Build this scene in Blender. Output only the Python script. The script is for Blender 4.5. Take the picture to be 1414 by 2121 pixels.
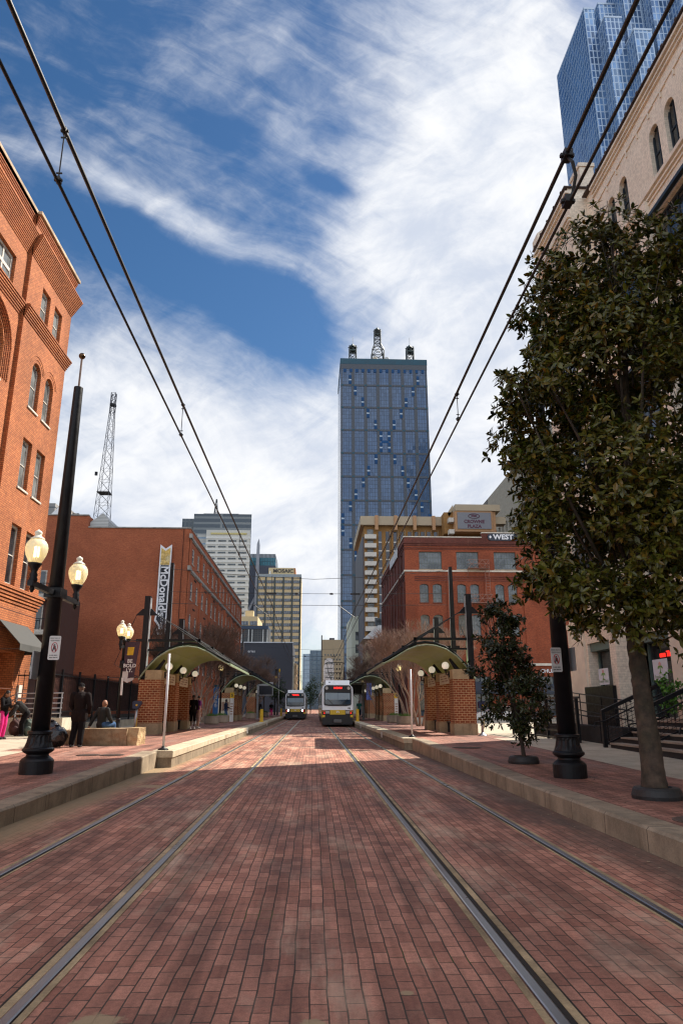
import bpy, bmesh, math, random
from mathutils import Vector, Matrix, Euler, noise as mnoise
R = math.radians
S = bpy.context.scene
COL = S.collection
for o in list(bpy.data.objects): bpy.data.objects.remove(o)
random.seed(7)

# ------------------------------------------------------------------ camera
cam_d = bpy.data.cameras.new("camera"); cam = bpy.data.objects.new("camera", cam_d); COL.objects.link(cam)
cam_d.sensor_fit = 'VERTICAL'; cam_d.sensor_height = 36.0; cam_d.lens = 36.0*1440.0/2121.0
cam_d.clip_start = .05; cam_d.clip_end = 9000
cam.location = (0, 0, 1.57); cam.rotation_euler = (R(90+15.69), 0, R(-2.259))
S.camera = cam

# cloud banks on the sky map: centre, half-sizes, turn, weight
CLOUDS = [(.22, .50, .31, .54, 0, 1.2), (.07, .40, .17, .16, 0, .4), (-.20, .05, .62, .27, -18.6, 1.1), (.25, .05, .45, .5, 0, 1.0), (-.02, -.12, .5, .2, 0, .5),
  (-.27, .43, .46, .042, -25, .42), (-.28, .49, .40, .12, -22, .17), (-.15, .66, .24, .09, 15, .26), (-.09, .56, .10, .16, -30, .14),
  (-.23, .345, .32, .075, -21, -.5), (-.09, .265, .14, .085, -30, -.6), (-.17, .53, .11, .09, -40, -.2), (-.012, .475, .075, .028, -20, -.45), (-.4, .62, .2, .12, 0, -.1)]

# ------------------------------------------------------------------ node helper
class G:
    def __init__(s, nt): s.nt = nt; s.L = nt.links
    def n(s, t, **k):
        x = s.nt.nodes.new('ShaderNode'+t)
        for a, b in k.items(): setattr(x, a, b)
        return x
    def put(s, sock, v):
        if isinstance(v, bpy.types.NodeSocket): s.L.new(v, sock)
        elif isinstance(v, (tuple, list)) and sock.type == 'RGBA': sock.default_value = (*v[:3], 1)
        else: sock.default_value = v
    def m(s, op, a, b=0., c=None, clamp=False):
        x = s.n('Math', operation=op, use_clamp=clamp); s.put(x.inputs[0], a); s.put(x.inputs[1], b)
        if c is not None: s.put(x.inputs[2], c)
        return x.outputs[0]
    def v(s, op, a, b=None, out=0):
        x = s.n('VectorMath', operation=op); s.put(x.inputs[0], a)
        if b is not None:
            if op == 'SCALE': s.put(x.inputs['Scale'], b)
            else: s.put(x.inputs[1], b)
        return x.outputs[out]
    def mix(s, f, a, b, blend='MIX', clamp=False):
        x = s.n('Mix', data_type='RGBA', blend_type=blend, clamp_result=clamp)
        s.put(x.inputs[0], f); s.put(x.inputs[6], a); s.put(x.inputs[7], b)
        return x.outputs[2]
    def ramp(s, v, a, b, lo=0., hi=1., smooth=True):
        x = s.n('MapRange', interpolation_type='SMOOTHSTEP' if smooth else 'LINEAR')
        s.put(x.inputs[0], v); s.put(x.inputs[1], a); s.put(x.inputs[2], b); s.put(x.inputs[3], lo); s.put(x.inputs[4], hi)
        return x.outputs[0]
    def noise(s, vec, scale, detail=4, rough=.55, dist=0., out=0):
        x = s.n('TexNoise'); s.put(x.inputs['Vector'], vec); x.inputs['Scale'].default_value = scale
        x.inputs['Detail'].default_value = detail; x.inputs['Roughness'].default_value = rough; x.inputs['Distortion'].default_value = dist
        return x.outputs[out]
    def comb(s, x, y, z=0.):
        c = s.n('CombineXYZ'); s.put(c.inputs[0], x); s.put(c.inputs[1], y); s.put(c.inputs[2], z); return c.outputs[0]
    def sep(s, v):
        c = s.n('SeparateXYZ'); s.put(c.inputs[0], v); return c.outputs
    def val(s, c, v):
        x = s.n('HueSaturation'); s.put(x.inputs['Color'], c); s.put(x.inputs['Value'], v); return x.outputs[0]

# ------------------------------------------------------------------ world: daylight sky with cirrus
SUN = Vector((math.cos(R(45))*math.cos(R(34)), math.cos(R(45))*math.sin(R(34)), math.sin(R(45))))
W = bpy.data.worlds.new("World"); S.world = W; W.use_nodes = True
nt = W.node_tree; nt.nodes.clear(); g = G(nt)
sky = g.n('TexSky', sky_type='NISHITA'); sky.sun_disc = False
sky.sun_elevation = R(45); sky.sun_rotation = math.atan2(SUN.x, SUN.y); sky.air_density = 1.0; sky.dust_density = .4; sky.ozone_density = 2.0
bg_sky = g.n('Background'); bg_sky.inputs[1].default_value = .066
hs = g.n('HueSaturation'); hs.inputs['Hue'].default_value = .5; hs.inputs['Saturation'].default_value = 1.26; hs.inputs['Value'].default_value = .82
nt.links.new(sky.outputs[0], hs.inputs['Color']); nt.links.new(hs.outputs[0], bg_sky.inputs[0])
d = g.n('TexCoord').outputs['Generated']
el, az = R(15.7), R(2.26)              # the sky map is a flat chart of the dome touching it down the street
FW = (math.sin(az)*math.cos(el), math.cos(az)*math.cos(el), math.sin(el)); RT = (math.cos(az), -math.sin(az), 0.)
UP = tuple(Vector(RT).cross(Vector(FW)))
dot = g.v('DOT_PRODUCT', d, FW, 1); dz = g.m('MAXIMUM', dot, .12)
p = g.m('DIVIDE', g.v('DOT_PRODUCT', d, RT, 1), dz); q = g.m('DIVIDE', g.v('DOT_PRODUCT', d, UP, 1), dz)
pq = g.comb(p, q)
w1 = g.noise(pq, 3.2, 4, .6, 0., 1)
pw = g.v('ADD', pq, g.v('SCALE', g.v('SUBTRACT', w1, (.5, .5, .5)), .085))
def mapped(vec, cx, cy, rx, ry, ang):
    x = g.n('Mapping', vector_type='TEXTURE'); g.put(x.inputs[0], vec)
    x.inputs['Location'].default_value = (cx, cy, 0); x.inputs['Rotation'].default_value = (0, 0, R(ang)); x.inputs['Scale'].default_value = (rx, ry, 1)
    return x.outputs[0]
def blob(cx, cy, rx, ry, ang, wt):
    ln = g.v('LENGTH', mapped(pw, cx, cy, rx, ry, ang), None, 1)
    return g.ramp(ln, 1.0, 0.0, 0., wt)
cov = .20
for b in CLOUDS:
    cov = g.m('ADD', cov, blob(*b))
# streaky cirrus grain along the wind, and soft billows
st = g.noise(mapped(pw, 0, 0, .6, .11, -23), 2.2, 7, .6, .6)
st2 = g.noise(mapped(pw, .3, .1, .42, .16, 24), 2.6, 6, .6, .5)
bil = g.noise(pw, 7.5, 8, .62, .25)
nz = g.m('ADD', g.m('ADD', g.m('MULTIPLY', st, .38), g.m('MULTIPLY', st2, .16)), g.m('MULTIPLY', bil, .46))
nz = g.m('ADD', nz, g.m('MULTIPLY', g.m('SUBTRACT', g.noise(mapped(pw, 0, 0, .8, .2, -30), 9, 6, .65, .8), .5), .17))
den = g.m('ADD', cov, g.m('MULTIPLY', g.m('SUBTRACT', nz, .5), 2.0))
den = g.m('ADD', den, g.ramp(dot, .55, 0., 0., .5))
den = g.ramp(den, .06, 1.2)
lum = g.m('ADD', g.m('MULTIPLY', g.noise(pw, 5.0, 8, .65, .5), .6), g.m('MULTIPLY', st2, .4))
ccol = g.mix(g.ramp(lum, .36, .62), (.64, .70, .82), (.97, .98, 1.0))
bg_c = g.n('Background'); g.put(bg_c.inputs[0], ccol); g.put(bg_c.inputs[1], g.ramp(dot, .5, -.15, .52, 1.05))   # unseen clouds behind the camera, brightened to lift the shade
ms = g.n('MixShader'); g.put(ms.inputs[0], den); nt.links.new(bg_sky.outputs[0], ms.inputs[1]); nt.links.new(bg_c.outputs[0], ms.inputs[2])
wo = g.n('OutputWorld'); nt.links.new(ms.outputs[0], wo.inputs[0])

sun_d = bpy.data.lights.new("sun", 'SUN'); sun_d.energy = 4.6; sun_d.angle = R(.53); sun_d.color = (1, .93, .82)
sun = bpy.data.objects.new("sun", sun_d); COL.objects.link(sun); sun.location = (60, 40, 90)
sun.rotation_euler = SUN.to_track_quat('Z', 'Y').to_euler()

S.view_settings.view_transform = 'Standard'; S.view_settings.look = 'None'; S.view_settings.gamma = 1; S.view_settings.use_curve_mapping = False
S.view_settings.exposure = 1.0
S.render.engine = 'CYCLES'
try:
    S.cycles.filter_width = 1.25; S.cycles.use_denoising = True; S.cycles.denoiser = 'OPENIMAGEDENOISE'
    S.cycles.max_bounces = 6; S.cycles.diffuse_bounces = 3; S.cycles.glossy_bounces = 3; S.cycles.transparent_max_bounces = 8; S.cycles.transmission_bounces = 3
    S.cycles.caustics_reflective = False; S.cycles.caustics_refractive = False; S.cycles.sample_clamp_indirect = 6
except Exception: pass

# ------------------------------------------------------------------ materials
def newmat(name):
    m = bpy.data.materials.new(name); m.use_nodes = True; nt = m.node_tree
    return m, G(nt), nt.nodes['Principled BSDF']
def plain(name, col, rough=.6, metal=0., var=.18, scale=3., bump=0., bscale=40., spec=.5, emit=0., ecol=None, coat=0., tint=None):
    m, g, b = newmat(name); tc = g.n('TexCoord').outputs['Object']
    c = col
    if var:
        n = g.noise(tc, scale, 5, .6); c = g.val(col if not tint else g.mix(g.ramp(g.noise(tc, scale*.37, 4), .4, .65), col, tint), g.ramp(n, .25, .75, 1-var, 1+var))
        g.put(b.inputs['Roughness'], g.ramp(n, .3, .7, max(rough-.08, .02), min(rough+.08, 1)))
    else: b.inputs['Roughness'].default_value = rough
    g.put(b.inputs['Base Color'], c); b.inputs['Metallic'].default_value = metal; b.inputs['Specular IOR Level'].default_value = spec
    if coat: b.inputs['Coat Weight'].default_value = coat; b.inputs['Coat Roughness'].default_value = .1
    if bump:
        bn = g.n('Bump'); bn.inputs['Strength'].default_value = bump; bn.inputs['Distance'].default_value = .02
        g.put(bn.inputs['Height'], g.noise(tc, bscale, 6, .65)); g.put(b.inputs['Normal'], bn.outputs[0])
    if emit: g.put(b.inputs['Emission Color'], ecol or col); b.inputs['Emission Strength'].default_value = emit
    return m
def wall_uv(g):
    tc = g.n('TexCoord').outputs['Object']; x, y, z = g.sep(tc)
    ge = g.n('NewGeometry').outputs['True Normal']; nx, ny, nz = g.sep(ge)
    ax = g.m('GREATER_THAN', g.m('ABSOLUTE', nx), .6); ah = g.m('GREATER_THAN', g.m('ABSOLUTE', nz), .7)
    u = g.m('ADD', g.m('MULTIPLY', ax, y), g.m('MULTIPLY', g.m('SUBTRACT', 1., ax), x))
    v = g.m('ADD', g.m('MULTIPLY', ah, y), g.m('MULTIPLY', g.m('SUBTRACT', 1., ah), z))
    return tc, g.comb(u, v)
def brick(name, c1, c2, mort, bw=.21, bh=.085, ms=.011, rough=.85, stain=.25, bump=.5, sscale=.35, stcol=None):
    m, g, b = newmat(name); tc, uv = wall_uv(g)
    t = g.n('TexBrick'); g.put(t.inputs['Vector'], uv); g.put(t.inputs['Color1'], c1); g.put(t.inputs['Color2'], c2); g.put(t.inputs['Mortar'], mort)
    t.inputs['Scale'].default_value = 1; t.inputs['Mortar Size'].default_value = ms; t.inputs['Mortar Smooth'].default_value = .2; t.inputs['Bias'].default_value = -.1
    t.inputs['Brick Width'].default_value = bw; t.inputs['Row Height'].default_value = bh
    n = g.noise(tc, sscale, 6, .65); c = g.val(t.outputs[0], g.ramp(n, .3, .72, 1-stain, 1+stain*.8))
    n2 = g.noise(tc, 9, 3); c = g.val(c, g.ramp(n2, .3, .7, .88, 1.12))
    if stcol: c = g.mix(g.ramp(g.noise(g.v('MULTIPLY', tc, (1, 1, .25)), .9, 5, .7), .58, .8, 0, .55), c, stcol)
    g.put(b.inputs['Base Color'], c); b.inputs['Roughness'].default_value = rough; b.inputs['Specular IOR Level'].default_value = .3
    if bump:
        bn = g.n('Bump'); bn.inputs['Strength'].default_value = bump; bn.inputs['Distance'].default_value = .012; bn.invert = True
        g.put(bn.inputs['Height'], g.m('ADD', t.outputs['Fac'], g.m('MULTIPLY', n2, -.25))); g.put(b.inputs['Normal'], bn.outputs[0])
    return m
def panes(name, glass, line, pw, ph, lw=.08, rough=.12, metal=.0, var=.25, spec=.8, wob=.06, big=.02, glass2=None):
    """curtain-wall glass: a grid of panes, each set a hair out of true"""
    m, g, b = newmat(name); tc, uv = wall_uv(g)
    t = g.n('TexBrick'); t.offset = 0.; g.put(t.inputs['Vector'], uv); g.put(t.inputs['Color1'], (0, 0, 0)); g.put(t.inputs['Color2'], (1, 1, 1)); g.put(t.inputs['Mortar'], (0, 0, 0))
    t.inputs['Scale'].default_value = 1; t.inputs['Mortar Size'].default_value = lw; t.inputs['Mortar Smooth'].default_value = .1
    t.inputs['Brick Width'].default_value = pw; t.inputs['Row Height'].default_value = ph
    rnd = g.sep(t.outputs[0])[0]
    gl = g.val(glass if not glass2 else g.mix(g.ramp(g.noise(tc, big, 3, .6), .38, .62), glass, glass2), g.ramp(rnd, 0, 1, 1-var, 1+var, False))
    g.put(b.inputs['Base Color'], g.mix(t.outputs['Fac'], gl, line))
    g.put(b.inputs['Roughness'], g.m('ADD', g.m('MULTIPLY', t.outputs['Fac'], .5), rough)); b.inputs['Metallic'].default_value = metal; b.inputs['Specular IOR Level'].default_value = spec
    wn = g.n('TexWhiteNoise', noise_dimensions='3D')
    fl = g.n('VectorMath', operation='SNAP'); g.put(fl.inputs[0], g.v('ADD', uv, (.0, .0, .0))); fl.inputs[1].default_value = (pw, ph, 1); nt = g.nt
    g.put(wn.inputs[0], fl.outputs[0])
    nn = g.v('NORMALIZE', g.v('ADD', g.n('NewGeometry').outputs['Normal'], g.v('SCALE', g.v('SUBTRACT', wn.outputs['Color'], (.5, .5, .5)), wob)))
    g.put(b.inputs['Normal'], nn)
    return m
def glassmat(name, col=(.02, .025, .03), rough=.04, var=.5):
    m, g, b = newmat(name); tc = g.n('TexCoord').outputs['Object']
    n = g.noise(g.v('ADD', tc, g.v('SCALE', g.n('ObjectInfo').outputs['Location'], 1.7)), .8, 3)
    g.put(b.inputs['Base Color'], g.val(col, g.ramp(n, .35, .65, 1-var, 1+var))); b.inputs['Roughness'].default_value = rough; b.inputs['Specular IOR Level'].default_value = .8
    bn = g.n('Bump'); bn.inputs['Strength'].default_value = .06; g.put(bn.inputs['Height'], g.noise(tc, 1.3, 2)); g.put(b.inputs['Normal'], bn.outputs[0])
    return m
def emis(name, col, st):
    m, g, b = newmat(name); g.put(b.inputs['Base Color'], col); g.put(b.inputs['Emission Color'], col); b.inputs['Emission Strength'].default_value = st; return m

# ------------------------------------------------------------------ mesh helper
class MB:
    def __init__(s): s.v = []; s.f = []; s.mi = []; s.cur = 0
    def slot(s, i): s.cur = i; return s
    def add(s, vs, fs):
        k = len(s.v); s.v += [tuple(x) for x in vs]; s.f += [tuple(i+k for i in f) for f in fs]; s.mi += [s.cur]*len(fs); return s
    def box(s, x0, x1, y0, y1, z0, z1):
        x0, x1 = min(x0, x1), max(x0, x1); y0, y1 = min(y0, y1), max(y0, y1); z0, z1 = min(z0, z1), max(z0, z1)
        return s.add([(x0, y0, z0), (x1, y0, z0), (x1, y1, z0), (x0, y1, z0), (x0, y0, z1), (x1, y0, z1), (x1, y1, z1), (x0, y1, z1)],
              [(0, 3, 2, 1), (4, 5, 6, 7), (0, 1, 5, 4), (1, 2, 6, 5), (2, 3, 7, 6), (3, 0, 4, 7)])
    def quad(s, *p): return s.add(p, [tuple(range(len(p)))])
    def tube(s, pts, rad, n=8, caps=True):
        pts = [Vector(p) for p in pts]
        if not isinstance(rad, (list, tuple)): rad = [rad]*len(pts)
        rings = []; vs = []; fs = []
        t0 = (pts[1]-pts[0]).normalized(); a = t0.orthogonal().normalized()
        for i, p in enumerate(pts):
            t = ((pts[min(i+1, len(pts)-1)]-pts[max(i-1, 0)])).normalized()
            a = (a-t*a.dot(t)); a = a.normalized() if a.length > 1e-6 else t.orthogonal().normalized(); b = t.cross(a)
            for k in range(n):
                an = 2*math.pi*(k+.5)/n; vs.append(p+(a*math.cos(an)+b*math.sin(an))*rad[i])
        for i in range(len(pts)-1):
            for k in range(n): fs.append((i*n+k, i*n+(k+1) % n, (i+1)*n+(k+1) % n, (i+1)*n+k))
        if caps: fs += [tuple(reversed(range(n))), tuple(range((len(pts)-1)*n, len(pts)*n))]
        return s.add(vs, fs)
    def lathe(s, prof, c=(0, 0, 0), n=20, flute=0, fr=(0, 0), fd=.0):
        vs = []; fs = []
        for r, z in prof:
            for k in range(n):
                an = 2*math.pi*k/n; rr = r
                if flute and fr[0] <= z <= fr[1] and k % 2: rr -= fd
                vs.append((c[0]+rr*math.cos(an), c[1]+rr*math.sin(an), c[2]+z))
        for i in range(len(prof)-1):
            for k in range(n): fs.append((i*n+k, i*n+(k+1) % n, (i+1)*n+(k+1) % n, (i+1)*n+k))
        fs += [tuple(reversed(range(n))), tuple(range((len(prof)-1)*n, len(prof)*n))]
        return s.add(vs, fs)
    def prism(s, poly, d0, d1, axis='y'):
        """poly in the plane across the axis: x-> (y,z); y-> (x,z); z-> (x,y)"""
        def P(a, b, d): return (d, a, b) if axis == 'x' else (a, d, b) if axis == 'y' else (a, b, d)
        n = len(poly); vs = [P(a, b, d0) for a, b in poly]+[P(a, b, d1) for a, b in poly]
        ar = sum(poly[i][0]*poly[(i+1) % n][1]-poly[(i+1) % n][0]*poly[i][1] for i in range(n))
        flip = (ar > 0) ^ (axis == 'y') ^ (d1 < d0)
        fs = [tuple(range(n)), tuple(reversed(range(n, 2*n)))]+[(i, n+i, n+(i+1) % n, (i+1) % n) for i in range(n)]
        if flip: fs = [tuple(reversed(f)) for f in fs]
        return s.add(vs, fs)
    def ball(s, c, r, n=12, m=8, sq=(1, 1, 1)):
        pr = [(max(math.sin(math.pi*i/m), 1e-3)*r, -math.cos(math.pi*i/m)*r) for i in range(m+1)]
        k = len(s.v); s.lathe(pr, (0, 0, 0), n)
        for i in range(k, len(s.v)): v = s.v[i]; s.v[i] = (v[0]*sq[0]+c[0], v[1]*sq[1]+c[1], v[2]*sq[2]+c[2])
        return s
    def mesh(s, name, mats, smooth=False, off=(0, 0, 0)):
        me = bpy.data.meshes.new(name)
        me.from_pydata([(a-off[0], b-off[1], c-off[2]) for a, b, c in s.v], [], s.f)
        mats = mats if isinstance(mats, (list, tuple)) else [mats]
        for m in mats: me.materials.append(m)
        if len(mats) > 1: me.polygons.foreach_set('material_index', s.mi)
        if smooth: me.polygons.foreach_set('use_smooth', [True]*len(s.f))
        me.update(); return me
    def build(s, name, mats, parent=None, smooth=False, loc=None):
        off = (0, 0, 0)
        if parent is not None: off = parent.get('_o', (0, 0, 0)) if loc is None else (0, 0, 0)
        elif loc is not None: off = loc
        o = link(name, s.mesh(name, mats, smooth, off), parent)
        if parent is None and loc is not None: o.location = loc; o['_o'] = loc
        elif parent is not None and '_o' in parent: o['_o'] = parent['_o']
        return o
def link(name, data, parent=None, loc=None, mtx=None):
    o = bpy.data.objects.new(name, data); COL.objects.link(o)
    if parent is not None: o.parent = parent
    if mtx is not None: o.matrix_local = mtx
    if loc is not None: o.location = loc
    return o
def tag(o, label=None, cat=None, group=None, kind=None):
    if label: o['label'] = label
    if cat: o['category'] = cat
    if group: o['group'] = group
    if kind: o['kind'] = kind
    return o
def thing(name, label, cat, loc=(0, 0, 0), rz=0., group=None):
    """an Empty at the thing's base; parts are written in world coordinates when it is not turned"""
    o = bpy.data.objects.new(name, None); COL.objects.link(o); o.empty_display_size = .2
    o.location = loc; o.rotation_euler = (0, 0, rz); o['_o'] = tuple(loc)
    return tag(o, label, cat, group)
def local(o): o['_o'] = (0., 0., 0.); return o
def struct(name, mb, m, smooth=False): return tag(mb.build(name, m, None, smooth), kind='structure')
def kids(o): return [c for c in bpy.data.objects if c.parent == o]
def dup(root, loc, rz=None, label=None):
    ch = {}
    for o in bpy.data.objects:
        if o.parent: ch.setdefault(o.parent.name, []).append(o)
    def cp(o, par):
        c = o.copy(); COL.objects.link(c)
        if par is not None: c.parent = par
        for k in ch.get(o.name, []): cp(k, c)
        return c
    r = cp(root, None); r.location = loc
    if rz is not None: r.rotation_euler = (0, 0, rz)
    if label: r['label'] = label
    return r
_tx = {}
def text_mesh(s, size, mat, bold=.0, ext=.01, sx=1., align='CENTER', spacing=1.):
    cu = bpy.data.curves.new('lettering', 'FONT'); cu.body = s; cu.size = size; cu.extrude = ext; cu.offset = bold; cu.align_x = align; cu.align_y = 'CENTER'
    cu.space_character = spacing; cu.resolution_u = 3
    o = bpy.data.objects.new('lettering', cu); COL.objects.link(o)
    bpy.context.view_layer.update(); dg = bpy.context.evaluated_depsgraph_get()
    me = bpy.data.meshes.new_from_object(o.evaluated_get(dg)); bpy.data.objects.remove(o); bpy.data.curves.remove(cu)
    for v in me.vertices: v.co.x *= sx
    me.materials.clear(); me.materials.append(mat); me.name = 'lettering'; return me
def text(s, size, mat, parent, pos, face='-y', **k):
    """writing on a wall facing -y, +y, +x or -x; 'down' reads downward on a wall facing -y"""
    name = k.pop('name', 'lettering')
    me = text_mesh(s, size, mat, **k); o0 = parent.get('_o', (0, 0, 0)); p = Vector(pos)-Vector(o0)
    X, Y = {'-y': ((1, 0, 0), (0, 0, 1)), '+y': ((-1, 0, 0), (0, 0, 1)), '+x': ((0, 1, 0), (0, 0, 1)), '-x': ((0, -1, 0), (0, 0, 1)), 'down': ((0, 0, -1), (1, 0, 0))}[face]
    X, Y = Vector(X), Vector(Y); Z = X.cross(Y)
    M = Matrix(((X.x, Y.x, Z.x, p.x), (X.y, Y.y, Z.y, p.y), (X.z, Y.z, Z.z, p.z), (0, 0, 0, 1)))
    return link(name, me, parent, mtx=M)
def stuff_split(name, mesh, locs, parent, cap=100, size=None):
    """repeats of one part: the first ones as parts, what is past the cap as one part"""
    o0 = Vector(parent.get('_o', (0, 0, 0)))
    out = []
    for l in locs[:cap]: out.append(link(name, mesh, parent, loc=Vector(l)-o0))
    if len(locs) > cap:
        mb = MB(); vs = [tuple(v.co) for v in mesh.vertices]; fs = [tuple(p.vertices) for p in mesh.polygons]
        for l in locs[cap:]:
            p = Vector(l)-o0; mb.add([(a+p.x, b+p.y, c+p.z) for a, b, c in vs], fs)
        o = link(name, mb.mesh(name, list(mesh.materials)), parent); o['kind'] = 'stuff'; out.append(o)
    return out

# ------------------------------------------------------------------ ground, road, track, pavements
def paver(name, c1, c2, mort, along='y', spots=(), bw=.205, bh=.102, dirt=None, dark=None, stain=.3, rough=.8, ms=.005, patch=None):
    m, g, b = newmat(name); tc = g.n('TexCoord').outputs['Object']; x, y, z = g.sep(tc)
    wob = g.noise(tc, 1.7, 2, .5, 0., 1); wx, wy, wz = g.sep(g.v('SCALE', g.v('SUBTRACT', wob, (.5, .5, .5)), .03))
    uv = g.comb(g.m('ADD', y if along == 'y' else x, wy), g.m('ADD', x if along == 'y' else y, wx))
    t = g.n('TexBrick'); g.put(t.inputs['Vector'], uv); g.put(t.inputs['Color1'], c1); g.put(t.inputs['Color2'], c2); g.put(t.inputs['Mortar'], mort)
    t.inputs['Scale'].default_value = 1; t.inputs['Mortar Size'].default_value = ms; t.inputs['Mortar Smooth'].default_value = .25; t.inputs['Bias'].default_value = 0
    t.inputs['Brick Width'].default_value = bw; t.inputs['Row Height'].default_value = bh
    n = g.noise(tc, .55, 6, .65); n2 = g.noise(tc, 26, 4, .7); n3 = g.noise(tc, 130, 2, .6)
    c = g.val(t.outputs[0], g.ramp(n, .3, .72, 1-stain, 1+stain)); c = g.val(c, g.ramp(n2, .25, .75, .82, 1.18)); c = g.val(c, g.ramp(n3, .3, .7, .85, 1.15))
    if patch:   # pale worn bricks and dust in long drifts, also standing in for sunlight
        c = g.mix(g.ramp(g.noise(g.v('MULTIPLY', tc, (1, .35, 1)), .9, 6, .7), .49, .68, 0, .6), c, patch)
    if dark: c = g.mix(g.ramp(g.noise(g.v('ADD', tc, (7, 3, 0)), .8, 5, .7), .55, .72, 0, .5), c, dark)
    # tyre and drip marks drawn out along the street
    c = g.val(c, g.ramp(g.noise(g.v('MULTIPLY', tc, (2.6, .16, 1)), 1.3, 5, .6), .36, .62, .64, 1.14))
    if dirt:    # drifted grit against the kerbs
        for x0, x1, col, am in dirt:
            f = g.ramp(g.m('ADD', x, g.m('MULTIPLY', g.m('SUBTRACT', g.noise(tc, 1.6, 6, .7), .5), .75)), x0, x1, 0, am); c = g.mix(f, c, col)
    for sx, sy, sr in spots:   # places where bricks are gone and sand shows
        dd = g.v('LENGTH', g.v('SUBTRACT', tc, (sx, sy, 0)), None, 1); c = g.mix(g.ramp(g.m('ADD', dd, g.m('MULTIPLY', g.noise(tc, 6, 5, .7), sr*1.2)), sr*1.25, sr*1.05, 0, .9), c, (.36, .26, .15))
    # moss in the odd joint, small dark specks
    c = g.mix(g.m('MULTIPLY', t.outputs['Fac'], g.ramp(g.noise(tc, 1.1, 4), .6, .68, 0, .8)), c, (.05, .075, .015))
    c = g.mix(g.ramp(g.noise(tc, 34, 3, .6), .70, .76, 0, .75), c, (.02, .017, .014))
    g.put(b.inputs['Base Color'], c); g.put(b.inputs['Roughness'], g.ramp(n, .3, .7, rough-.12, rough+.08)); b.inputs['Specular IOR Level'].default_value = .35
    bn = g.n('Bump'); bn.inputs['Strength'].default_value = .75; bn.inputs['Distance'].default_value = .012
    h = g.m('ADD', g.m('MULTIPLY', t.outputs['Fac'], -1.), g.m('MULTIPLY', n2, .35)); h = g.m('ADD', h, g.m('MULTIPLY', n3, .12))
    h = g.m('ADD', h, g.m('MULTIPLY', g.sep(t.outputs[0])[0], 1.2))
    g.put(bn.inputs['Height'], h); g.put(b.inputs['Normal'], bn.outputs[0])
    return m
def concrete(name, col, jw=0, axis='y', var=.2, stain=None, rough=.85):
    m, g, b = newmat(name); tc = g.n('TexCoord').outputs['Object']; x, y, z = g.sep(tc)
    n = g.noise(tc, 1.3, 7, .68); n2 = g.noise(tc, 45, 4, .7)
    c = g.val(g.val(col, g.ramp(n, .28, .72, 1-var*1.4, 1+var)), g.ramp(n2, .25, .75, .84, 1.16))
    if stain: c = g.mix(g.ramp(g.noise(g.v('MULTIPLY', tc, (2.2, 2.2, .35)), 1.1, 5, .7), .5, .75, 0, .75), c, stain)
    if jw:
        s = g.m('PINGPONG', (y if axis == 'y' else x), jw/2); c = g.mix(g.ramp(s, .004, .014, .75, 0), c, (.02, .016, .012))
    g.put(b.inputs['Base Color'], c); b.inputs['Roughness'].default_value = rough; b.inputs['Specular IOR Level'].default_value = .3
    bn = g.n('Bump'); bn.inputs['Strength'].default_value = .35; bn.inputs['Distance'].default_value = .01; g.put(bn.inputs['Height'], g.m('ADD', n2, n)); g.put(b.inputs['Normal'], bn.outputs[0])
    return m
M_road = paver('road_pavers', (.45, .205, .138), (.265, .108, .072), (.06, .042, .03), dirt=((-3.35, -3.95, (.30, .215, .115), .85), (3.0, 3.6, (.085, .062, .046), .7)),
               stain=.28, spots=((-1.12, 4.18, .24), (.02, 4.12, .16), (.55, 4.55, .07), (-3.3, 15.5, .5)), patch=(.55, .40, .28), dark=(.10, .045, .037))
M_walkb = paver('pavement_pavers', (.37, .175, .125), (.24, .104, .072), (.045, .03, .025), along='x', stain=.3, patch=(.3, .19, .15), dark=(.1, .045, .04))
M_kerb = concrete('kerb_stone', (.30, .235, .165), 1.2, stain=(.12, .09, .06), var=.25)
M_coping = concrete('platform_coping', (.52, .44, .31), 1.5, stain=(.3, .24, .16))
M_base = concrete('platform_wall', (.26, .205, .14), 1.5, stain=(.06, .045, .03))
M_conc = concrete('pale_concrete', (.45, .385, .29), 3.0, var=.12, stain=(.28, .23, .17))
M_concx = concrete('ramp_concrete', (.50, .45, .35), 0, var=.12)
M_asph = concrete('asphalt', (.06, .058, .055), 0)
M_grit = concrete('flangeway_grit', (.40, .29, .165), 0, var=.35, stain=(.2, .15, .09))
M_gap = plain('dark_gap', (.022, .016, .011), .95, var=.4, scale=4)
M_rail = plain('rail_steel', (.26, .255, .27), .34, .85, var=.10, scale=.5)
M_railside = plain('rusty_rail_side', (.07, .045, .03), .7, .4)
def zl(y): return .24+(.43-.24)*min(max((y-11)/9., 0), 1)
def zr(y): return .27+(.43-.27)*min(max((y-14)/12., 0), 1)

struct('ground', MB().quad((-2500, -300, -.06), (2500, -300, -.06), (2500, 4000, -.06), (-2500, 4000, -.06)), M_asph)
rd = MB(); [rd.quad((-4.24, a, 0), (3.86, a, 0), (3.86, b, 0), (-4.24, b, 0)) for a, b in zip([-14+6*k for k in range(24)], [-8+6*k for k in range(23)]+[620])]; struct('road', rd, M_road)
RX = [-3.02, -1.57, 1.30, 2.79]
CH = [-14+4*k for k in range(34)]+[130, 160, 220, 320, 620]
class Run(MB):
    def box(s, x0, x1, y0, y1, z0, z1):
        for a, b in zip(CH[:-1], CH[1:]): s.quad((x0, a, z1), (x1, a, z1), (x1, b, z1), (x0, b, z1)); s.quad((x0, a, z0), (x0, a, z1), (x0, b, z1), (x0, b, z0)); s.quad((x1, a, z1), (x1, a, z0), (x1, b, z0), (x1, b, z1))
        return s
bed = Run(); gap = Run()
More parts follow.
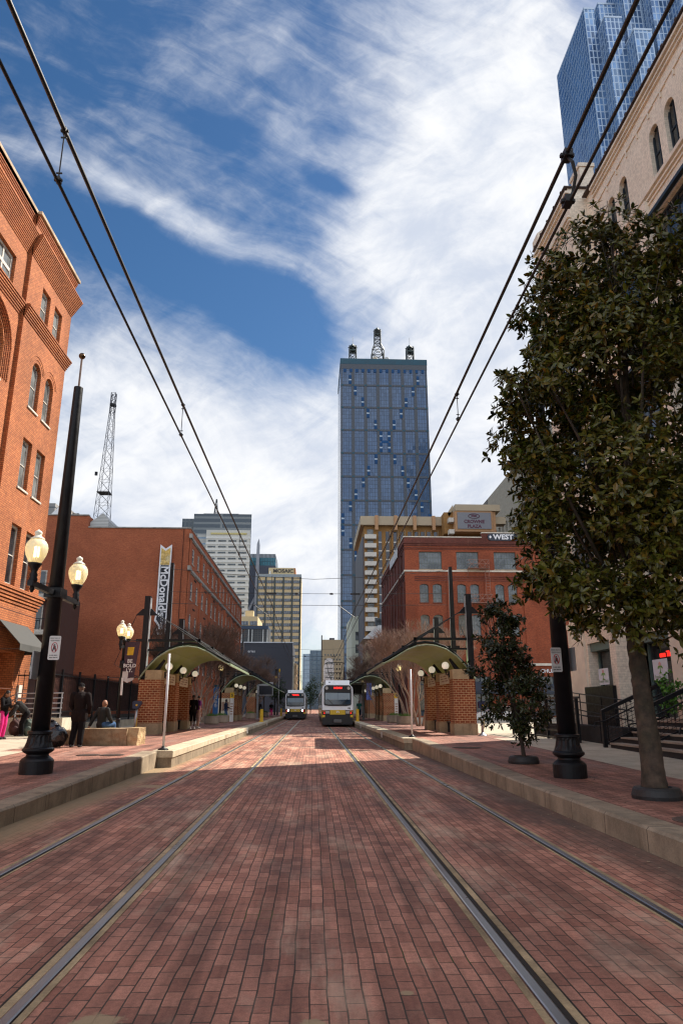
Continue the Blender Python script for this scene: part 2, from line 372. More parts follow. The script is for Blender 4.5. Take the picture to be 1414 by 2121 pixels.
for i, x in enumerate(RX):
    gs = 1 if i in (0, 2) else -1           # the side of the rail that faces the other rail of its track
    inner = i in (1, 2)
    e = lambda p, q: sorted((x+gs*p, x+gs*q))
    bed.box(*e(-.042, -.088), -14, 620, .0, .005)
    if i == 1: bed.box(*e(.042, .098), -14, 620, 0, .005); gap.box(*e(.098, .114), -14, 620, 0, .0045)
    elif i == 2: gap.box(*e(.036, .078), -14, 620, 0, .004); bed.box(*e(.078, .128), -14, 620, 0, .009); gap.box(*e(.128, .145), -14, 620, 0, .0045)
    else: gap.box(*e(.036, .062), -14, 620, 0, .004); bed.box(*e(.062, .085), -14, 620, 0, .005)
struct('track_bed', bed, M_grit); struct('flangeway', gap, M_gap)
for i, x in enumerate(RX):
    mb = MB(); h = .016
    pr = [(x-.034, .0), (x-.034, h-.005), (x-.025, h), (x+.025, h), (x+.034, h-.005), (x+.034, .0)]
    for a, b in zip(CH[:-1], CH[1:]):
        for (xa, za), (xb, zb) in zip(pr[:-1], pr[1:]): mb.quad((xa, a, za), (xb, a, zb), (xb, b, zb), (xa, b, za))
    tag(mb.build('tram_rail', [M_rail], None, False), ['worn steel rail nearest the left kerb', 'worn steel rail on the right of the left track, with a sandy strip beside it',
        'worn steel rail on the left of the right track, running to the near tram', 'worn steel rail nearest the right kerb'][i], 'rail', 'tram rails in the brick road')

# pavements: brick by the kerb, concrete by the buildings
def strip(mb, x0, x1, ys, zf, dz=0):
    for a, b in zip(ys[:-1], ys[1:]): mb.quad((x0, a, zf(a)+dz), (x1, a, zf(a)+dz), (x1, b, zf(b)+dz), (x0, b, zf(b)+dz))
YL = [-14, 11, 12.5, 14, 16, 18, 20.1, 110, 620]; YR = [-14, 14, 16, 18, 20, 23, 26, 27.7, 95, 620]
mb = MB(); strip(mb, -7.7, -4.6, YL[:7], zl); strip(mb, -8.4, -4.35, [20.1, 110], zl); strip(mb, -13, -4.6, [110, 620], lambda y: .2); struct('left_pavement', mb, M_walkb)
mb = MB(); strip(mb, -13.6, -7.7, YL[:7], zl); strip(mb, -13.3, -8.4, [20.1, 110], zl); strip(mb, -40, -13.3, [34.6, 72.9], zl); struct('left_concrete_walk', mb, M_conc)
mb = MB(); strip(mb, 4.18, 6.9, YR[:8], zr); strip(mb, 4.0, 7.6, [27.7, 95], zr); strip(mb, 3.9, 10.8, [95, 620], lambda y: .2); struct('right_pavement', mb, M_walkb)
mb = MB(); strip(mb, 6.9, 11.2, YR[:8], zr); strip(mb, 7.6, 11.0, [27.7, 95], zr); strip(mb, 11, 40, [33, 83.9], zr); struct('right_concrete_walk', mb, M_conc)
def kerbrun(mb, xf, xb, ys, zf, bev=.03):
    s = 1 if xb > xf else -1
    for a, b in zip(ys[:-1], ys[1:]):
        pr = lambda y: [(xf, y, -.02), (xf, y, zf(y)-bev), (xf+s*bev, y, zf(y)), (xb, y, zf(y)+.001)]
        A, B = pr(a), pr(b)
        for k in range(3): mb.quad(A[k], B[k], B[k+1], A[k+1]) if s < 0 else mb.quad(A[k], A[k+1], B[k+1], B[k])
mb = MB(); kerbrun(mb, -4.2, -4.6, YL[:7], zl); kerbrun(mb, -4.2, -4.6, [110, 620], lambda y: .2); struct('left_kerb', mb, M_kerb)
mb = MB(); kerbrun(mb, 3.78, 4.18, YR[:8], zr); kerbrun(mb, 3.6, 3.9, [95, 620], lambda y: .2); struct('right_kerb', mb, M_kerb)
for nm, xf, xb, y0, y1 in (('left_platform_edge', -3.78, -4.35, 20.1, 110), ('right_platform_edge', 3.45, 4.0, 27.7, 95)):
    s = 1 if xb > xf else -1; c = MB(); w = MB()
    c.prism([(xf, .26), (xf, .415), (xf+s*.02, .434), (xb, .434), (xb, .26)], y0, y1, 'y')
    w.box(xf+s*.03, xb+s*.1, y0+.02, y1, -.02, .26)
    struct(nm, c, M_coping); struct(nm.replace('edge', 'wall'), w, M_base)
    for yy in ((42, 60) if s < 0 else (36, 52)):
        q = MB(); q.box(xf-s*.012, xf, yy, yy+.75, .12, .4); struct(nm.replace('edge', 'notice_plate'), q, plain('white_plate', (.6, .58, .52), .6))

# ------------------------------------------------------------------ brick buildings with real openings
M_orange = brick('orange_brick', (.47, .160, .058), (.35, .108, .04), (.17, .06, .03), bh=.095, ms=.011, stain=.22, stcol=(.33, .16, .095))
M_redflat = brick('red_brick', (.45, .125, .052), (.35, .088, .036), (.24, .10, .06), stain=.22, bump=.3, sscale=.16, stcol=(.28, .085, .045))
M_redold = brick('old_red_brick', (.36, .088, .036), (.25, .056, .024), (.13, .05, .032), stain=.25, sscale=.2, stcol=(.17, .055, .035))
M_reddark = brick('dark_red_brick', (.19, .05, .034), (.125, .034, .025), (.09, .05, .04), stain=.28, sscale=.25, stcol=(.25, .12, .085))  # side wall's shade is put into this darker brick; trim uses it too
M_cream = brick('cream_painted_brick', (.80, .70, .565), (.76, .665, .535), (.64, .55, .44), ms=.006, stain=.08, bump=.35, stcol=(.42, .34, .28))
M_cream_plain = plain('cream_trim', (.74, .64, .515), .7, var=.12, scale=1.5)
M_coptan = concrete('stone_coping', (.45, .34, .23), 0, var=.25)
M_grey_stone = concrete('grey_stone_band', (.34, .32, .29), 0, var=.25, stain=(.14, .13, .11))
M_pale_stone = concrete('pale_stone_band', (.62, .56, .47), 0, var=.15)
M_wood = plain('weathered_white_frame', (.50, .46, .40), .65, var=.3, scale=5)
M_greyframe = plain('grey_green_frame', (.12, .14, .13), .6)
M_darkframe = plain('dark_blue_frame', (.016, .028, .04), .5)
M_glass = glassmat('window_glass'); M_glass2 = glassmat('pale_window_glass', (.16, .175, .175), .08, .4); M_glass3 = glassmat('grey_factory_glass', (.075, .085, .09), .12, .6)
M_black = plain('black_paint', (.008, .008, .010), .45, var=.35, scale=6, bump=.08, bscale=30, spec=.28)
M_blackm = plain('black_steel', (.008, .008, .009), .55, .0, var=.3, spec=.25)
M_darkhole = plain('dark_interior', (.012, .011, .011), .9, var=0)

def facade(mb, axis, plane, u0, u1, z0, z1, ops, depth, out, arcn=8):
    """wall sheet on x=plane (axis 'x', u=y) or y=plane (axis 'y', u=x) with recessed openings; out = sign of the outward normal.
    ops: (ua, ub, za, zb, rise): an arch of that rise ends at zb"""
    us = sorted({u0, u1, *[o[0] for o in ops], *[o[1] for o in ops]}); zs = sorted({z0, z1, *[o[2] for o in ops], *[o[3] for o in ops]})
    inn = plane-out*depth
    def P(u, z, w): return (w, u, z) if axis == 'x' else (u, w, z)
    def q(*pts, n):
        a, b, c = Vector(pts[0]), Vector(pts[1]), Vector(pts[2]); nn = (b-a).cross(c-a)
        mb.quad(*(pts if nn.dot(Vector(n)) > 0 else pts[::-1]))
    N = (out, 0, 0) if axis == 'x' else (0, out, 0); U = (0, 1, 0) if axis == 'x' else (1, 0, 0)
    neg = lambda t: tuple(-c for c in t)
    for a, b in zip(us[:-1], us[1:]):
        run = None
        for c, d in zip(zs[:-1], zs[1:]):
            mu, mz = (a+b)/2, (c+d)/2
            hole = any(o[0] < mu < o[1] and o[2] < mz < o[3] for o in ops)
            if hole:
                if run: q(P(a, run[0], plane), P(b, run[0], plane), P(b, run[1], plane), P(a, run[1], plane), n=N); run = None
            else: run = (run[0] if run else c, d)
        if run: q(P(a, run[0], plane), P(b, run[0], plane), P(b, run[1], plane), P(a, run[1], plane), n=N)
    for o in ops:
        a, b, c, d = o[:4]; rise = o[4] if len(o) > 4 else 0; dp = o[5] if len(o) > 5 else depth; inn = plane-out*dp
        sp = d-rise
        q(P(a, c, plane), P(a, sp, plane), P(a, sp, inn), P(a, c, inn), n=U); q(P(b, c, plane), P(b, sp, plane), P(b, sp, inn), P(b, c, inn), n=neg(U))
        q(P(a, c, plane), P(b, c, plane), P(b, c, inn), P(a, c, inn), n=(0, 0, 1))
        if rise <= 0: q(P(a, d, plane), P(b, d, plane), P(b, d, inn), P(a, d, inn), n=(0, 0, -1))
        else:
            pts = []
            hw = (b-a)/2; rad = (hw*hw+rise*rise)/(2*rise); cz = d-rad
            for i in range(arcn+1):
                u = a+(b-a)*i/arcn; pts.append((u, cz+math.sqrt(max(rad*rad-(u-a-hw)**2, 0))))
            for (ua, za), (ub, zb) in zip(pts[:-1], pts[1:]):
                q(P(ua, za, plane), P(ub, zb, plane), P(ub, d, plane), P(ua, d, plane), n=N)
                q(P(ua, za, plane), P(ub, zb, plane), P(ub, zb, inn), P(ua, za, inn), n=(0, 0, -1))
_wm = {}
def window(parent, axis, out, plane, a, b, c, d, fm, gm, depth=.28, fw=.07, cols=1, rows=2, sill=None, rise=0, meet=True, bar=.03):
    """frame (a part) with its pane under it, set back in the opening; meshes shared between equal windows"""
    w, h = round(b-a, 3), round(d-c, 3); key = (axis, out, w, h, fm.name, gm.name, cols, rows, fw, bar)
    if key not in _wm:
        f = MB(); p = MB(); t = .05
        def bx(m, u0, u1, z0, z1, t0, t1):
            t0, t1 = out*t0, out*t1
            m.box(t0, t1, u0, u1, z0, z1) if axis == 'x' else m.box(u0, u1, t0, t1, z0, z1)
        bx(f, 0, fw, 0, h, 0, .06); bx(f, w-fw, w, 0, h, 0, .06); bx(f, fw, w-fw, 0, fw, 0, .06); bx(f, fw, w-fw, h-fw, h, 0, .06)
        for i in range(1, cols): bx(f, w*i/cols-bar/2, w*i/cols+bar/2, fw, h-fw, .004, .045)
        for i in range(1, rows): 
            bb = bar*1.5 if rows == 2 else bar
            bx(f, fw, w-fw, h*i/rows-bb/2, h*i/rows+bb/2, .006, .052)
        bx(p, fw*.5, w-fw*.5, fw*.5, h-fw*.5, -.02, .02)
        _wm[key] = (f.mesh('window', fm), p.mesh('pane', gm))
    f, p = _wm[key]; o0 = Vector(parent.get('_o', (0, 0, 0)))
    base = Vector((plane-out*depth, a, c) if axis == 'x' else (a, plane-out*depth, c))-o0
    w_ = link('window', f, parent, loc=base); link('pane', p, w_)
    if sill is not None:
        k2 = ('sill', axis, out, w, sill.name)
        if k2 not in _wm:
            s = MB(); t0, t1 = out*.0, out*(depth+.06)
            s.box(t0, t1, -.06, w+.06, -.09, -.002) if axis == 'x' else s.box(-.06, w+.06, t0, t1, -.09, -.002)
            _wm[k2] = s.mesh('sill', sill)
        link('sill', _wm[k2], w_)
    return w_
def back_box(mb, x0, x1, y0, y1, z0, z1, skip):
    F = {'-x': [(x0, y0, z0), (x0, y0, z1), (x0, y1, z1), (x0, y1, z0)], '+x': [(x1, y0, z0), (x1, y1, z0), (x1, y1, z1), (x1, y0, z1)],
         '-y': [(x0, y0, z0), (x1, y0, z0), (x1, y0, z1), (x0, y0, z1)], '+y': [(x0, y1, z0), (x0, y1, z1), (x1, y1, z1), (x1, y1, z0)], '+z': [(x0, y0, z1), (x1, y0, z1), (x1, y1, z1), (x0, y1, z1)]}
    for k, f in F.items():
        if k not in skip: mb.quad(*f)
    return mb
def core(parent, x0, x1, y0, y1, z0, z1):
    """dark rooms behind the glass"""
    return MB().box(x0, x1, y0, y1, z0, z1).build('interior', M_darkhole, parent)

# ---- orange corner building on the left
A = thing('brick_building', 'tall orange brick building at the left edge, with corbelled cornices and arched windows', 'building', (-18, 20, .2))
w = MB(); px = -13.5; pm = -13.68
pairs = ((30.6, 31.65), (32.25, 33.3)); fl = ((6.8, 9.55, 0), (11.25, 13.65, 0), (15.2, 17.6, .38), (19.78, 21.55, 0))
ops = [(a, b, c, d, r, .27) for a, b in pairs for c, d, r in fl]+[(29.9, 32.75, .9, 3.95, 0, .9)]
facade(w, 'x', px, 29, 34.5, .2, 24.5, ops, .45, 1)
bigs = [(y, y+2.6) for y in (25.3, 21.3, 17.3, 13.3)]
ops2 = [(a, b, 19.75, 21.3, 0, .25) for a, b in bigs]+[(a, b, 15.25, 18.0, 1.1, .25) for a, b in bigs]+[(a, b, 11.0, 13.4, 0, .25) for a, b in bigs]+[(a, b, 6.8, 9.6, 0, .25) for a, b in bigs]+[(a, b, .9, 4.6, 0, .6) for a, b in bigs]
facade(w, 'x', pm, 8, 29, .2, 24.5, ops2, .4, 1)
w.quad((px, 29, .2), (px, 29, 24.5), (pm, 29, 24.5), (pm, 29, .2))
back_box(w, -30, px, 8, 34.5, .2, 24.5, ('+x', '-z')); w.build('wall', M_orange, A)
core(A, -29.5, -14.6, 8.5, 34, .3, 24)
# corbelled courses: one thin brick ledge above another, each a little further out
def corbel(name, pts, m, parent):
    mb = MB()
    for (pl, ya, yb, z, h, n, step, gap, endp) in pts:
        for k in range(n):
            pr = step*(k+1); mb.box(pl-.05, pl+pr, ya-(pr if endp < 0 else 0), yb+(pr if endp > 0 else 0), z+k*(h+gap), z+k*(h+gap)+h)
            mb.box(pl-.05, pl+pr-step*.85, ya, yb+(pr-step if endp > 0 else 0), z+k*(h+gap)+h, z+(k+1)*(h+gap))
    return mb.build(name, m, parent)
corbel('cornice', [(px, 29, 34.5, 22.25, .06, 12, .034, .035, 1), (pm, 8, 28.98, 22.25, .06, 12, .034, .035, 0)], M_orange, A)
corbel('string_course', [(px, 29, 34.5, 18.98, .07, 6, .04, .04, 1), (pm, 8, 28.98, 18.98, .07, 6, .04, .04, 0)], M_orange, A)
corbel('string_course', [(px, 29, 34.5, 6.05, .08, 5, .05, .06, 1), (pm, 8, 28.98, 6.05, .08, 5, .05, .06, 0)], M_orange, A)
corbel('parapet_course', [(px, 29, 34.5, 23.98, .06, 4, .03, .05, 1), (pm, 8, 28.98, 23.98, .06, 4, .03, .05, 0)], M_orange, A)
cp = MB(); cp.box(-30.1, px+.2, 29-.02, 34.75, 24.5, 24.66); cp.box(-30.1, pm+.2, 7.9, 28.97, 24.5, 24.66); cp.build('coping', M_coptan, A)
bl = MB()
for z in (5.72, 4.9, 2.35, 1.6): bl.box(px-.02, px+.006, 29.0, 34.52, z, z+.035)
bl.build('belt_course', plain('brick_shadow_joint', (.10, .032, .016), .9), A)
hd = MB()       # arch heads of header bricks, drawn as two proud rings
for a, b in pairs:
    for rr in (.16, .34):
        hw = (b-a)/2; rise = .38; rad = (hw*hw+rise*rise)/(2*rise); cz = 17.6-rad
        pts = [(px+.004, (a+b)/2+math.sin(t)*(rad+rr), cz+math.cos(t)*(rad+rr)) for t in [(-1+i/6.)*math.asin(hw/rad) for i in range(13)]]
        hd.tube(pts, .016, 4)
for a, b in bigs:
    for rr in (.1, .28, .46, .64):
        hw = (b-a)/2; rise = 1.1; rad = (hw*hw+rise*rise)/(2*rise); cz = 18.0-rad
        pts = [(pm+.03, a-rr, 15.4)]+[(pm+.03, (a+b)/2+math.sin(t)*(rad+rr), cz+math.cos(t)*(rad+rr)) for t in [(-1+i/8.)*math.asin(hw/rad) for i in range(17)]]+[(pm+.03, b+rr, 15.4)]
        hd.tube(pts, .035, 4)
hd.build('arch_ring', M_orange, A)
pn = MB()
for a, b in bigs:
    for k in range(4): 
        e = .12+k*.17; y0, y1, z0, z1 = a+e, b-e, 13.7+e*.6, 15.0-e*.6
        if z1-z0 > .1:
            for bx in ((y0, y1, z0, z0+.07), (y0, y1, z1-.07, z1), (y0, y0+.07, z0+.07, z1-.07), (y1-.07, y1, z0+.07, z1-.07)): pn.box(pm-.02, pm+.05-k*.008, *bx)
pn.build('brick_panel', M_orange, A)
for a, b in pairs:
    for c, d, r in fl: window(A, 'x', 1, px, a, b, c, d, M_wood, M_glass if d < 10 else M_glass2, .24, .13, 1, 2, M_wood)
for a, b in bigs:
    window(A, 'x', 1, pm, a, b, .9, 4.6, M_darkframe, M_glass, .5, .12, 2, 2, None)
    for c, d in ((19.75, 21.3), (15.25, 18.0), (11.0, 13.4), (6.8, 9.6)): window(A, 'x', 1, pm, a, b, c, d, M_wood, M_glass2, .22, .13, 3, 2, M_wood, bar=.11)
M_lattice = plain('cream_lattice', (.62, .55, .42), .6)
lt = MB(); xx = px-.88
for k in range(-6, 8):
    for s_ in (1, -1):
        lt.tube([(xx, 30.0+k*.42, .95), (xx, 30.0+k*.42+s_*1.5, 3.9)], .022, 4)
lt.box(xx-.03, xx+.05, 31.7, 31.92, .9, 3.95); lt.box(xx-.03, xx+.05, 29.9, 31.7, .9, 1.05)
lw = lt.build('window', M_lattice, A); lw['label'] = 'shop window behind a cream diamond lattice'
MB().box(xx-.1, xx-.06, 29.9, 31.8, .9, 3.95).build('pane', M_glass, lw)
M_canvas = plain('grey_canvas', (.055, .054, .05), .85, var=.3, scale=1.2, bump=.25, bscale=3)
def awning(parent, axis, plane, out, a, b, zt, zb, proj, val, m, name='awning'):
    mb = MB()
    def P(w_, u, z): return (plane+out*w_, u, z) if axis == 'x' else (u, plane+out*w_, z)
    t = .03
    for (w0, z0, w1, z1) in ((0, zt, proj, zb), (proj, zb, proj+.02, zb-val)):
        q = [P(w0, a, z0), P(w0, b, z0), P(w1, b, z1), P(w1, a, z1)]; q2 = [P(w0, a, z0-t), P(w0, b, z0-t), P(w1-t, b, z1-t*.3), P(w1-t, a, z1-t*.3)]
        mb.add(q+q2, [(0, 1, 2, 3), (7, 6, 5, 4), (0, 4, 5, 1), (1, 5, 6, 2), (2, 6, 7, 3), (3, 7, 4, 0)])
    mb.quad(P(.0, b, zt), P(0, b, zb-val), P(proj, b, zb-val), P(proj, b, zb))
    for u in (a+.02, b-.02): mb.tube([P(0, u, zb-val+.05), P(proj, u, zb-val+.05)], .015, 5)
    return mb.build(name, m, parent)
awning(A, 'x', px, 1, 30.6, 33.7, 5.22, 4.2, 1.0, .28, M_canvas); awning(A, 'x', pm, 1, 25.0, 28.9, 5.22, 4.25, 1.0, .28, M_canvas)
bx = MB(); bx.box(px, px+.12, 33.25, 33.6, 2.0, 2.55); bx.build('wall_box', plain('white_box', (.7, .66, .58), .5), A)

# ---- dark brick block with white balconies, back in the gap
B = thing('apartment_block', 'narrow glimpse of dark brick block with white bands between the two left buildings', 'building', (-28, 66, .2))
MB().box(-34, -23.2, 62, 70, .2, 11.6).build('wall', plain('dark_brown_brick', (.07, .03, .022), .85), B)
for z in (4.5, 7.6, 10.7):
    MB().box(-34.2, -23.0, 61.2, 61.98, z, z+.4).build('balcony', M_wood, B)
    for x in (-25, -27.6):
        f = MB().box(x, x+1.3, 61.94, 61.995, z+.45, z+2.6).build('window', M_wood, B); MB().box(x+.12, x+1.18, 61.9, 61.935, z+.55, z+2.5).build('pane', M_glass, f)
    rl = MB()
    for k in range(28): rl.box(-34+.4*k, -34+.4*k+.04, 61.2, 61.24, z+.4, z+1.3)
    rl.box(-34, -23, 61.19, 61.25, z+1.3, z+1.36); rl.build('railing', M_black, B)

# ---- long red brick warehouse on the left
Bw = thing('brick_warehouse', 'long red brick warehouse with a blank gable wall, behind the near left shelter', 'building', (-27, 100, .2))
sx = -13.3; w = MB(); wins = []
bay = 7.72
for k in range(7):
    y = 74.9+k*bay
    for yy in (y, y+3.55):
        wins += [(yy, yy+1.25, 16.6, 18.3, .0), (yy, yy+1.25, 12.75, 14.7, .35), (yy, yy+1.25, 9.3, 11.25, .35), (yy, yy+1.25, 5.3, 7.4, .3)]
facade(w, 'x', sx, 73, 128, .2, 20.05, [o+(.12,) for o in wins], .12, 1)
w.quad((-24.2, 73, .2), (sx, 73, .2), (sx, 73, 20.05), (-24.2, 73, 20.05)); w.quad((-40, 73, .2), (-24.2, 73, .2), (-24.2, 73, 21.38), (-40, 73, 21.38))
back_box(w, -40, sx, 73, 128, .2, 20.05, ('+x', '-y')); back_box(w, -40, -24.2, 73.0, 128, 20.05, 21.38, ('-y',)); w.build('wall', M_redflat, Bw)
for o in wins: window(Bw, 'x', 1, sx, *o[:4], M_wood, M_glass2, .1, .15, 1, 2, M_wood, bar=.09)
cp = MB(); cp.box(-24.15, sx+.05, 72.9, 128.1, 20.05, 20.17); cp.box(-40, -24.2, 72.9, 73.5, 21.38, 21.5); cp.build('coping', M_grey_stone, Bw)
for z in (19.0, 15.55):
    mb = MB(); mb.box(sx-.05, sx+.16, 72.6, 128.1, z, z+.28); mb.box(sx-.05, sx+.09, 73, 128.1, z-.12, z)
    mb.box(sx-.02, sx+.26, 72.5, 73.4, z-.06, z+.4); mb.build('stone_band', M_grey_stone, Bw)
pl = MB()
for k in range(8): y = 73.0+k*bay; pl.box(sx-.05, sx+.14, y, y+.75, .2, 18.87)
pl.build('pilaster', M_redflat, Bw)
an = MB()
for k in range(7):
    for z in (15.0, 11.8, 8.2):
        for dx in (0, .5, 1.0): an.box(sx, sx+.06, 76.9+k*bay+dx, 77.1+k*bay+dx, z, z+.2)
an.build('anchor_plate', M_black, Bw)
sd = MB()      # ribbed metal penthouse with a gable end
sd.prism([(-24.15, 20.17), (-22.2, 20.17), (-22.2, 21.0), (-22.85, 21.8), (-24.15, 20.75)], 73.4, 80, 'y'); sd.build('penthouse', panes('ribbed_siding', (.5, .5, .48), (.2, .2, .2), 30, .16, .02, .6, 0, .1, .3, 0), Bw)
mb = MB(); mb.prism([(-28.9, 21.5), (-26.9, 21.5), (-27.9, 22.6)], 74, 80, 'y'); mb.build('roof_vent', plain('white_metal', (.75, .75, .75), .5), Bw)
mb = MB(); mb.tube([(-14.0, 72.96, .4), (-14.0, 72.96, 20)], .03, 5); mb.box(-39, -24.2, 72.985, 73, 5.0, 5.05); mb.box(-24.2, sx, 72.985, 73, 4.6, 4.64); mb.build('wall_joint', plain('dark_joint', (.05, .018, .012), .9), Bw)
# ---- hanging sign on that wall
SG = thing('hanging_sign', 'tall black and white ribbon sign with gold top on the blank brick wall', 'sign', (-15.5, 72.8, 8.5))
M_white = plain('sign_white', (.72, .72, .74), .5, var=.08); M_signblk = plain('sign_black', (.012, .014, .022), .5, var=.1); M_gold = plain('sign_gold', (.55, .36, .09), .5, var=.45, scale=4, tint=(.6, .48, .25))
L = lambda z: -16.10+.0  # left edge
outl = [(-16.3, 18.2), (-15.72, 17.75), (-15.1, 18.2), (-15.1, 8.75), (-16.35, 8.75), (-15.95, 9.55), (-16.42, 10.2), (-16.3, 10.8)]
MB().prism(outl, 72.6, 72.8, 'y').build('sign_board', M_white, SG)
ins = [(-16.12, 15.95), (-15.28, 15.95), (-15.28, 8.95), (-16.0, 8.95), (-15.7, 9.55), (-16.22, 10.3), (-16.12, 10.85)]
MB().prism(ins, 72.575, 72.6, 'y').build('sign_face', M_signblk, SG)
MB().prism([(-16.18, 17.85), (-15.72, 17.5), (-15.22, 17.85), (-15.22, 16.0), (-16.18, 16.0)], 72.575, 72.6, 'y').build('emblem_panel', M_gold, SG)
text("McDonald's", 1.12, M_white, SG, (-15.70, 72.56, 13.2), 'down', bold=.022, ext=.02)
text("@ MKT AND LA", .36, M_white, SG, (-15.66, 72.56, 10.0), 'down', ext=.02)
br = MB()
for z in (17, 12.5, 9.3): br.tube([(-15.7, 72.8, z), (-15.7, 73, z)], .05, 6)
br.build('bracket', M_black, SG)

# ---- red brick corner building on the right
C = thing('brick_building', 'old dark red brick building with grey factory windows, right of the street', 'building', (20, 95, .2))
w = MB(); x0, y0, H = 11.1, 84.0, 22.0
trip = [(12.9, 15.72), (17.55, 20.3), (22.25, 25.0)]; prs = [(12.88, 13.96), (14.48, 15.6), (17.5, 18.6), (19.1, 20.2), (22.2, 23.3), (23.8, 24.9)]
f4 = [(a, b, 17.98, 20.2, 0) for a, b in trip]; f3 = [(a, b, 13.86, 16.15, .22) for a, b in prs]; f2 = [(a, b, 9.9, 12.4, .22) for a, b in prs]; fw_ = [(28.9, 30.4, 8.5, 11.1, 0), (29.3, 30.7, 6.9, 8.2, 0)]
sh = [(26.3, 33.2, .6, 5.1, 0), (12.4, 16.4, .6, 5.1, 0), (17.2, 21.2, .6, 5.1, 0)]
facade(w, 'y', y0, x0, 34, .2, H, [o+(.3,) for o in f4+f3+f2+fw_[:1]+sh], .3, -1)
sw = []
for k in range(8):
    y = 86.2+k*3.45; sw += [(y, y+1.5, 17.95, 20.3, 0), (y, y+1.3, 13.3, 16.3, 0), (y, y+1.3, 8.7, 12.0, 0), (y, y+1.3, 4, 7.4, 0)]
w.build('wall', M_redold, C)
w = MB(); facade(w, 'x', x0, y0, 113.5, .2, H, [o+(.35,) for o in sw], .35, -1); back_box(w, x0, 34, y0, 113.5, .2, H, ('-x', '-y')); wl = w.build('wall', M_reddark, C); wl['label'] = 'side wall along the street with shade put into its brick colour'
core(C, x0+.9, 33.5, y0+.9, 113, .3, 21.5)
for o in f4: window(C, 'y', -1, y0, *o[:4], M_greyframe, M_glass3, .26, .09, 8, 3, M_coptan, bar=.045)
for o in f3+f2: window(C, 'y', -1, y0, *o[:4], M_greyframe, M_glass3, .26, .07, 3, 4, M_reddark, bar=.04)
window(C, 'y', -1, y0, *fw_[0][:4], M_greyframe, M_glass3, .26, .07, 3, 4, M_coptan)
for o in sw: window(C, 'x', -1, x0, *o[:4], M_darkframe, M_glass3, .3, .08, 2, 3)
mb = MB()     # stone string and parapet cap with a step
mb.box(x0-.12, 34, y0-.1, y0-.002, 17.66, 17.86); mb.box(x0-.12, x0-.002, y0, 113.5, 17.6, 17.78); mb.build('stone_band', M_pale_stone, C)
mb = MB(); mb.box(x0-.1, 20.85, y0-.1, y0+.4, H, H+.13); mb.box(x0-.1, x0+.4, y0+.4, 113.6, H, H+.13); mb.box(20.85, 34, y0-.1, y0+.4, H+.6, H+.73); mb.build('coping', M_pale_stone, C)
MB().box(20.85, 34, y0, y0+.4, H, H+.6).build('raised_parapet', M_reddark, C)
mb = MB()
for z, h, e in ((20.62, .1, .06), (21.0, .12, .1), (21.2, .1, .14), (20.45, .08, .04)): mb.box(x0-e, 34, y0-e, y0-.002, z, z+h); mb.box(x0-e, x0-.002, y0, 113.5, z, z+h)
for k in range(3): mb.box(x0-.04-.03*k, x0-.002, y0, 113.5, 16.55+.3*k, 16.68+.3*k); mb.box(12.3, 25.6, y0-.03-.02*k, y0-.002, 16.5+.25*k, 16.62+.25*k)
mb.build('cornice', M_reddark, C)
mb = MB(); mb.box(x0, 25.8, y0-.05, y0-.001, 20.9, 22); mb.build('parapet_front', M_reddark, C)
mb = MB()
for x in (11.1, 16.2, 20.85, 25.6): mb.box(x, x+1.2, y0-.12, y0-.003, .2, 16.45)
mb.build('pilaster', M_redold, C)
mb = MB()
for k in range(9): y = 84.3+k*3.45; mb.box(x0-.16, x0-.003, y, y+1.0, .2, 16.4)
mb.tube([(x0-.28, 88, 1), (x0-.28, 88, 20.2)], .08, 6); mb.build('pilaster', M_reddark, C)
FE = link('fire_escape', None, C); FE['_o'] = C['_o']; M_rust = plain('rust_pink_iron', (.30, .16, .12), .7)
for z, xa in ((18.0, 18.8), (13.75, 19.0)):
    mb = MB(); xb = xa+2.6; ya = y0-1.0; mb.box(xa, xb, ya, y0-.13, z-.05, z)
    for zz in (.5, 1.0): mb.tube([(xa, y0-.15, z+zz), (xa, ya, z+zz), (xb, ya, z+zz), (xb, y0-.15, z+zz)], .03, 5)
    for k in range(3):
        u0, u1 = xa+k*.8667, xa+(k+1)*.8667; mb.tube([(u0, ya, z), (u1, ya, z+1)], .025, 4); mb.tube([(u0, ya, z+1), (u1, ya, z)], .025, 4)
    for xk in (xa, xb): mb.tube([(xk, ya, z), (xk, y0-.1, z-1.0)], .03, 4)
    mb.build('landing', M_rust, FE)
mb = MB()
for x in (20.9, 21.4): mb.tube([(x, y0-.75, 9.6), (x, y0-.75, 18.9)], .025, 4)
for k in range(26): mb.tube([(20.9, y0-.75, 9.8+.35*k), (21.4, y0-.75, 9.8+.35*k)], .02, 4)
mb.build('ladder', M_rust, FE)
mb = MB(); mb.prism([(21.6, 22.35), (21.9, 22.55), (28, 22.55), (28, 21.65), (21.9, 21.65), (21.6, 21.85)], y0-.16, y0-.06, 'y'); sg = mb.build('sign_board', plain('navy_sign', (.02, .028, .045), .5), C)
text("WEST", .86, M_white, C, (23.55, y0-.18, 22.08), bold=.03, ext=.02, sx=1.12); text("END", .86, M_white, C, (26.6, y0-.18, 22.08), bold=.03, ext=.02, sx=1.12)
mb = MB(); mb.prism([(21.75, 22.1), (21.93, 22.3), (22.1, 22.1), (21.93, 21.9)], y0-.18, y0-.162, 'y'); mb.build('emblem', M_white, C)
mb = MB(); mb.box(x0-.2, x0-.11, 90, 99, 20.7, 21.9); mb.build('sign_board', plain('faded_white_sign', (.5, .5, .5), .6, var=.4, scale=2), C)
mb = MB(); mb.box(24.2, 34, y0-.25, y0-.004, 6.35, 6.62); mb.box(23.95, 26.3, y0-.32, y0-.13, 4.55, 5.15); mb.build('cornice', M_pale_stone, C)
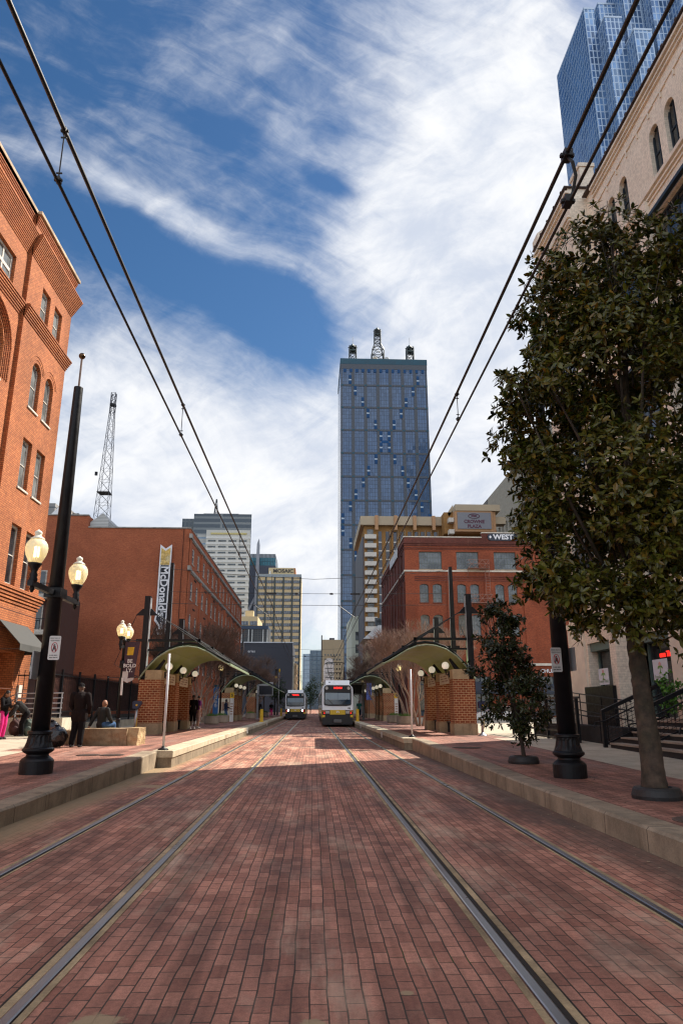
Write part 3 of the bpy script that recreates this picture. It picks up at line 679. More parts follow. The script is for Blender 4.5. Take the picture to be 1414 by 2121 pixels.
text("EPOCH CHURCH", .62, M_white, C, (27.2, y0-.06, 5.72), bold=.008, ext=.03, sx=1.05)
for a, b in ((26.35, 33.1), (12.5, 16.3), (17.3, 21.1)):
    f = MB(); n = 3
    for k in range(n+1): f.box(a+(b-a)*k/n-.06, a+(b-a)*k/n+.06, y0+.2, y0+.3, .6, 5.1)
    f.box(a, b, y0+.21, y0+.29, 4.1, 4.25); f.box(a, b, y0+.21, y0+.29, .6, 1.1); fo = f.build('shopfront', M_darkframe, C); MB().box(a, b, y0+.3, y0+.33, .6, 5.1).build('pane', M_glass, fo)
M_navy = plain('navy_canvas', (.03, .036, .05), .85)
awning(C, 'y', y0, -1, 26.35, 33.1, 4.2, 3.3, 1.1, .25, M_navy); awning(C, 'y', y0, -1, 17.2, 24.0, 4.5, 3.5, 1.2, .4, M_navy)
text("ESSO", .62, M_white, C, (20.4, y0-1.27, 3.55), ext=.02, spacing=1.25); text("EILI", .62, M_white, C, (20.4, y0-.75, 4.35), ext=.02, spacing=1.25)

# ------------------------------------------------------------------ cream painted building on the right
D = thing('painted_brick_building', 'cream painted brick building at the right edge with arched windows behind the big magnolia', 'building', (20, 10, .2))
px = 11.2; w = MB(); ops = []; arch = []
for c in (21.55, 18.1, 14.7, 11.3, 7.9, 4.5):
    for k in (-.5, .5): arch.append((c+k*1.05-.33, c+k*1.05+.33, 18.55, 20.42, .33))
big = [(c-1.35, c+1.35, z0, z1, 0) for c in (26.6, 21.55, 18.1, 14.7, 11.3, 7.9, 4.5) for z0, z1 in ((14.6, 17.3), (10.2, 12.9), (5.8, 8.6))]
gl = [(26.1, 28.5, 1.25, 4.0, 0, .7), (21.65, 24.1, 1.25, 4.0, 0, .7), (17.4, 19.7, 1.25, 4.0, 0, .7), (13.2, 15.5, 1.25, 4.0, 0, .7)]
arch2 = [(c+k*1.05-.33, c+k*1.05+.33, 18.9, 20.8, .33) for c in (26.6,) for k in (-.6, .6)]
pv = 10.45
pgl = [(24.6, 26.6, 1.25, 3.9, 0, .5)]; pw2 = [(25.1, 27.3, z0, z1, 0) for z0, z1 in ((14.6, 17.3), (10.2, 12.9), (5.8, 8.6))]; parch = [(c-.3, c+.3, 18.7, 20.5, .3) for c in (25.55, 26.75)]
facade(w, 'x', pv, 24.1, 28.3, .2, 22.6, pgl+pw2+parch, .25, -1)
gl = [o for o in gl if o[0] < 24]; big = [o for o in big if o[0] < 24]
facade(w, 'x', px, -30, 24.1, .2, 22.1, big+arch+gl, .25, -1)
back_box(w, pv, 32, 24.1, 28.3, .2, 22.6, ('-x',)); back_box(w, px, 32, -30, 24.1, .2, 22.1, ('-x', '+y')); w.build('wall', M_cream, D)
core(D, 12.4, 31, -29, 23.9, .3, 21.5); core(D, 11.3, 31, 24.4, 28.0, .3, 21.9)
for o in parch: window(D, 'x', -1, pv, *o[:4], M_darkframe, M_glass, .2, .055, 2, 2, None)
for o in pw2: window(D, 'x', -1, pv, *o[:4], M_darkframe, M_glass, .2, .09, 4, 2, M_cream_plain, bar=.07)
for o in arch: window(D, 'x', -1, px, *o[:4], M_darkframe, M_glass, .2, .055, 2, 2, None)
for o in big: window(D, 'x', -1, px, *o[:4], M_darkframe, M_glass, .2, .09, 4, 2, M_cream_plain, bar=.07)
def mould(name, rows, m=M_cream_plain):
    mb = MB()
    for r in rows: y0, y1, z, h, e = r[:5]; pp = r[5] if len(r) > 5 else px; mb.box(pp-e, pp-.002, y0, y1, z, z+h)
    return mb.build(name, m, D)
mould('cornice', [(-30, 23.4, 21.9, .1, .16), (-30, 23.4, 21.72, .07, .11), (-30, 23.4, 21.55, .06, .08), (-30, 23.4, 21.1, .05, .035), (24.0, 28.4, 22.3, .1, .16, pv), (24.0, 28.4, 22.1, .07, .1, pv), (24.0, 28.4, 21.1, .09, .17, pv), (24, 28.4, 20.94, .07, .12, pv), (24, 28.4, 20.8, .06, .08, pv)])
mould('sill_band', [(-30, 23.3, 18.3, .14, .12), (-30, 23.3, 18.12, .07, .08), (-30, 23.3, 17.95, .06, .05), (24, 28.4, 18.3, .12, .12, pv), (-30, 24, 13.6, .14, .1), (-30, 24, 9.2, .14, .1), (-30, 24, 4.75, .2, .16), (24, 28.4, 4.6, .2, .14, pv)])
mould('pilaster', [(c-.35, c+.35, .2, 17.94, .16) for c in (19.82, 16.4, 13.0, 9.6, 6.2)]+[(19.9, 21.5, .2, 4.74, .1715), (26.75, 28.33, .2, 4.59, .1, pv)])
mb = MB()
for k in range(40): y = 23-k*.86; mb.box(px-.05, px-.003, y, y+.06, 20.85, 21.06); mb.box(px-.05, px-.003, y-.3, y+.06, 21.061, 21.1)
mb.build('dentil', M_cream_plain, D)
mb = MB(); mb.box(px-.2, 32, -30, 24.05, 22.1, 22.15); mb.box(pv-.18, 32, 24.0, 28.4, 22.6, 22.65)
for k in range(60): mb.box(px-.21, px-.1, 23.4-k*.9, 23.5-k*.9, 22.15, 22.21)
for k in range(5): mb.box(pv-.19, pv-.1, 24.4+k*.9, 24.5+k*.9, 22.65, 22.71)
mb.build('coping', plain('dark_clay_coping', (.06, .04, .035), .8), D)
mb = MB(); mb.box(11.25, 11.85, 24.5, 25.5, 22.2, 24.1); mb.box(11.2, 11.9, 24.45, 25.55, 24.1, 24.28); mb.build('chimney', M_cream, D)
mb = MB(); mb.box(pv-.12, 11.1, 27.7, 28.42, 22.7, 23.15); mb.prism([(pv-.12, 23.15), (11.1, 23.15), (pv+.3, 23.5)], 27.7, 28.42, 'y'); mb.build('corner_turret', M_cream, D)
for a, b, c, d, e in big: mb = MB(); mb.box(px-.2, px-.05, a-.15, b+.15, d+.02, d+.14); mb.build('window_hood', M_darkframe, D)
M_green = plain('green_steel', (.10, .15, .14), .5)
for o, pp in [(o, px) for o in gl]+[(o, pv) for o in pgl]:
    a, b = o[:2]; f = MB(); x = pp+.42; zt = o[3]
    f.box(x-.06, x+.06, a, a+.1, 1.25, zt); f.box(x-.06, x+.06, b-.1, b, 1.25, zt); f.box(pp+.1, x+.06, a, b, zt-.3, zt); fo = f.build('shop_window', M_green, D)
    MB().box(x, x+.02, a+.1, b-.1, 1.25, zt-.3).build('pane', M_glass, fo)
    MB().box(pp-.14, pp-.02, a-.25, b+.3, .35, 2.3).build('black_panel', M_black, D) if a > 24 else None
# posters in the shop windows
M_poster = plain('poster_white', (.62, .63, .68), .55, var=.06); M_leafg = plain('poster_green', (.12, .33, .035), .6); M_pink = plain('poster_pink', (.62, .33, .30), .6); M_ink = plain('ink_grey_green', (.28, .36, .26), .6)
for (px_, yc, zc, hw, hh, lab) in ((10.28, 24.95, 2.62, .42, .28, 'small white poster with a green tree emblem in the shop window beside the black post'), (11.0, 22.2, 2.72, .48, .33, 'larger white poster with a green tree emblem in the shop window right of the trunk')):
    T = thing('poster', lab, 'poster', (px_, yc, zc-hh), 0, 'tree emblem posters in the shop windows')
    MB().box(px_, px_+.015, yc-hw, yc+hw, zc-hh, zc+hh).build('sheet', M_poster, T)
    m = MB(); x = px_-.005
    for k in range(7): an = k*math.pi/6; m.ball((x, yc-math.cos(an)*.13, zc+.06+math.sin(an)*.05), .035, 8, 6, (.2, 1, 1))
    m.box(x-.002, x, yc-.02, yc+.02, zc-.1, zc+.08); m.prism([(yc-.1, zc-.12), (yc+.1, zc-.12), (yc, zc-.03)], x-.002, x, 'x'); m.build('emblem', M_leafg, T)
    m = MB(); m.ball((x, yc, zc+.17), .075, 10, 8, (.1, 1.2, 1)); m.build('emblem_crown', M_pink, T)
    text("Family Thais", .165, M_ink, T, (x, yc, zc-hh+.12), '-x', ext=.002)
NE = thing('neon_sign', 'small red neon sign hanging inside the shop window beside the trunk', 'sign', (px+.35, 22.8, 3.0))
text("assa Thai", .24, emis('neon_red', (1, .03, .02), .5), NE, (px+.33, 22.75, 3.25), '-x', bold=.012, ext=.01)
MB().box(px+.35, px+.37, 22.1, 23.5, 3.05, 3.45).build('backing', M_black, NE)

# ---- steps and ramp with black railings
ST = thing('stairs', 'concrete steps with dark risers leading up to the cream building', 'stairs', (9.5, 18.5, .33))
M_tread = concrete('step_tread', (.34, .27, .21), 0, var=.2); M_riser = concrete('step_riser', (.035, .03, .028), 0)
for k in range(5):
    x = 9.12+k*.36; z = .36+.165*(k+1); t = MB(); t.box(x-.03, x+.36, 13.4, 22.1, z-.05, z); t.build('tread', M_tread, ST)
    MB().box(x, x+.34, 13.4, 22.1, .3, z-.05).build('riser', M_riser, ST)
MB().box(10.92, 11.19, 13.4, 24.0, .3, 1.24).build('landing', M_tread, ST)
def rail_stair(y, lab, solid):
    T = thing('handrail', lab, 'railing', (9.0, y, .35), 0, 'black railings of the steps')
    x0, x1, zb = 9.0, 11.05, .36
    n = MB(); n.box(x0-.055, x0+.055, y-.055, y+.055, zb-.06, zb+1.04); n.box(x0-.09, x0+.09, y-.09, y+.09, zb-.06, zb-.02); n.build('newel', M_black, T)
    n = MB(); n.box(x1-.05, x1+.05, y-.05, y+.05, 1.2, 2.35); n.build('newel', M_black, T)
    sl = (2.28-1.42)/(x1-x0)
    r = MB(); r.prism([(x0-.06, 1.37), (x1, 2.25), (x1, 2.38), (x0-.06, 1.48)], y-.05, y+.05, 'y'); r.build('top_rail', M_black, T)
    r = MB(); r.tube([(x0-.35, y-.09, .95), (x0-.3, y-.09, 1.12), (x0, y-.09, 1.16), (x1, y-.09, 2.05)], .022, 8); r.build('grab_rail', M_black, T)
    m = MB()
    for k in range(17): x = x0+.12+k*.115; m.tube([(x, y, .55+(x-x0)*.42), (x, y, 1.4+(x-x0)*sl)], .007, 4)
    for k in range(7): m.tube([(x0+.06, y, .62+k*.11), (x1-.06, y, .62+k*.11+(x1-x0)*.42)], .007, 4)
    m.prism([(x0, .44), (x1, 1.3), (x1, 1.36), (x0, .5)], y-.02, y+.02, 'y'); m.build('mesh_panel', M_black, T)
rail_stair(22.2, 'black handrail at the far end of the steps, next to the ramp', 1); rail_stair(19.75, 'black handrail in the middle of the steps, seen left of the trunk', 1); rail_stair(17.0, 'black handrail at the near end of the steps by the right edge', 1)
RP = thing('ramp_fence', 'black ramp guard with wire mesh behind the small magnolia and the black post', 'fence', (9.0, 28, .43))
for y in (24.4, 26.0, 27.6, 29.2, 30.8, 32.4): m = MB(); m.box(8.96, 9.06, y-.05, y+.05, .38, 1.86); m.box(8.9, 9.12, y-.1, y+.1, .38, .41); m.build('post', M_black, RP)
MB().box(8.92, 9.1, 24.3, 32.5, 1.86, 1.93).build('top_rail', plain('worn_black_rail', (.06, .05, .045), .45), RP)
m = MB()
for k in range(66): m.tube([(9.01, 24.4+k*.122, .78), (9.01, 24.4+k*.122, 1.86)], .006, 4)
for k in range(9): m.tube([(9.01, 24.4, .8+k*.12), (9.01, 32.4, .8+k*.12)], .006, 4)
m.build('mesh_panel', M_black, RP); m = MB(); m.box(8.98, 9.04, 24.4, 32.4, .72, .79); m.box(8.98, 9.04, 24.4, 32.4, .46, .53); m.build('bottom_rail', M_black, RP)
m = MB(); m.tube([(9.2, 24.0, 1.28), (9.2, 32, 1.75)], .022, 6); m.tube([(9.2, 22.4, .55), (9.2, 22.4, 1.25), (9.2, 24, 1.3)], .022, 6); m.tube([(9.2, 23.0, .5), (9.2, 23.0, 1.27)], .02, 6); m.build('grab_rail', M_black, RP)
RB2 = thing('ramp_fence', 'upper ramp railing of thin black tubes in front of the black panels', 'fence', (10.3, 27, .43))
for z in (1.5, 1.8, 2.1): m = MB(); m.tube([(10.12, 22.6, z-.35), (10.12, 31, z+.25)], .022, 6); m.build('rail', M_black, RB2)
for y in (23, 25, 27, 29, 31): m = MB(); m.tube([(10.12, y, .7), (10.12, y, 1.74+(y-22.6)*.0714)], .022, 6); m.build('post', M_black, RB2)
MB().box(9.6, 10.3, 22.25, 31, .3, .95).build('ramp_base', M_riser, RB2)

# ------------------------------------------------------------------ left: ramp wall, railing and fence
RW = thing('ramp_wall', 'pale concrete ramp wall on the left with a steel tube railing on top', 'wall', (-12.2, 32, .43))
m = MB(); m.box(-13.4, -10.7, 31.5, 31.75, .4, 1.13); m.box(-10.95, -10.7, 31.75, 34, .4, 1.13); m.build('wall', M_concx, RW)
M_steel = plain('galvanised_steel', (.42, .43, .45), .35, .8, var=.15)
m = MB()
for k in range(5): z = 1.3+k*.21; m.tube([(-13.4, 31.6, z-.28), (-12.75, 31.6, z), (-10.8, 31.6, z+.03)], .025, 6)
for x in (-12.75, -11.8, -10.85): m.tube([(x, 31.6, 1.1), (x, 31.6, 2.18)], .025, 6)
m.build('railing', M_steel, RW)
FN = thing('privacy_fence', 'black steel fence backed with dark red-brown slats in front of the blank brick wall', 'fence', (-12.2, 43, .43))
MB().box(-12.35, -12.05, 33.0, 52.2, .4, .8).build('kerb_wall', M_conc, FN)
fy = [33.2, 35.3, 37.9, 40.5, 43.1, 45.7, 48.6, 51.8]
for y in fy: m = MB(); m.box(-12.25, -12.15, y-.05, y+.05, .8, 3.35); m.build('post', M_black, FN)
m = MB()
for z in (1.05, 1.35, 3.05): m.box(-12.23, -12.18, 33.2, 51.8, z, z+.05)
m.build('rail', M_black, FN)
m = MB()
for k in range(125): m.box(-12.21, -12.19, 33.3+k*.148, 33.32+k*.148, .95, 3.2)
m.build('picket', M_black, FN)
M_slat = brick('brown_slats', (.13, .045, .03), (.105, .036, .025), (.02, .009, .007), bw=.1, bh=8, ms=.012, stain=.3, bump=.4)
MB().box(-12.32, -12.27, 33.25, 51.8, 1.4, 3.05).build('slat_panel', M_slat, FN)
m = MB(); m.box(-12.6, -12.36, 33.25, 51.8, .8, 1.15); m.build('backing', plain('grey_rubble', (.16, .16, .16), .8), FN)
FN2 = thing('gate', 'short black picket gate between orange building and fence', 'gate', (-12.9, 33, .43))
m = MB()
for k in range(5): m.tube([(-13.4+k*.26, 33.1, 1.1), (-13.4+k*.26, 33.1, 3.2)], .018, 4)
m.build('picket', M_black, FN2); m = MB(); m.box(-13.45, -12.2, 33.08, 33.12, 2.95, 3.0); m.box(-13.45, -12.2, 33.08, 33.12, 1.3, 1.35); m.build('rail', M_black, FN2)

# ------------------------------------------------------------------ towers and blocks down the street
def tower(name, label, x0, x1, y0, y1, H, m, cat='building'):
    t = thing(name, label, cat, ((x0+x1)/2, (y0+y1)/2, 0)); MB().box(x0, x1, y0, y1, -.05, H).build('wall', m, t); return t
# tall glass tower with the crossed pattern of blue panes
T = thing('glass_tower', 'tall blue-grey glass tower with dark X pattern and lattice masts on the roof', 'skyscraper', (55, 550, 0))
X0, X1, Y0, Y1, H = 19.8, 91.2, 520., 578., 280.
M_rt = panes('tower_glass', (.07, .105, .165), (.028, .038, .052), 2.04, 3.28, .11, .10, .45, .16, .9, .04, .012, (.05, .09, .165))
M_rt_side = panes('tower_side_glass', (.19, .19, .2), (.04, .04, .045), 1.84, 3.72, .2, .2, .3, .1, .7, .04)
MB().box(X0, X1, Y0, Y1, -.05, H).build('wall', M_rt, T)
M_band = plain('tower_grey_band', (.055, .062, .075), .45, .1, var=.08, scale=.2); M_teal = plain('tower_teal', (.008, .055, .085), .45, .1, var=.15, scale=.2); M_bluep = plain('tower_blue_pane', (.010, .055, .15), .5, .0, var=.3, scale=.15, spec=.2); M_whitep = plain('tower_white_pane', (.34, .42, .50), .4, 0, var=.1)
cw = (X1-X0)/7.
for k in range(8):
    x = X0+k*cw; hw = 2.0 if 0 < k < 7 else .9; xx = min(max(x, X0+.9), X1-.9); MB().box(xx-hw*.62, xx+hw*.62, Y0-.25, Y0-.02, 0, H-9).build('vertical_band', M_band, T)
rows = [H-9]+[256-k*19.72 for k in range(13)]
for k, z in enumerate(rows[1:]): MB().box(X0, X1, Y0-.35, Y0-.26, z-1.0, z+.6).build('horizontal_band', M_band, T)
tm = MB().box(-1.1, 1.1, -.06, 0, -.8, .5).mesh('teal_node', M_teal); stuff_split('teal_node', tm, [(min(max(X0+k*cw, X0+1.4), X1-1.4), Y0-.36, z) for z in rows[1:] for k in range(8)], T)
MB().box(X0-.3, X1+.3, Y0-.4, Y1, H-5, H).build('crown_band', M_teal, T); MB().box(X0-.1, X1+.1, Y0-.3, Y0-.03, H-9.5, H-5).build('crown_band', M_band, T)
pb = MB().box(0, 2.3, -.12, 0, 0, 3.1).mesh('blue_pane', M_bluep); pw_ = MB().box(0, 2.1, -.12, 0, 0, 1.25).mesh('white_pane', M_whitep)
blue = []; white = []; xm = (X0+X1)/2; zc = 206.6
for up, n in ((1, 7), (-1, 20)):
    for i in range(n):
        q = i % 14; q = q if q < 7 else 13-q; dx = 3.3+10.2*(q//2)+4.2*(q % 2); z = zc+up*(4.9+9.85*i)
        for sd in (1, -1):
            x = xm+sd*dx-1.15
            if X0 < x < X1-2.3 and 0 < z < H-12: blue.append((x, Y0-.3, z+.9)); blue.append((x, Y0-.3, z-4.0)); white.append((x, Y0-.3, z-.75))
for k in range(14): blue.append((X0+2.4+k*(X1-X0-7.2)/13., Y0-.3, H-12.5))
blue.sort(key=lambda p: -p[2]); stuff_split('blue_pane', pb, blue, T); stuff_split('white_pane', pw_, white, T)
MB().box(xm-3, xm+3, Y0-.42, Y0-.3, zc-1, zc+1.0).build('blue_pane', M_bluep, T)
M_lat = plain('lattice_steel', (.09, .10, .10), .5, .4); M_dgreen = plain('dark_green_cap', (.02, .045, .04), .5)
def lattice(mb, cx, cy, z0, z1, w0, w1, n, r=.35, n_s=4):
    P = lambda z, i: (cx+(w0+(w1-w0)*(z-z0)/(z1-z0))*(1 if i in (0, 1) else -1), cy+(w0+(w1-w0)*(z-z0)/(z1-z0))*(1 if i in (0, 3) else -1), z)
    for i in range(4): mb.tube([P(z0, i), P(z1, i)], r, n_s)
    for k in range(n):
        za, zb = z0+(z1-z0)*k/n, z0+(z1-z0)*(k+1)/n
        for i in range(4):
            j = (i+1) % 4; mb.tube([P(za, i), P(zb, j)], r*.55, 4); mb.tube([P(zb, i), P(za, j)], r*.55, 4); mb.tube([P(zb, i), P(zb, j)], r*.5, 4)
for cx, z1, w in ((X0+10.5, H+15, 2.9), (X1-12.5, H+15, 2.9)):
    m = MB(); lattice(m, cx, Y0+8, H, z1, w, w, 3, .42); ma = m.build('lattice_mast', M_lat, T)
    m = MB(); m.box(cx-w-.2, cx+w+.2, Y0+8-w-.2, Y0+8+w+.2, z1-4.5, z1-3.6); m.lathe([(w*1.45, z1-.6), (w*.05, z1+3.4)], (cx, Y0+8, 0), 4); m.build('cap', M_dgreen, ma); m = MB(); m.tube([(cx, Y0+8, z1+3), (cx, Y0+8, z1+10)], .16, 4); m.build('antenna', M_lat, ma)
m = MB(); lattice(m, xm-2.5, Y0+25, H, H+20, 5.2, 5.0, 4, .5); lattice(m, xm-2.5, Y0+25, H+20, H+27, 5.0, 2.7, 1, .45); lattice(m, xm-2.5, Y0+25, H+27, H+41, 2.7, 2.6, 4, .42); ma = m.build('lattice_mast', M_lat, T)
m = MB(); m.lathe([(3.9, H+40.5), (.1, H+44.5)], (xm-2.5, Y0+25, 0), 4); m.box(xm-5, xm, Y0+22.5, Y0+27.5, H+36.6, H+37.6); m.build('cap', M_dgreen, ma)
m = MB(); m.box(X0+14, X1-16, Y0+11, Y0+11.4, H+5, H+5.5); m.box(X0+14, X1-16, Y0+11, Y0+11.4, H+3.2, H+3.5)
for k in range(2): m.box(X0+20+k*29, X0+20.6+k*29, Y0+11, Y0+11.5, H, H+5.4); m.box(X0+21.6+k*29, X0+22.2+k*29, Y0+11, Y0+11.5, H, H+5.4)
m.build('roof_rail', M_lat, T); MB().box(xm-12, xm+12, Y0+14, Y0+40, H, H+3.4).build('penthouse', M_band, T)
for x, c in ((xm-6.5, (.42, .36, .27)), (xm+3.5, (.42, .42, .40))):
    m = MB(); m.ball((x, Y0+7, H+4), 2.0, 16, 8, (1, .3, 1)); m.tube([(x, Y0+7.5, H), (x, Y0+7.5, H+3)], .3, 5); m.build('dish', plain('dish', c, .6), T, True)

# dark slab and pale slab on the left
T = thing('dark_tower', 'dark glass office slab with an antenna, farthest behind the red warehouse', 'skyscraper', (-58, 450, 0))
m = MB(); m.prism([(-75, 420), (-39.4, 420), (-46, 470), (-75, 470)], -.05, 117.5, 'z'); m.build('wall', panes('dark_slab', (.035, .05, .065), (.16, .18, .19), 80, 3.6, .7, .2, .2, .1, .7, .01), T)
MB().box(-84, -75.02, 430, 480, -.05, 117).build('wing', panes('dark_slab_b', (.035, .05, .065), (.12, .14, .15), 2.4, 3.6, .5, .2, .2, .1, .7, .01), T)
MB().box(-70, -48, 425, 460, 117.5, 119.2).build('penthouse', plain('slab_roof', (.2, .2, .2), .6), T)
m = MB(); lattice(m, -64.5, 440, 117.5, 133, 1.6, .2, 4, .25); m.build('antenna', M_lat, T)
T = thing('office_tower', 'pale ribbed office tower with rows of short dark windows in front of the dark slab', 'skyscraper', (-48, 400, 0))
M_pale = plain('pale_panel', (.52, .51, .46), .6, var=.06, scale=.05)
m = MB(); m.prism([(-60.45, 380), (-36, 380), (-43, 425), (-60.45, 425)], -.05, 97.2, 'z'); m.build('wall', M_pale, T)
MB().box(-66, -60.5, 384, 425, -.05, 95.5).build('side_wall', panes('blue_side', (.15, .22, .3), (.4, .4, .38), 60, 3.4, 1.3, .2, .1, .1, .6, .01), T)
wm = MB().box(0, 4.3, -.12, 0, 0, .9).mesh('window', glassmat('tower_win', (.03, .04, .045), .15)); fm = MB().box(-.15, 4.3, -.1, 0, -.8, -.25)
loc = [(-59.4+c*5.75, 380, 90.5-r*3.35) for r in range(25) for c in range(4)]
stuff_split('window', wm, loc, T, 100)
m = MB()
for r in range(27): m.box(-60.5, -35.9, 379.8, 379.999, 92.2-r*3.35, 93.4-r*3.35)
m.build('spandrel', plain('white_spandrel', (.62, .61, .57), .6, var=.05), T)
MB().box(-58, -38, 379.7, 379.95, 94.6, 95.6).build('roof_band', plain('gold_band', (.5, .42, .16), .5), T)
T = thing('stepped_tower', 'dark blue grid tower with a grey spire behind the cream block', 'skyscraper', (-40, 540, 0))
MB().box(-50.5, -29.5, 520, 560, -.05, 105).build('wall', panes('blue_grid', (.02, .028, .05), (.075, .085, .115), 1.5, 2.6, .7, .25, .1, .2, .6, .01), T)
MB().box(-50.5, -29.5, 520, 560, 105, 111).build('crown', panes('teal_crown', (.02, .13, .17), (.03, .08, .11), 1.2, 6, .2, .2, .3, .2, .7, .01), T)
MB().box(-50.3, -29.7, 520.3, 560, 111, 114).build('parapet', panes('ribbed_top', (.30, .33, .36), (.1, .11, .12), 1.0, 20, .25, .3, .1, .1, .5, .01), T)
m = MB(); m.prism([(-44.3, 60), (-40.9, 60), (-41.4, 120), (-42.0, 124), (-43.3, 120)], 512, 516, 'y'); m.prism([(-49, 70), (-44.3, 80), (-44.3, 76.5), (-49, 66)], 513, 515, 'y'); m.build('spire', plain('spire_grey', (.30, .31, .34), .5), T)

# cream banded block with its name on the roof
T = thing('banded_apartment_tower', 'cream and grey banded apartment tower with large letters on its roof sign', 'apartment tower', (-17, 350, 0))
M_creamc = plain('cream_panel', (.56, .44, .25), .7, var=.06, scale=.1); M_dkgreen = plain('dark_green_strip', (.035, .05, .05), .5)
x0, x1 = -27.25, -6.3
MB().box(x0, x1, 330, 352, -.05, 61.6).build('wall', M_creamc, T); MB().box(x0-.15, x1+.15, 329.8, 352, 61.6, 63).build('parapet', plain('grey_parapet', (.25, .29, .31), .5), T)
for k in range(6): xx = x0+k*(x1-x0)/5; xx = min(max(xx, x0+.32), x1-.32); MB().box(xx-.32, xx+.32, 329.5, 329.99, 0, 61.6).build('column_strip', M_dkgreen, T)
M_wband = panes('apartment_glass', (.23, .265, .31), (.02, .025, .03), 1.02, 30, .1, .15, 0, .35, .6, .02, .25, (.045, .05, .06))
bw = (x1-x0)/5-.8; wm = MB().box(0, bw, -.1, 0, 0, 1.45).mesh('window', M_wband)
loc = [(x0+k*(x1-x0)/5+.4, 330, 58.6-r*2.92) for r in range(19) for k in range(5)]
stuff_split('window', wm, loc, T, 100)
MB().box(-22.3, -10, 336, 350, 63, 67.3).build('penthouse', M_creamc, T); MB().box(-27, -22.3, 336, 350, 63, 64.2).build('penthouse', M_creamc, T)
M_ink2 = plain('dark_letters', (.045, .04, .04), .5)
text("MOSAIC", 2.5, M_ink2, T, (-15.2, 335.8, 65.7), bold=.06, ext=.1, sx=1.08)
m = MB(); m.box(-10, -9.2, 336, 350, 63, 67.2); m.build('rust_stair', plain('rust_edge', (.35, .14, .05), .7), T); m = MB(); m.tube([(-21.5, 335.5, 63), (-21.5, 335.5, 65.6)], .25, 6); m.build('vent', M_white, T)
m = MB(); m.box(x1+.01, x1+.12, 330, 352, 0, 61.6); m.build('side_wall', M_creamc, T)
T = tower('low_apartment_block', 'low cream block with window strips, left of the banded apartment tower', -34, -20.9, 262, 285, 34.3, M_creamc)
wm = MB().box(0, 2.6, -.1, 0, 0, 1.5).mesh('window', M_wband); stuff_split('window', wm, [(-33.4+k*3.2, 262, 31-r*2.9) for r in range(5) for k in range(4)], T); MB().box(-26, -23, 266, 270, 34.3, 37).build('penthouse', M_creamc, T)
T = thing('louvred_plant', 'dark louvred roof plant with pale posts above the dark blank block', 'roof plant', (-18, 220, 18))
MB().box(-26, -13.7, 215, 225, 18, 24.6).build('wall', panes('louvres', (.03, .035, .04), (.08, .08, .08), 1.0, .55, .15, .4, 0, .2, .4, .01), T); MB().box(-26, -13.9, 214.8, 225, 24.6, 25.6).build('roof', plain('navy_roof', (.02, .04, .075), .5), T)
m = MB()
for x in (-22, -19.9, -18.8, -15.5, -14.2): m.box(x, x+.25, 214.6, 214.9, 20.4, 24.4)
m.box(-26, -12, 212, 214.5, 20.0, 20.3); m.box(-26, -12, 212, 214.5, 18.6, 19.0)
for x in (-21.5, -17, -12.3): m.box(x, x+.3, 212, 212.4, 19, 20)
m.build('deck_frame', plain('pale_post', (.5, .5, .48), .5), T)
T = tower('blank_block', 'dark blue-grey blank-walled block with small white lettering, behind the left crape myrtles', -34, -5.6, 190, 214, 18.2, plain('slate_wall', (.035, .038, .052), .65, var=.08, scale=.2))
text("eries", 1.0, M_white, T, (-16.55, 189.9, 16.0), ext=.03); MB().box(-34, -5.4, 189.8, 190.2, 18.2, 18.5).build('coping', plain('pale_coping', (.5, .52, .55), .5), T)
m = MB(); m.prism([(191, 0), (214, 0), (214, 12), (191, 14)], -5.58, -5.2, 'x'); m.build('side_wall', plain('pale_side', (.5, .5, .44), .6), T)
m = MB()
for k in range(6): m.box(-5.2, -4.6, 192+k*3.4, 192.4+k*3.4, 0, 13); m.box(-5.2, -4.6, 192, 212, 2+k*2, 2.2+k*2)
m.build('fire_stair', M_coptan, T)
# at the end of the street
T = thing('blue_office_block', 'mirror-blue office block at the far end of the street, between the trams', 'building', (-1, 620, 0))
MB().box(-3, 20, 600, 640, -.05, 48.1).build('wall', panes('pale_blue_glass', (.12, .19, .26), (.17, .25, .33), 4, 3.6, .3, .2, .2, .08, .8, .02), T)
m = MB(); m.prism([(-9.1, 605), (-3.02, 600), (-3.02, 640), (-9.1, 640)], -.05, 45.3, 'z'); m.build('side_wall', panes('light_blue_glass', (.30, .40, .50), (.25, .33, .42), 4, 3.6, .3, .2, .1, .05, .8, .02), T)
T = tower('beige_block', 'plain beige block with tiny square windows at the end of the street', 5.2, 18, 420, 450, 40.4, plain('beige_wall', (.30, .25, .17), .75, var=.06, scale=.1))
wm = MB().box(0, .75, -.1, 0, 0, 1).mesh('window', M_glass); stuff_split('window', wm, [(6.6+k*1.7, 420, 31-r*2.7) for r in range(8) for k in range(6)], T); MB().box(4.5, 5.15, 420, 424, -.05, 43).build('stair_shaft', plain('dark_shaft', (.08, .08, .08), .7), T)
m = MB(); m.box(9.5, 12.5, 424, 440, 40.4, 41.8); m.build('penthouse', M_band, T)
T = thing('white_dome_block', 'white rounded block behind the pantograph of the near tram', 'building', (9, 300, 0))
m = MB(); m.prism([(4.4, -.05), (8.6, -.05), (8.6, 19.5), (8.1, 21), (7.2, 21.6), (5.8, 21.6), (4.9, 20.6), (4.4, 18)], 300, 312, 'y'); m.build('wall', plain('white_stucco', (.55, .56, .58), .6, var=.05), T)
m = MB()
for k in range(10): m.box(4.9, 8.2, 299.9, 299.99, 2+k*1.9, 2.35+k*1.9)
m.build('window', M_glass3, T)
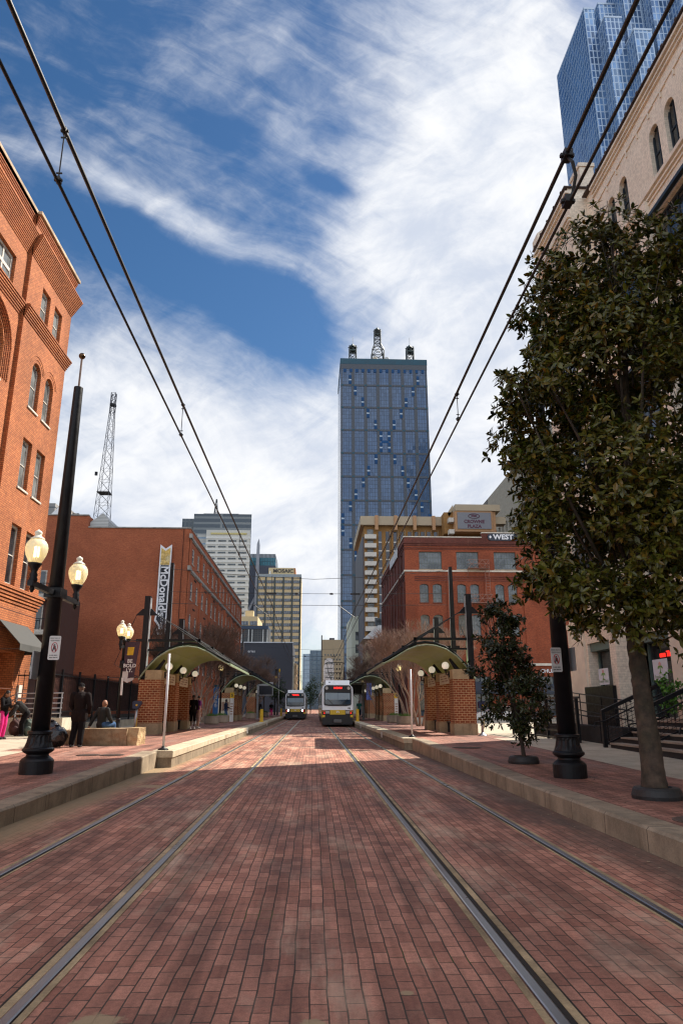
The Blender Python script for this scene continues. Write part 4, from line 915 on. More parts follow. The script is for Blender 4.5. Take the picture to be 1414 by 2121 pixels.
# small pale green block, right
T = thing('pale_green_block', 'small pale green block with square windows at the foot of the glass tower', 'building', (10, 172, 0))
m = MB(); m.prism([(8.9, 165), (11.4, 165), (11.4, 182), (8.45, 182)], -.05, 22.3, 'z'); m.build('wall', plain('pale_green_wall', (.52, .55, .45), .7, var=.06, scale=.2), T)
for r in range(5): f = MB().box(9.75, 11.3, 164.9, 164.99, 4.9+r*2.95, 6.9+r*2.95).build('window', M_greyframe, T); MB().box(9.85, 10.95, 164.87, 164.895, 5.0+r*2.95, 6.8+r*2.95).build('pane', M_glass3, f)
# brown hotel
T = thing('hotel_tower', 'brown brick hotel with white balconies and a grey roof sign, right of the glass tower', 'hotel', (26, 170, 0))
M_hb = brick('brown_hotel_brick', (.33, .17, .055), (.29, .145, .045), (.2, .12, .05), bw=.6, bh=.3, ms=.02, stain=.1, bump=0, sscale=.1); M_hc = plain('tan_concrete', (.44, .35, .235), .7, var=.08, scale=.2); M_hp = plain('peach_column', (.46, .25, .12), .7, var=.08); M_bal = plain('white_balcony', (.6, .55, .48), .6, var=.1)
MB().box(10.9, 30, 150, 175, -.05, 40.6).build('wall', M_hb, T)
m = MB(); m.box(10.1, 30, 149, 176, 40.6, 42.6); m.build('parapet', M_hc, T)
m = MB(); m.box(10.5, 10.88, 150, 175, -.05, 38); m.build('edge_strip', plain('slate_strip', (.09, .09, .105), .6), T)
for k in range(4): MB().box(13.3+k*4.25, 14.0+k*4.25, 148.6, 148.98, 39.4, 42.7).build('column_cap', M_hp, T)
bm = MB(); bm.box(0, 2.55, -1.3, -.002, 0, .95); bm = bm.mesh('balcony', M_bal); stuff_split('balcony', bm, [(11.0, 150, 37.4-k*1.98*1.02-(0 if k < 4 else -.0)) for k in range(14)], T)
wm = MB(); wm.box(0, 1.35, -.08, -.003, 0, 1.25); wm = wm.mesh('window', glassmat('hotel_glass', (.10, .10, .09), .1, .7)); stuff_split('window', wm, [(11.6, 150, 38.5-k*2.02) for k in range(14)], T)
gm_ = glassmat('hotel_dark', (.018, .018, .03), .1)
cols = [14.1, 15.75, 17.45, 19.0, 20.7, 22.2, 23.6, 25.0, 26.5]
for ci, x in enumerate(cols):
    n = 14 if ci == 0 else 4 if ci < 2 else 6
    bt = 38.7-n*1.95
    f = MB(); f.box(x, x+.75, 149.9, 149.995, bt, 39.3); fo = f.build('window', gm_, T)
    f = MB()
    for k in range(n): f.box(x, x+.75, 149.85, 149.895, bt+k*1.95-.05, bt+k*1.95+.22)
    f.build('spandrel', M_bal, fo)
    if ci: MB().box(x+.95, x+1.02, 149.7, 149.99, bt-2, 39.6).build('fin', M_hc, T)
# roof sign wing
MB().box(28.2, 39.4, 146, 160, 38, 42.8).build('wing', M_hb, T); MB().box(31, 40.2, 149.0, 165, -.05, 38).build('wing', M_hb, T)
m = MB(); m.prism([(29.0, 42.5), (30.3, 44.6), (30.3, 43.4), (29.4, 41.8)], 146, 150, 'y'); m.box(30.2, 40.0, 143.4, 150, 42.5, 43.9); m.build('parapet', M_hc, T)
MB().box(30.1, 38.3, 143.6, 145.9, 37.9, 42.5).build('sign_frame', M_hp, T)
MB().box(30.6, 37.9, 143.4, 143.58, 38.45, 42.1).build('sign_board', plain('sign_grey', (.21, .21, .23), .6, var=.04), T)
M_plum = plain('plum_letters', (.10, .018, .045), .5); text("CROWNE", 1.0, M_plum, T, (34.2, 143.35, 40.05), bold=.03, ext=.02); text("PLAZA", 1.0, M_plum, T, (34.2, 143.35, 39.0), bold=.03, ext=.02)
m = MB(); m.tube([(34.2+1.2*math.cos(t), 143.36, 41.3+.5*math.sin(t)) for t in [2*math.pi*i/24 for i in range(25)]], .07, 5); m.build('emblem', M_plum, T)
m = MB()
for k in range(3): m.prism([(33.6, 41.1+k*.16), (34.0, 41.18+k*.16), (34.4, 41.08+k*.16), (34.8, 41.16+k*.16), (34.8, 41.26+k*.16), (34.4, 41.2+k*.16), (34.0, 41.3+k*.16), (33.6, 41.22+k*.16)], 143.36, 143.39, 'y')
m.build('emblem', M_plum, T)
for z in (40.2, 37.6): MB().box(28.9, 30.05, 144.3, 146, z, z+.95).build('balcony', M_bal, T)
MB().box(39.0, 41.4, 144.5, 147, 39.9, 41.5).build('balcony', M_hc, T); MB().box(38.35, 39.0, 143.9, 147, 36, 42.4).build('column', M_hp, T)
m = MB(); m.ball((32.4, 152, 45.0), .9, 12, 8, (1, 1, .4)); m.ball((35.4, 152, 45.0), .9, 12, 8, (1, 1, .4)); m.box(31.5, 36.5, 151, 153, 43, 44.7); m.build('roof_vent', M_band, T)
# podium, concrete block behind, striped block, tall blue tower
T = thing('podium_block', 'tan podium with white rim and glass rail in front of the hotel', 'building', (12, 145, 0))
MB().box(10.4, 26, 138, 149, -.05, 15.2).build('wall', plain('tan_podium', (.36, .27, .16), .7, var=.1), T); m = MB(); m.prism([(9.6, 14.4), (26, 14.4), (26, 17), (12.5, 17.0)], 136.5, 149, 'y'); m.build('rim', plain('white_rim', (.58, .58, .57), .5), T)
MB().box(12, 26, 137.6, 137.7, 17.0, 18.6).build('glass_rail', M_glass3, T); MB().box(11.3, 26, 137.9, 137.99, 1, 13.5).build('window', glassmat('podium_glass', (.12, .12, .1), .1), T)
T = thing('concrete_block', 'grey concrete office block with deep square windows above the hotel sign', 'building', (60, 230, 0))
MB().box(53.5, 110, 205, 215.9, -.05, 64).build('end_wall', concrete('dark_concrete', (.16, .155, .14), 0), T)
m = MB(); z1 = 64; wy = [(216.2+0*k, 0) for k in range(1)]
w = MB(); cops = [(130+k*3.7, 132.1+k*3.7, 8+r*4.1, 10.9+r*4.1, 0) for k in range(20) for r in range(11)]
facade(w, 'x', 53.5, 110, 205, -.05, 64, [o+(1.2,) for o in cops], 1.2, -1); back_box(w, 53.5, 110, 110, 205, 0, 64, ('-x', '+y')); w.build('wall', concrete('pale_office_concrete', (.34, .31, .25), 0, var=.1), T)
wm = MB().box(0, .05, 0, 2.1, 0, 2.9).mesh('window', M_glass); stuff_split('window', wm, [(54.6, o[0], o[2]) for o in sorted(cops, key=lambda o: -o[0]*1.0-o[2]*2)], T, 100)
T = thing('striped_tower', 'grey striped office tower partly hidden behind the black lamp post', 'building', (-92, 275, 0))
MB().box(-118, -97.5, 255, 280, -.05, 75.5).build('wall', panes('stripes', (.045, .05, .06), (.24, .23, .22), 60, 2.9, 1.3, .3, 0, .1, .5, .01), T)
for k in range(4): MB().box(-97.48+k*2.3, -95.5+k*2.3, 258+k*2, 280, -.05, 75.0-k*.7).build('step', panes('stripes_b', (.03, .03, .035), (.36, .32, .28), 2.3, 50, .5, .3, 0, .1, .5, .01), T)
T = thing('mirror_tower', 'very tall mirror-blue stepped glass tower rising behind the cream building', 'skyscraper', (140, 260, 0))
M_mir = panes('mirror_dim_side', (.05, .115, .25), (.30, .40, .52), 1.75, 3.6, .26, .06, .5, .22, 1, .03, .03, (.10, .20, .36))  # darker copy for side faces, their dimmer reflection put into the colour
M_mir2 = panes('mirror_bright_front', (.13, .235, .40), (.42, .52, .64), 1.75, 3.6, .26, .06, .5, .35, 1, .03, .05, (.06, .13, .27)); M_mirl = plain('mirror_ledge', (.42, .5, .6), .3, .3, var=.05)
def bay(x0, x1, y0, y1, H, m): MB().box(x0, x1, y0, y1, -.05, H).build('bay', m, T); MB().box(x0-.1, x1+.1, y0-.1, y1, H, H+1.0).build('ledge', M_mirl, T)
bay(115.5, 120, 230, 264.65, 297, M_mir2)
MB().box(115.4, 115.49, 230.02, 264.65, -.05, 296.9).build('side_wall', M_mir, T)
for k in range(9):
    bay(120.05+k*7.5, 127.5+k*7.5, 222.4-k*7.5, 262-k*3, 283-k*15.5, M_mir2); MB().box(120.0+k*7.5, 120.045+k*7.5, 222.5-k*7.5, 236-k*7.5, -.05, 282.8-k*15.5).build('side_wall', M_mir, T)
    bay(123.6+k*7.5, 131+k*7.5, 233-k*7.5, 264-k*3-.1, 304+k*9, M_mir2); MB().box(123.5+k*7.5, 123.59+k*7.5, 233.1-k*7.5, 250-k*7.5, -.05, 303.8+k*9).build('side_wall', M_mir, T)
# lattice radio mast on a roof far left
T = thing('radio_mast', 'tall steel lattice radio mast rising behind the red warehouse roof', 'mast', (-35.0, 112, 0))
m = MB(); lattice(m, -35.0, 112, 20, 50, 1.5, .40, 15, .042); lattice(m, -35.0, 112, 50, 54, .38, .36, 4, .06); m.build('lattice', plain('mast_steel', (.075, .075, .09), .5), T)
m = MB(); m.box(-36.0, -34.0, 111.0, 113.0, 35.8, 35.9); m.box(-35.4, -34.5, 111.5, 112.4, 51.6, 51.9); m.box(-36.4, -36.0, 110.4, 110.7, 38.5, 39.1); m.build('platform', M_black, T)

# ------------------------------------------------------------------ lamp glass
def lampglass(name, col, tr, em):
    m, g, b = newmat(name); nt = g.nt; out = nt.nodes['Material Output']
    z = g.sep(g.n('TexCoord').outputs['Object'])[2]
    g.put(b.inputs['Base Color'], col); b.inputs['Roughness'].default_value = .25; g.put(b.inputs['Emission Color'], (1, .80, .42)); b.inputs['Emission Strength'].default_value = em
    t = g.n('BsdfTransparent'); t.inputs[0].default_value = (.95, .86, .62, 1); mx = g.n('MixShader'); mx.inputs[0].default_value = tr
    nt.links.new(t.outputs[0], mx.inputs[1]); nt.links.new(b.outputs[0], mx.inputs[2]); nt.links.new(mx.outputs[0], out.inputs[0]); return m
M_acorn = lampglass('acorn_glass', (.72, .68, .55), .7, .12); M_finial = plain('glass_finial', (.75, .72, .6), .3, var=.05); M_bulb = emis('lit_bulb', (1, .87, .55), 4.)
M_globe = plain('globe_glass', (.80, .77, .66), .25, var=0, emit=.2, ecol=(1, .9, .7))
def acorn(parent, x, y, z, k=1., bulb=True):
    """an acorn lamp: cup, lantern glass, finial, lit tube inside; z is the arm's top"""
    c = (x, y, z)
    m = MB(); m.lathe([(.02, -.22), (.05, -.16), (.03, -.08), (.07, -.02), (.085, .03), (.065, .08), (.08, .12), (.055, .17), (.075, .24), (.12, .31), (.135, .345), (.10, .35)], c, 14); cup = m.build('lamp_holder', M_black, parent, True)
    m = MB(); m.lathe([(.105, .35), (.14, .40), (.185, .50), (.208, .59), (.21, .66), (.195, .73), (.155, .79), (.12, .815)], c, 20); gl = m.build('lamp_globe', M_acorn, parent, True)
    m = MB(); m.lathe([(.13, .817), (.135, .835), (.08, .875), (.055, .90), (.068, .93), (.076, .955), (.058, .985), (.03, 1.0), (.01, 1.02)], c, 14); m.build('finial', M_finial, gl, True)
    m = MB()
    for dx, dy in ((-.035, .02), (.035, .02), (0, -.03)): m.tube([(x+dx, y+dy, z+.47), (x+dx, y+dy, z+.68)], .021, 6)
    m.build('bulb', M_bulb, gl)
def big_post(label, x, y, z, lamps):
    T = thing('catenary_lamp_post', label, 'lamp post', (x, y, z), 0, 'tall black posts beside the tracks')
    c = (x, y, z)
    b = MB(); b.lathe([(.315, -.02), (.315, .24), (.29, .275), (.215, .33), (.205, .36), (.27, .40), (.30, .43), (.30, .465), (.265, .49), (.262, .505)], c, 32)
    b.lathe([(.262, .505), (.235, .58), (.215, .68), (.208, .73)], c, 32, 1, (.52, .72), .016); b.lathe([(.21, .73), (.235, .745), (.235, .79), (.20, .805)], c, 32); b.build('base', M_black, T, False)
    s = MB(); s.lathe([(.178, .80), (.10, 8.27), (.10, 8.28)], c, 16); s.build('shaft', M_black, T, True)
    f = MB(); f.tube([(x, y, z+8.25), (x, y, z+9.03)], .022, 8); f.build('finial_rod', plain('brown_rod', (.16, .10, .07), .4), T); f = MB(); f.ball((x, y, z+9.08), .075, 14, 10); f.build('ball_finial', plain('bronze_ball', (.10, .06, .03), .15, .9), T, True)
    if lamps:
        za = z+3.55
        m = MB(); m.box(x-.05, x+.05, y-1.38, y+1.38, za-.06, za+.05); m.box(x-.17, x+.17, y-.2, y+.2, za-.1, za+.1); m.build('arm', M_black, T)
        for dy in (-1.25, 1.25): acorn(T, x, y+dy, za+.05)
        m = MB(); m.box(x-.24, x-.21, y-.24, y+.24, za-1.75, za-1.2); m.build('back_sign', plain('sign_back_grey', (.3, .3, .3), .5), T)
    else:
        m = MB(); m.box(x+.2, x+.225, y-.22, y+.22, z+2.0, z+2.45); m.build('back_sign', plain('sign_back_grey2', (.3, .29, .29), .5), T)
    return T
big_post('tall black post with two lit acorn lamps and a ball finial at the left kerb', -5.42, 14.75, zl(14.75), True)
big_post('tall black post right of the track, its top hidden in the magnolia', 4.95, 14.05, zr(14.05), False)
M_signw = plain('sign_face_white', (.60, .58, .56), .45, var=.06); M_signk = plain('sign_text_black', (.03, .03, .03), .5); M_signr = plain('sign_red', (.45, .02, .03), .5)
def nosign(label, x, y, z, hw, hh):
    T = thing('crossing_sign', label, 'sign', (x, y, z-hh), 0, 'crossing signs on the tall black posts')
    MB().prism([(x-hw+.02, z-hh), (x+hw-.02, z-hh), (x+hw, z-hh+.02), (x+hw, z+hh-.02), (x+hw-.02, z+hh), (x-hw+.02, z+hh), (x-hw, z+hh-.02), (x-hw, z-hh+.02)], y-.008, y, 'y').build('plate', M_signw, T)
    text("CROSS ONLY AT", hh*.15, M_signk, T, (x, y-.01, z+hh*.80), ext=.001, sx=.72); text("CROSS WALKS", hh*.15, M_signk, T, (x, y-.01, z+hh*.60), ext=.001, sx=.78)
    m = MB()
    for r, w in ((hh*.33, .006),): m.tube([(x+math.cos(t)*hw*.52, y-.011, z+.01+math.sin(t)*hh*.40) for t in [2*math.pi*i/24 for i in range(25)]], w, 5)
    m.tube([(x-hw*.36, y-.0135, z+.01+hh*.28), (x+hw*.36, y-.0135, z+.01-hh*.28)], .005, 4); m.build('prohibition_ring', M_signr, T)
    m = MB(); m.ball((x, y-.011, z+hh*.24), hh*.06, 8, 6, (1, .1, 1)); m.prism([(x-.02, z+hh*.16), (x+.02, z+hh*.16), (x+.03, z-.01), (x+.045, z-hh*.3), (x+.02, z-hh*.3), (x, z-hh*.08), (x-.025, z-hh*.3), (x-.045, z-hh*.3), (x-.028, z-.01)], y-.0105, y-.009, 'y'); m.build('walker_symbol', M_signk, T)
    m = MB()
    for k in range(2):
        for q in range(7): m.box(x-hw*.72+q*hw*.21, x-hw*.72+q*hw*.21+hw*(.15 if (q+k) % 3 else .09), y-.0105, y-.009, z-hh*(.62+.2*k)-.008, z-hh*(.62+.2*k)+.012)
    m.build('small_print', M_signk, T)
nosign('white crossing sign with red ring strapped to the left lamp post', -5.24, 14.53, 2.73, .115, .24); nosign('white crossing sign with red ring strapped to the right post, left of it', 4.79, 13.84, 2.475, .105, .235)
# slimmer twin lamp
def twin(name, label, x, y, z, banner=False):
    T = thing(name, label, 'street lamp', (x, y, z), 0, 'twin acorn street lamps on the platforms'); c = (x, y, z)
    b = MB(); b.lathe([(.26, 0), (.26, .12), (.2, .2), (.155, .34), (.105, .52), (.085, .62), (.10, .64), (.10, .69), (.075, .7)], c, 16, 0); b.build('base', M_black, T, True)
    s = MB(); s.lathe([(.078, .68), (.058, 3.75), (.10, 3.76), (.10, 3.85), (.02, 4.0)], c, 12); s.lathe([(.12, 2.72), (.12, 3.02)], c, 8); s.build('shaft', M_black, T, True)
    m = MB(); m.box(x-.035, x+.035, y-.62, y+.62, z+3.52, z+3.64); m.build('arm', M_blackm, T)
    for dy in (-.55, .55): acorn(T, x, y+dy, z+3.62)
    return T
tw = twin('street_lamp', 'twin acorn street lamp with a banner, behind the rough stone block', -7.95, 30, .43)
twin('street_lamp', 'twin acorn street lamp among the crape myrtle branches on the left platform', -7.4, 58, .43); twin('street_lamp', 'twin acorn street lamp behind the white pole on the right platform', 7.0, 58, .43); twin('street_lamp', 'small distant twin lamp near the second canopy, right of the near tram', 6.0, 86, .43)
BN = thing('lamp_banner', 'torn purple and yellow fabric banner hanging from the twin lamp behind the stone block', 'banner', (-7.6, 30, 3.0))
m = MB(); nx_, nz_ = 6, 14
def bnx(i, k): f = k/nz_; u = i/nx_; return (-7.86+u*(.60-.16*f)-.05*f, 29.9+.04*math.sin(u*5+f*3)+.12*f*u, 4.22-1.55*f-(.14*(1-abs(u-.5)*2)*max(f-.85, 0)*6))
for i in range(nx_):
    for k in range(nz_): m.slot(1 if (k < 5 and k > 1 and 1 <= i <= 3) else 2 if (k > 10 and (i < 3 or k > 12)) else 0).quad(bnx(i, k), bnx(i, k+1), bnx(i+1, k+1), bnx(i+1, k))
m.build('cloth', [plain('banner_plum', (.055, .028, .04), .8), plain('banner_yellow', (.55, .33, .02), .8), plain('banner_pale', (.5, .47, .45), .8)], BN, True)
for k, s_ in enumerate(("BE", "BOLD", "LY.")): text(s_, .2, M_signw, BN, (-7.62+.0, 29.86, 3.42-k*.19), ext=.003, bold=.006)
m = MB(); m.tube([(-7.95, 30, 4.25), (-7.2, 29.95, 4.28)], .018, 6); m.tube([(-8.5, 30, 2.75), (-6.9, 30, 2.78)], .015, 5); m.ball((-8.5, 30, 2.75), .04, 8, 6); m.build('bracket', M_black, BN)
PL = thing('number_plate', 'narrow white plate strapped to the twin lamp behind the stone block', 'sign', (-7.85, 29.9, 2.2)); MB().box(-7.92, -7.84, 29.88, 29.9, 2.05, 2.75).build('plate', M_signw, PL)

# ------------------------------------------------------------------ shelters
M_can = plain('canopy_olive', (.25, .34, .10), .45, var=.12, scale=.5, spec=.4); M_edge = plain('canopy_edge', (.25, .31, .20), .4, var=.1); M_glaze = glassmat('canopy_glazing', (.05, .06, .045), .1)
M_shb = brick('shelter_brick', (.27, .075, .03), (.20, .05, .022), (.50, .36, .20), bw=.22, bh=.098, ms=.011, stain=.18, sscale=.8); M_shs = concrete('shelter_stone', (.36, .28, .18), 0, stain=(.12, .09, .06)); M_shc = concrete('shelter_cap', (.38, .29, .17), 0)
M_board = plain('sign_board_cream', (.62, .56, .44), .5, var=.1); M_txt = plain('faded_red_text', (.28, .16, .12), .6); M_steelr = plain('pale_channel', (.35, .36, .38), .4, .5)
PROF = [(-.97, 2.30), (-.8, 2.58), (-.55, 2.90), (-.2, 3.27), (.25, 3.57), (.7, 3.72), (1.1, 3.76), (1.55, 3.70), (2.0, 3.52), (2.4, 3.28), (2.75, 3.08), (3.0, 2.96)]
def shelter(label, s, x0, y0, z0):
    T = thing('tram_shelter', label, 'shelter', (x0, y0, z0), 0, 'vaulted tram stop shelters'); local(T); Lp = 9.4
    P = lambda u: s*u
    for k in range(3):
        y = k*3.65
        p = MB(); p.box(P(-.95), P(0), y, y+.9, .46, 2.32); pr = p.build('pier', M_shb, T)
        p = MB(); p.box(P(-.98), P(.03), y-.03, y+.93, 0, .46); p.build('stone_base', M_shs, pr)
        p = MB(); p.box(P(-.7), P(.02), y-.02, y+.92, 2.32, 2.74); p.build('cap', M_shc, pr)
        lm = MB(); lm.tube([(P(0), y+.7, 2.55), (P(.16), y+.7, 2.55), (P(.18), y+.7, 2.75)], .035, 8); lm.box(P(0), P(.05), y+.6, y+.8, 2.42, 2.68); lm.lathe([(.05, 2.7), (.075, 2.76), (.06, 2.8)], (P(.18), y+.7, 0), 10); lb = lm.build('lamp_bracket', M_black, T)
        gm = MB(); gm.ball((P(.18), y+.7, 2.93), .168, 20, 14); gm.build('lamp_globe', M_globe, lb, True)
    for k in range(2):
        y = .95+k*3.65
        b = MB(); b.box(P(-.1), P(-.05), y, y+2.65, 2.18, 2.66); bo = b.build('sign_board', M_board, T); t = MB()
        for q in range(9):
            for r in range(3):
                if (q*3+r*5) % 4: t.box(P(-.05), P(-.043), y+.25+q*.24, y+.43+q*.24, 2.28+r*.11, 2.33+r*.11)
        t.build('panel_print', M_txt, bo)
        b = MB(); b.box(P(-.75), P(-.3), y+.05, y+2.6, .44, .5); b.box(P(-.78), P(-.74), y+.05, y+2.6, .5, .95); bn = b.build('bench', M_black, T)
        b = MB()
        for yy in (y+.1, y+1.3, y+2.5): b.box(P(-.72), P(-.34), yy, yy+.06, 0, .44)
        b.build('bench_leg', M_black, bn)
    c = MB(); n = len(PROF); t = .045
    for i in range(n-1):
        (a, za), (b, zb) = PROF[i], PROF[i+1]
        q = [(P(a), 0, za), (P(b), 0, zb), (P(b), Lp, zb), (P(a), Lp, za)]; q2 = [(x, y, z+t) for x, y, z in q]
        c.add(q+q2, [(0, 3, 2, 1), (4, 5, 6, 7), (0, 1, 5, 4), (2, 3, 7, 6)]+([(0, 4, 7, 3)] if i == 0 else [])+([(1, 2, 6, 5)] if i == n-2 else []))
    c.build('canopy', M_can, T, False)
    e = MB()
    e.tube([(P(u), -.03, z+.02) for u, z in PROF], .035, 6); e.tube([(P(u), Lp+.03, z+.02) for u, z in PROF], .035, 6); e.box(P(2.97), P(3.05), 0, Lp, 2.93, 3.03); e.build('edge_trim', M_edge, T)
    for y in (.35, 4.6, 8.85):
        r = MB()
        up = [(P(u), y, z+.17) for u, z in PROF[1:]]; r.tube(up, .055, 6)
        for i in range(1, len(PROF)-1, 2): r.tube([(P(PROF[i][0]), y, PROF[i][1]+.05), (P(PROF[i][0]), y, PROF[i][1]+.17)], .03, 5)
        r.tube([(P(-.98), y, .95), (P(-.86), y, 1.6), (P(-.62), y, 2.15), (P(-.3), y, 2.7), (P(.05), y, 3.2)], [.12, .13, .13, .11, .06], 8)
        r.build('rib', M_blackm, T)
        if y != 4.6:
            m = MB(); m.box(P(-1.02), P(-.76), y-.13, y+.13, .9, 6.08); ms_ = m.build('mast', M_black, T); m = MB(); m.box(P(-.76), P(-.74), y-.14, y+.14, 2.6, 6.0); m.build('pale_flange', M_steelr, ms_)
            m = MB(); m.prism([(P(-1.1), 5.5), (P(-1.4), 5.2), (P(-.4), 5.2), (P(-.68), 5.5)], y-.05, y+.05, 'y'); m.build('cable_bracket', M_black, ms_)
        bm = MB(); bm.box(P(-1.3), P(1.6), y-.06, y+.06, 4.02, 4.13); bm.box(P(1.5), P(1.62), y-.06, y+.06, 3.72, 4.14); bm.box(P(-.9), P(.3), y-.05, y+.05, 3.6, 3.68); bm.build('cross_beam', M_blackm, T)
        w = MB(); w.tube([(P(-.45), y, 5.25), (P(1.55), y, 4.08), (P(2.9), y, 3.15)], .018, 5); w.tube([(P(-.45), y-.12, 5.25), (P(1.9), y-.12, 3.72)], .018, 5); w.tube([(P(-1.36), y, 5.22), (P(-2.2), y, 3.0), (P(-1.0), y, 2.4)], .014, 5); w.build('stay_cable', M_black, T)
    fr = MB()
    for k in range(7): yy = k*Lp/6; fr.tube([(P(1.95), yy, 3.66), (P(2.4), yy, 3.42), (P(2.98), yy, 3.1)], .035, 5)
    for u, z in ((1.95, 3.66), (2.45, 3.40), (2.98, 3.1)): fr.tube([(P(u), 0, z), (P(u), Lp, z)], .035, 5)
    fr.build('glazing_frame', M_blackm, T); g_ = MB(); g_.quad((P(1.97), .05, 3.65), (P(1.97), Lp-.05, 3.65), (P(2.96), Lp-.05, 3.1), (P(2.96), .05, 3.1)); g_.build('glazing', M_glaze, T)
    T.location = (x0, y0, z0); return T
shelter('vaulted olive tram shelter with brick piers nearest on the left platform', 1, -6.75, 32.0, .43)
shelter('vaulted olive tram shelter with brick piers nearest on the right platform', -1, 6.05, 30.8, .43)
shelter('smaller looking second shelter on the left platform, beyond the bare trees', 1, -6.75, 61.0, .43)
shelter('second shelter on the right platform, beside the near tram', -1, 6.05, 62.0, .43)
shelter('far third shelter on the left platform, beyond the message sign', 1, -6.75, 84.0, .43)
shelter('far third shelter on the right platform, mostly behind the message sign', -1, 6.05, 80.0, .43)

# ------------------------------------------------------------------ catenary poles and wires
def pole(label, x, y, h=8.5):
    T = thing('catenary_pole', label, 'pole', (x, y, .43), 0, 'plain black catenary poles'); m = MB(); tp = .43+h; m.add([(x-.15, y-.15, .3), (x+.15, y-.15, .3), (x+.15, y+.15, .3), (x-.15, y+.15, .3), (x-.08, y-.08, tp), (x+.08, y-.08, tp), (x+.08, y+.08, tp), (x-.08, y+.08, tp)], [(0, 3, 2, 1), (4, 5, 6, 7), (0, 1, 5, 4), (1, 2, 6, 5), (2, 3, 7, 6), (3, 0, 4, 7)]); m.build('shaft', M_black, T)
    s = 1 if x < 0 else -1; m = MB(); m.tube([(x+s*.14, y-.05, 3.2), (x+s*.10, y-.05, tp-.1)], .022, 6); m.build('cable_channel', M_steelr, T); m = MB(); m.box(x-.3, x+.3, y-.3, y+.3, .43, .5); m.build('base_plate', M_black, T)
pole('plain black catenary pole rising through the near left shelter', -7.5, 36.5); pole('plain black catenary pole rising through the near right shelter', 6.97, 35.0, 8.1)
pole('plain black catenary pole beyond the second left shelter', -7.6, 76, 8.0); pole('plain black catenary pole beyond the second right shelter', 7.0, 75, 8.0); pole('farthest black catenary pole on the right, by the pale green block', 5.4, 125, 8); pole('farthest black catenary pole on the left, by the dark blank block', -6.6, 125, 8)
M_wire = plain('wire_black', (.008, .008, .009), .5, var=0)
def wire(name, label, pts, r, group): m = MB(); m.tube(pts, r, 6); o = m.build(name, M_wire, None, True); return tag(o, label, 'wire', group)
def sag(x, z0, zm, ys):
    out = []
    for a, b in zip(ys[:-1], ys[1:]):
        nk = 60 if a < 40 else 20
        for k in range(nk): t = k/nk; out.append((x, a+(b-a)*t, z0-(z0-zm)*4*t*(1-t)))
    out.append((x, ys[-1], z0)); return out
YS = [-25, 36.0, 76, 125, 180, 240]
wire('messenger_wire', 'upper thick wire above the left track', sag(-2.2, 6.75, 6.38, YS), .019, 'overhead tram wires')
wire('contact_wire', 'lower wire above the left track', sag(-2.2, 5.88, 5.85, YS), .014, 'overhead tram wires')
wire('messenger_wire', 'upper thick wire above the right track', sag(2.12, 6.5, 6.14, YS), .019, 'overhead tram wires')
wire('contact_wire', 'lower wire above the right track', sag(2.14, 5.76, 5.72, YS), .014, 'overhead tram wires')
def zmes(y, z0, zm):
    for a, b in zip(YS[:-1], YS[1:]):
        if a <= y <= b: t = (y-a)/(b-a); return z0-(z0-zm)*4*t*(1-t)
for (x, y, z1, z0, lab, big) in ((-2.2, 5.0, zmes(5, 6.75, 6.38), 5.87, 'short dropper between the left wires at the top left corner', 0), (-2.2, 10.7, zmes(10.7, 6.75, 6.38), 5.86, 'short dropper between the left wires near the roof of the red warehouse', 0),
     (2.13, 9.6, zmes(9.6, 6.5, 6.14), 5.74, 'short dropper between the right wires left of the magnolia', 0), (2.13, 4.85, zmes(4.85, 6.5, 6.14), 5.74, 'thick curved jumper cable between the right wires at the top', 1), (-2.2, 20, zmes(20, 6.75, 6.38), 5.86, 'small distant dropper between the left wires', 0), (2.13, 19, zmes(19, 6.5, 6.14), 5.74, 'small distant dropper between the right wires', 0)):
    T = thing('dropper', lab, 'wire clamp', (x, y, z0), 0, 'droppers between the overhead wires')
    m = MB()
    if big: m.tube([(x, y, z1), (x+.015, y-.06, z1-.12), (x+.05, y-.02, z1-.22), (x+.045, y+.06, z1-.32), (x, y+.08, z0)], .015, 6)
    else: m.tube([(x, y, z1), (x, y, z0)], .006, 5)
    m.build('cable', M_wire, T)
    c = .035 if big else .02
    for z, dy in ((z1, 0), (z0, .08 if big else 0)): m = MB(); m.box(x-c, x+c, y+dy-c*1.5, y+dy+c*1.5, z-c, z+c); m.box(x-c*1.7, x+c*1.7, y+dy-c*.5, y+dy+c*.5, z-c*.4, z+c*.4); m.build('clamp', M_wire, T)
    if not big: m = MB(); m.box(x-.025, x+.025, y-.006, y+.006, z1-.075, z1-.065); m.box(x-.025, x+.025, y-.006, y+.006, z0+.065, z0+.075); m.build('loop', M_wire, T)
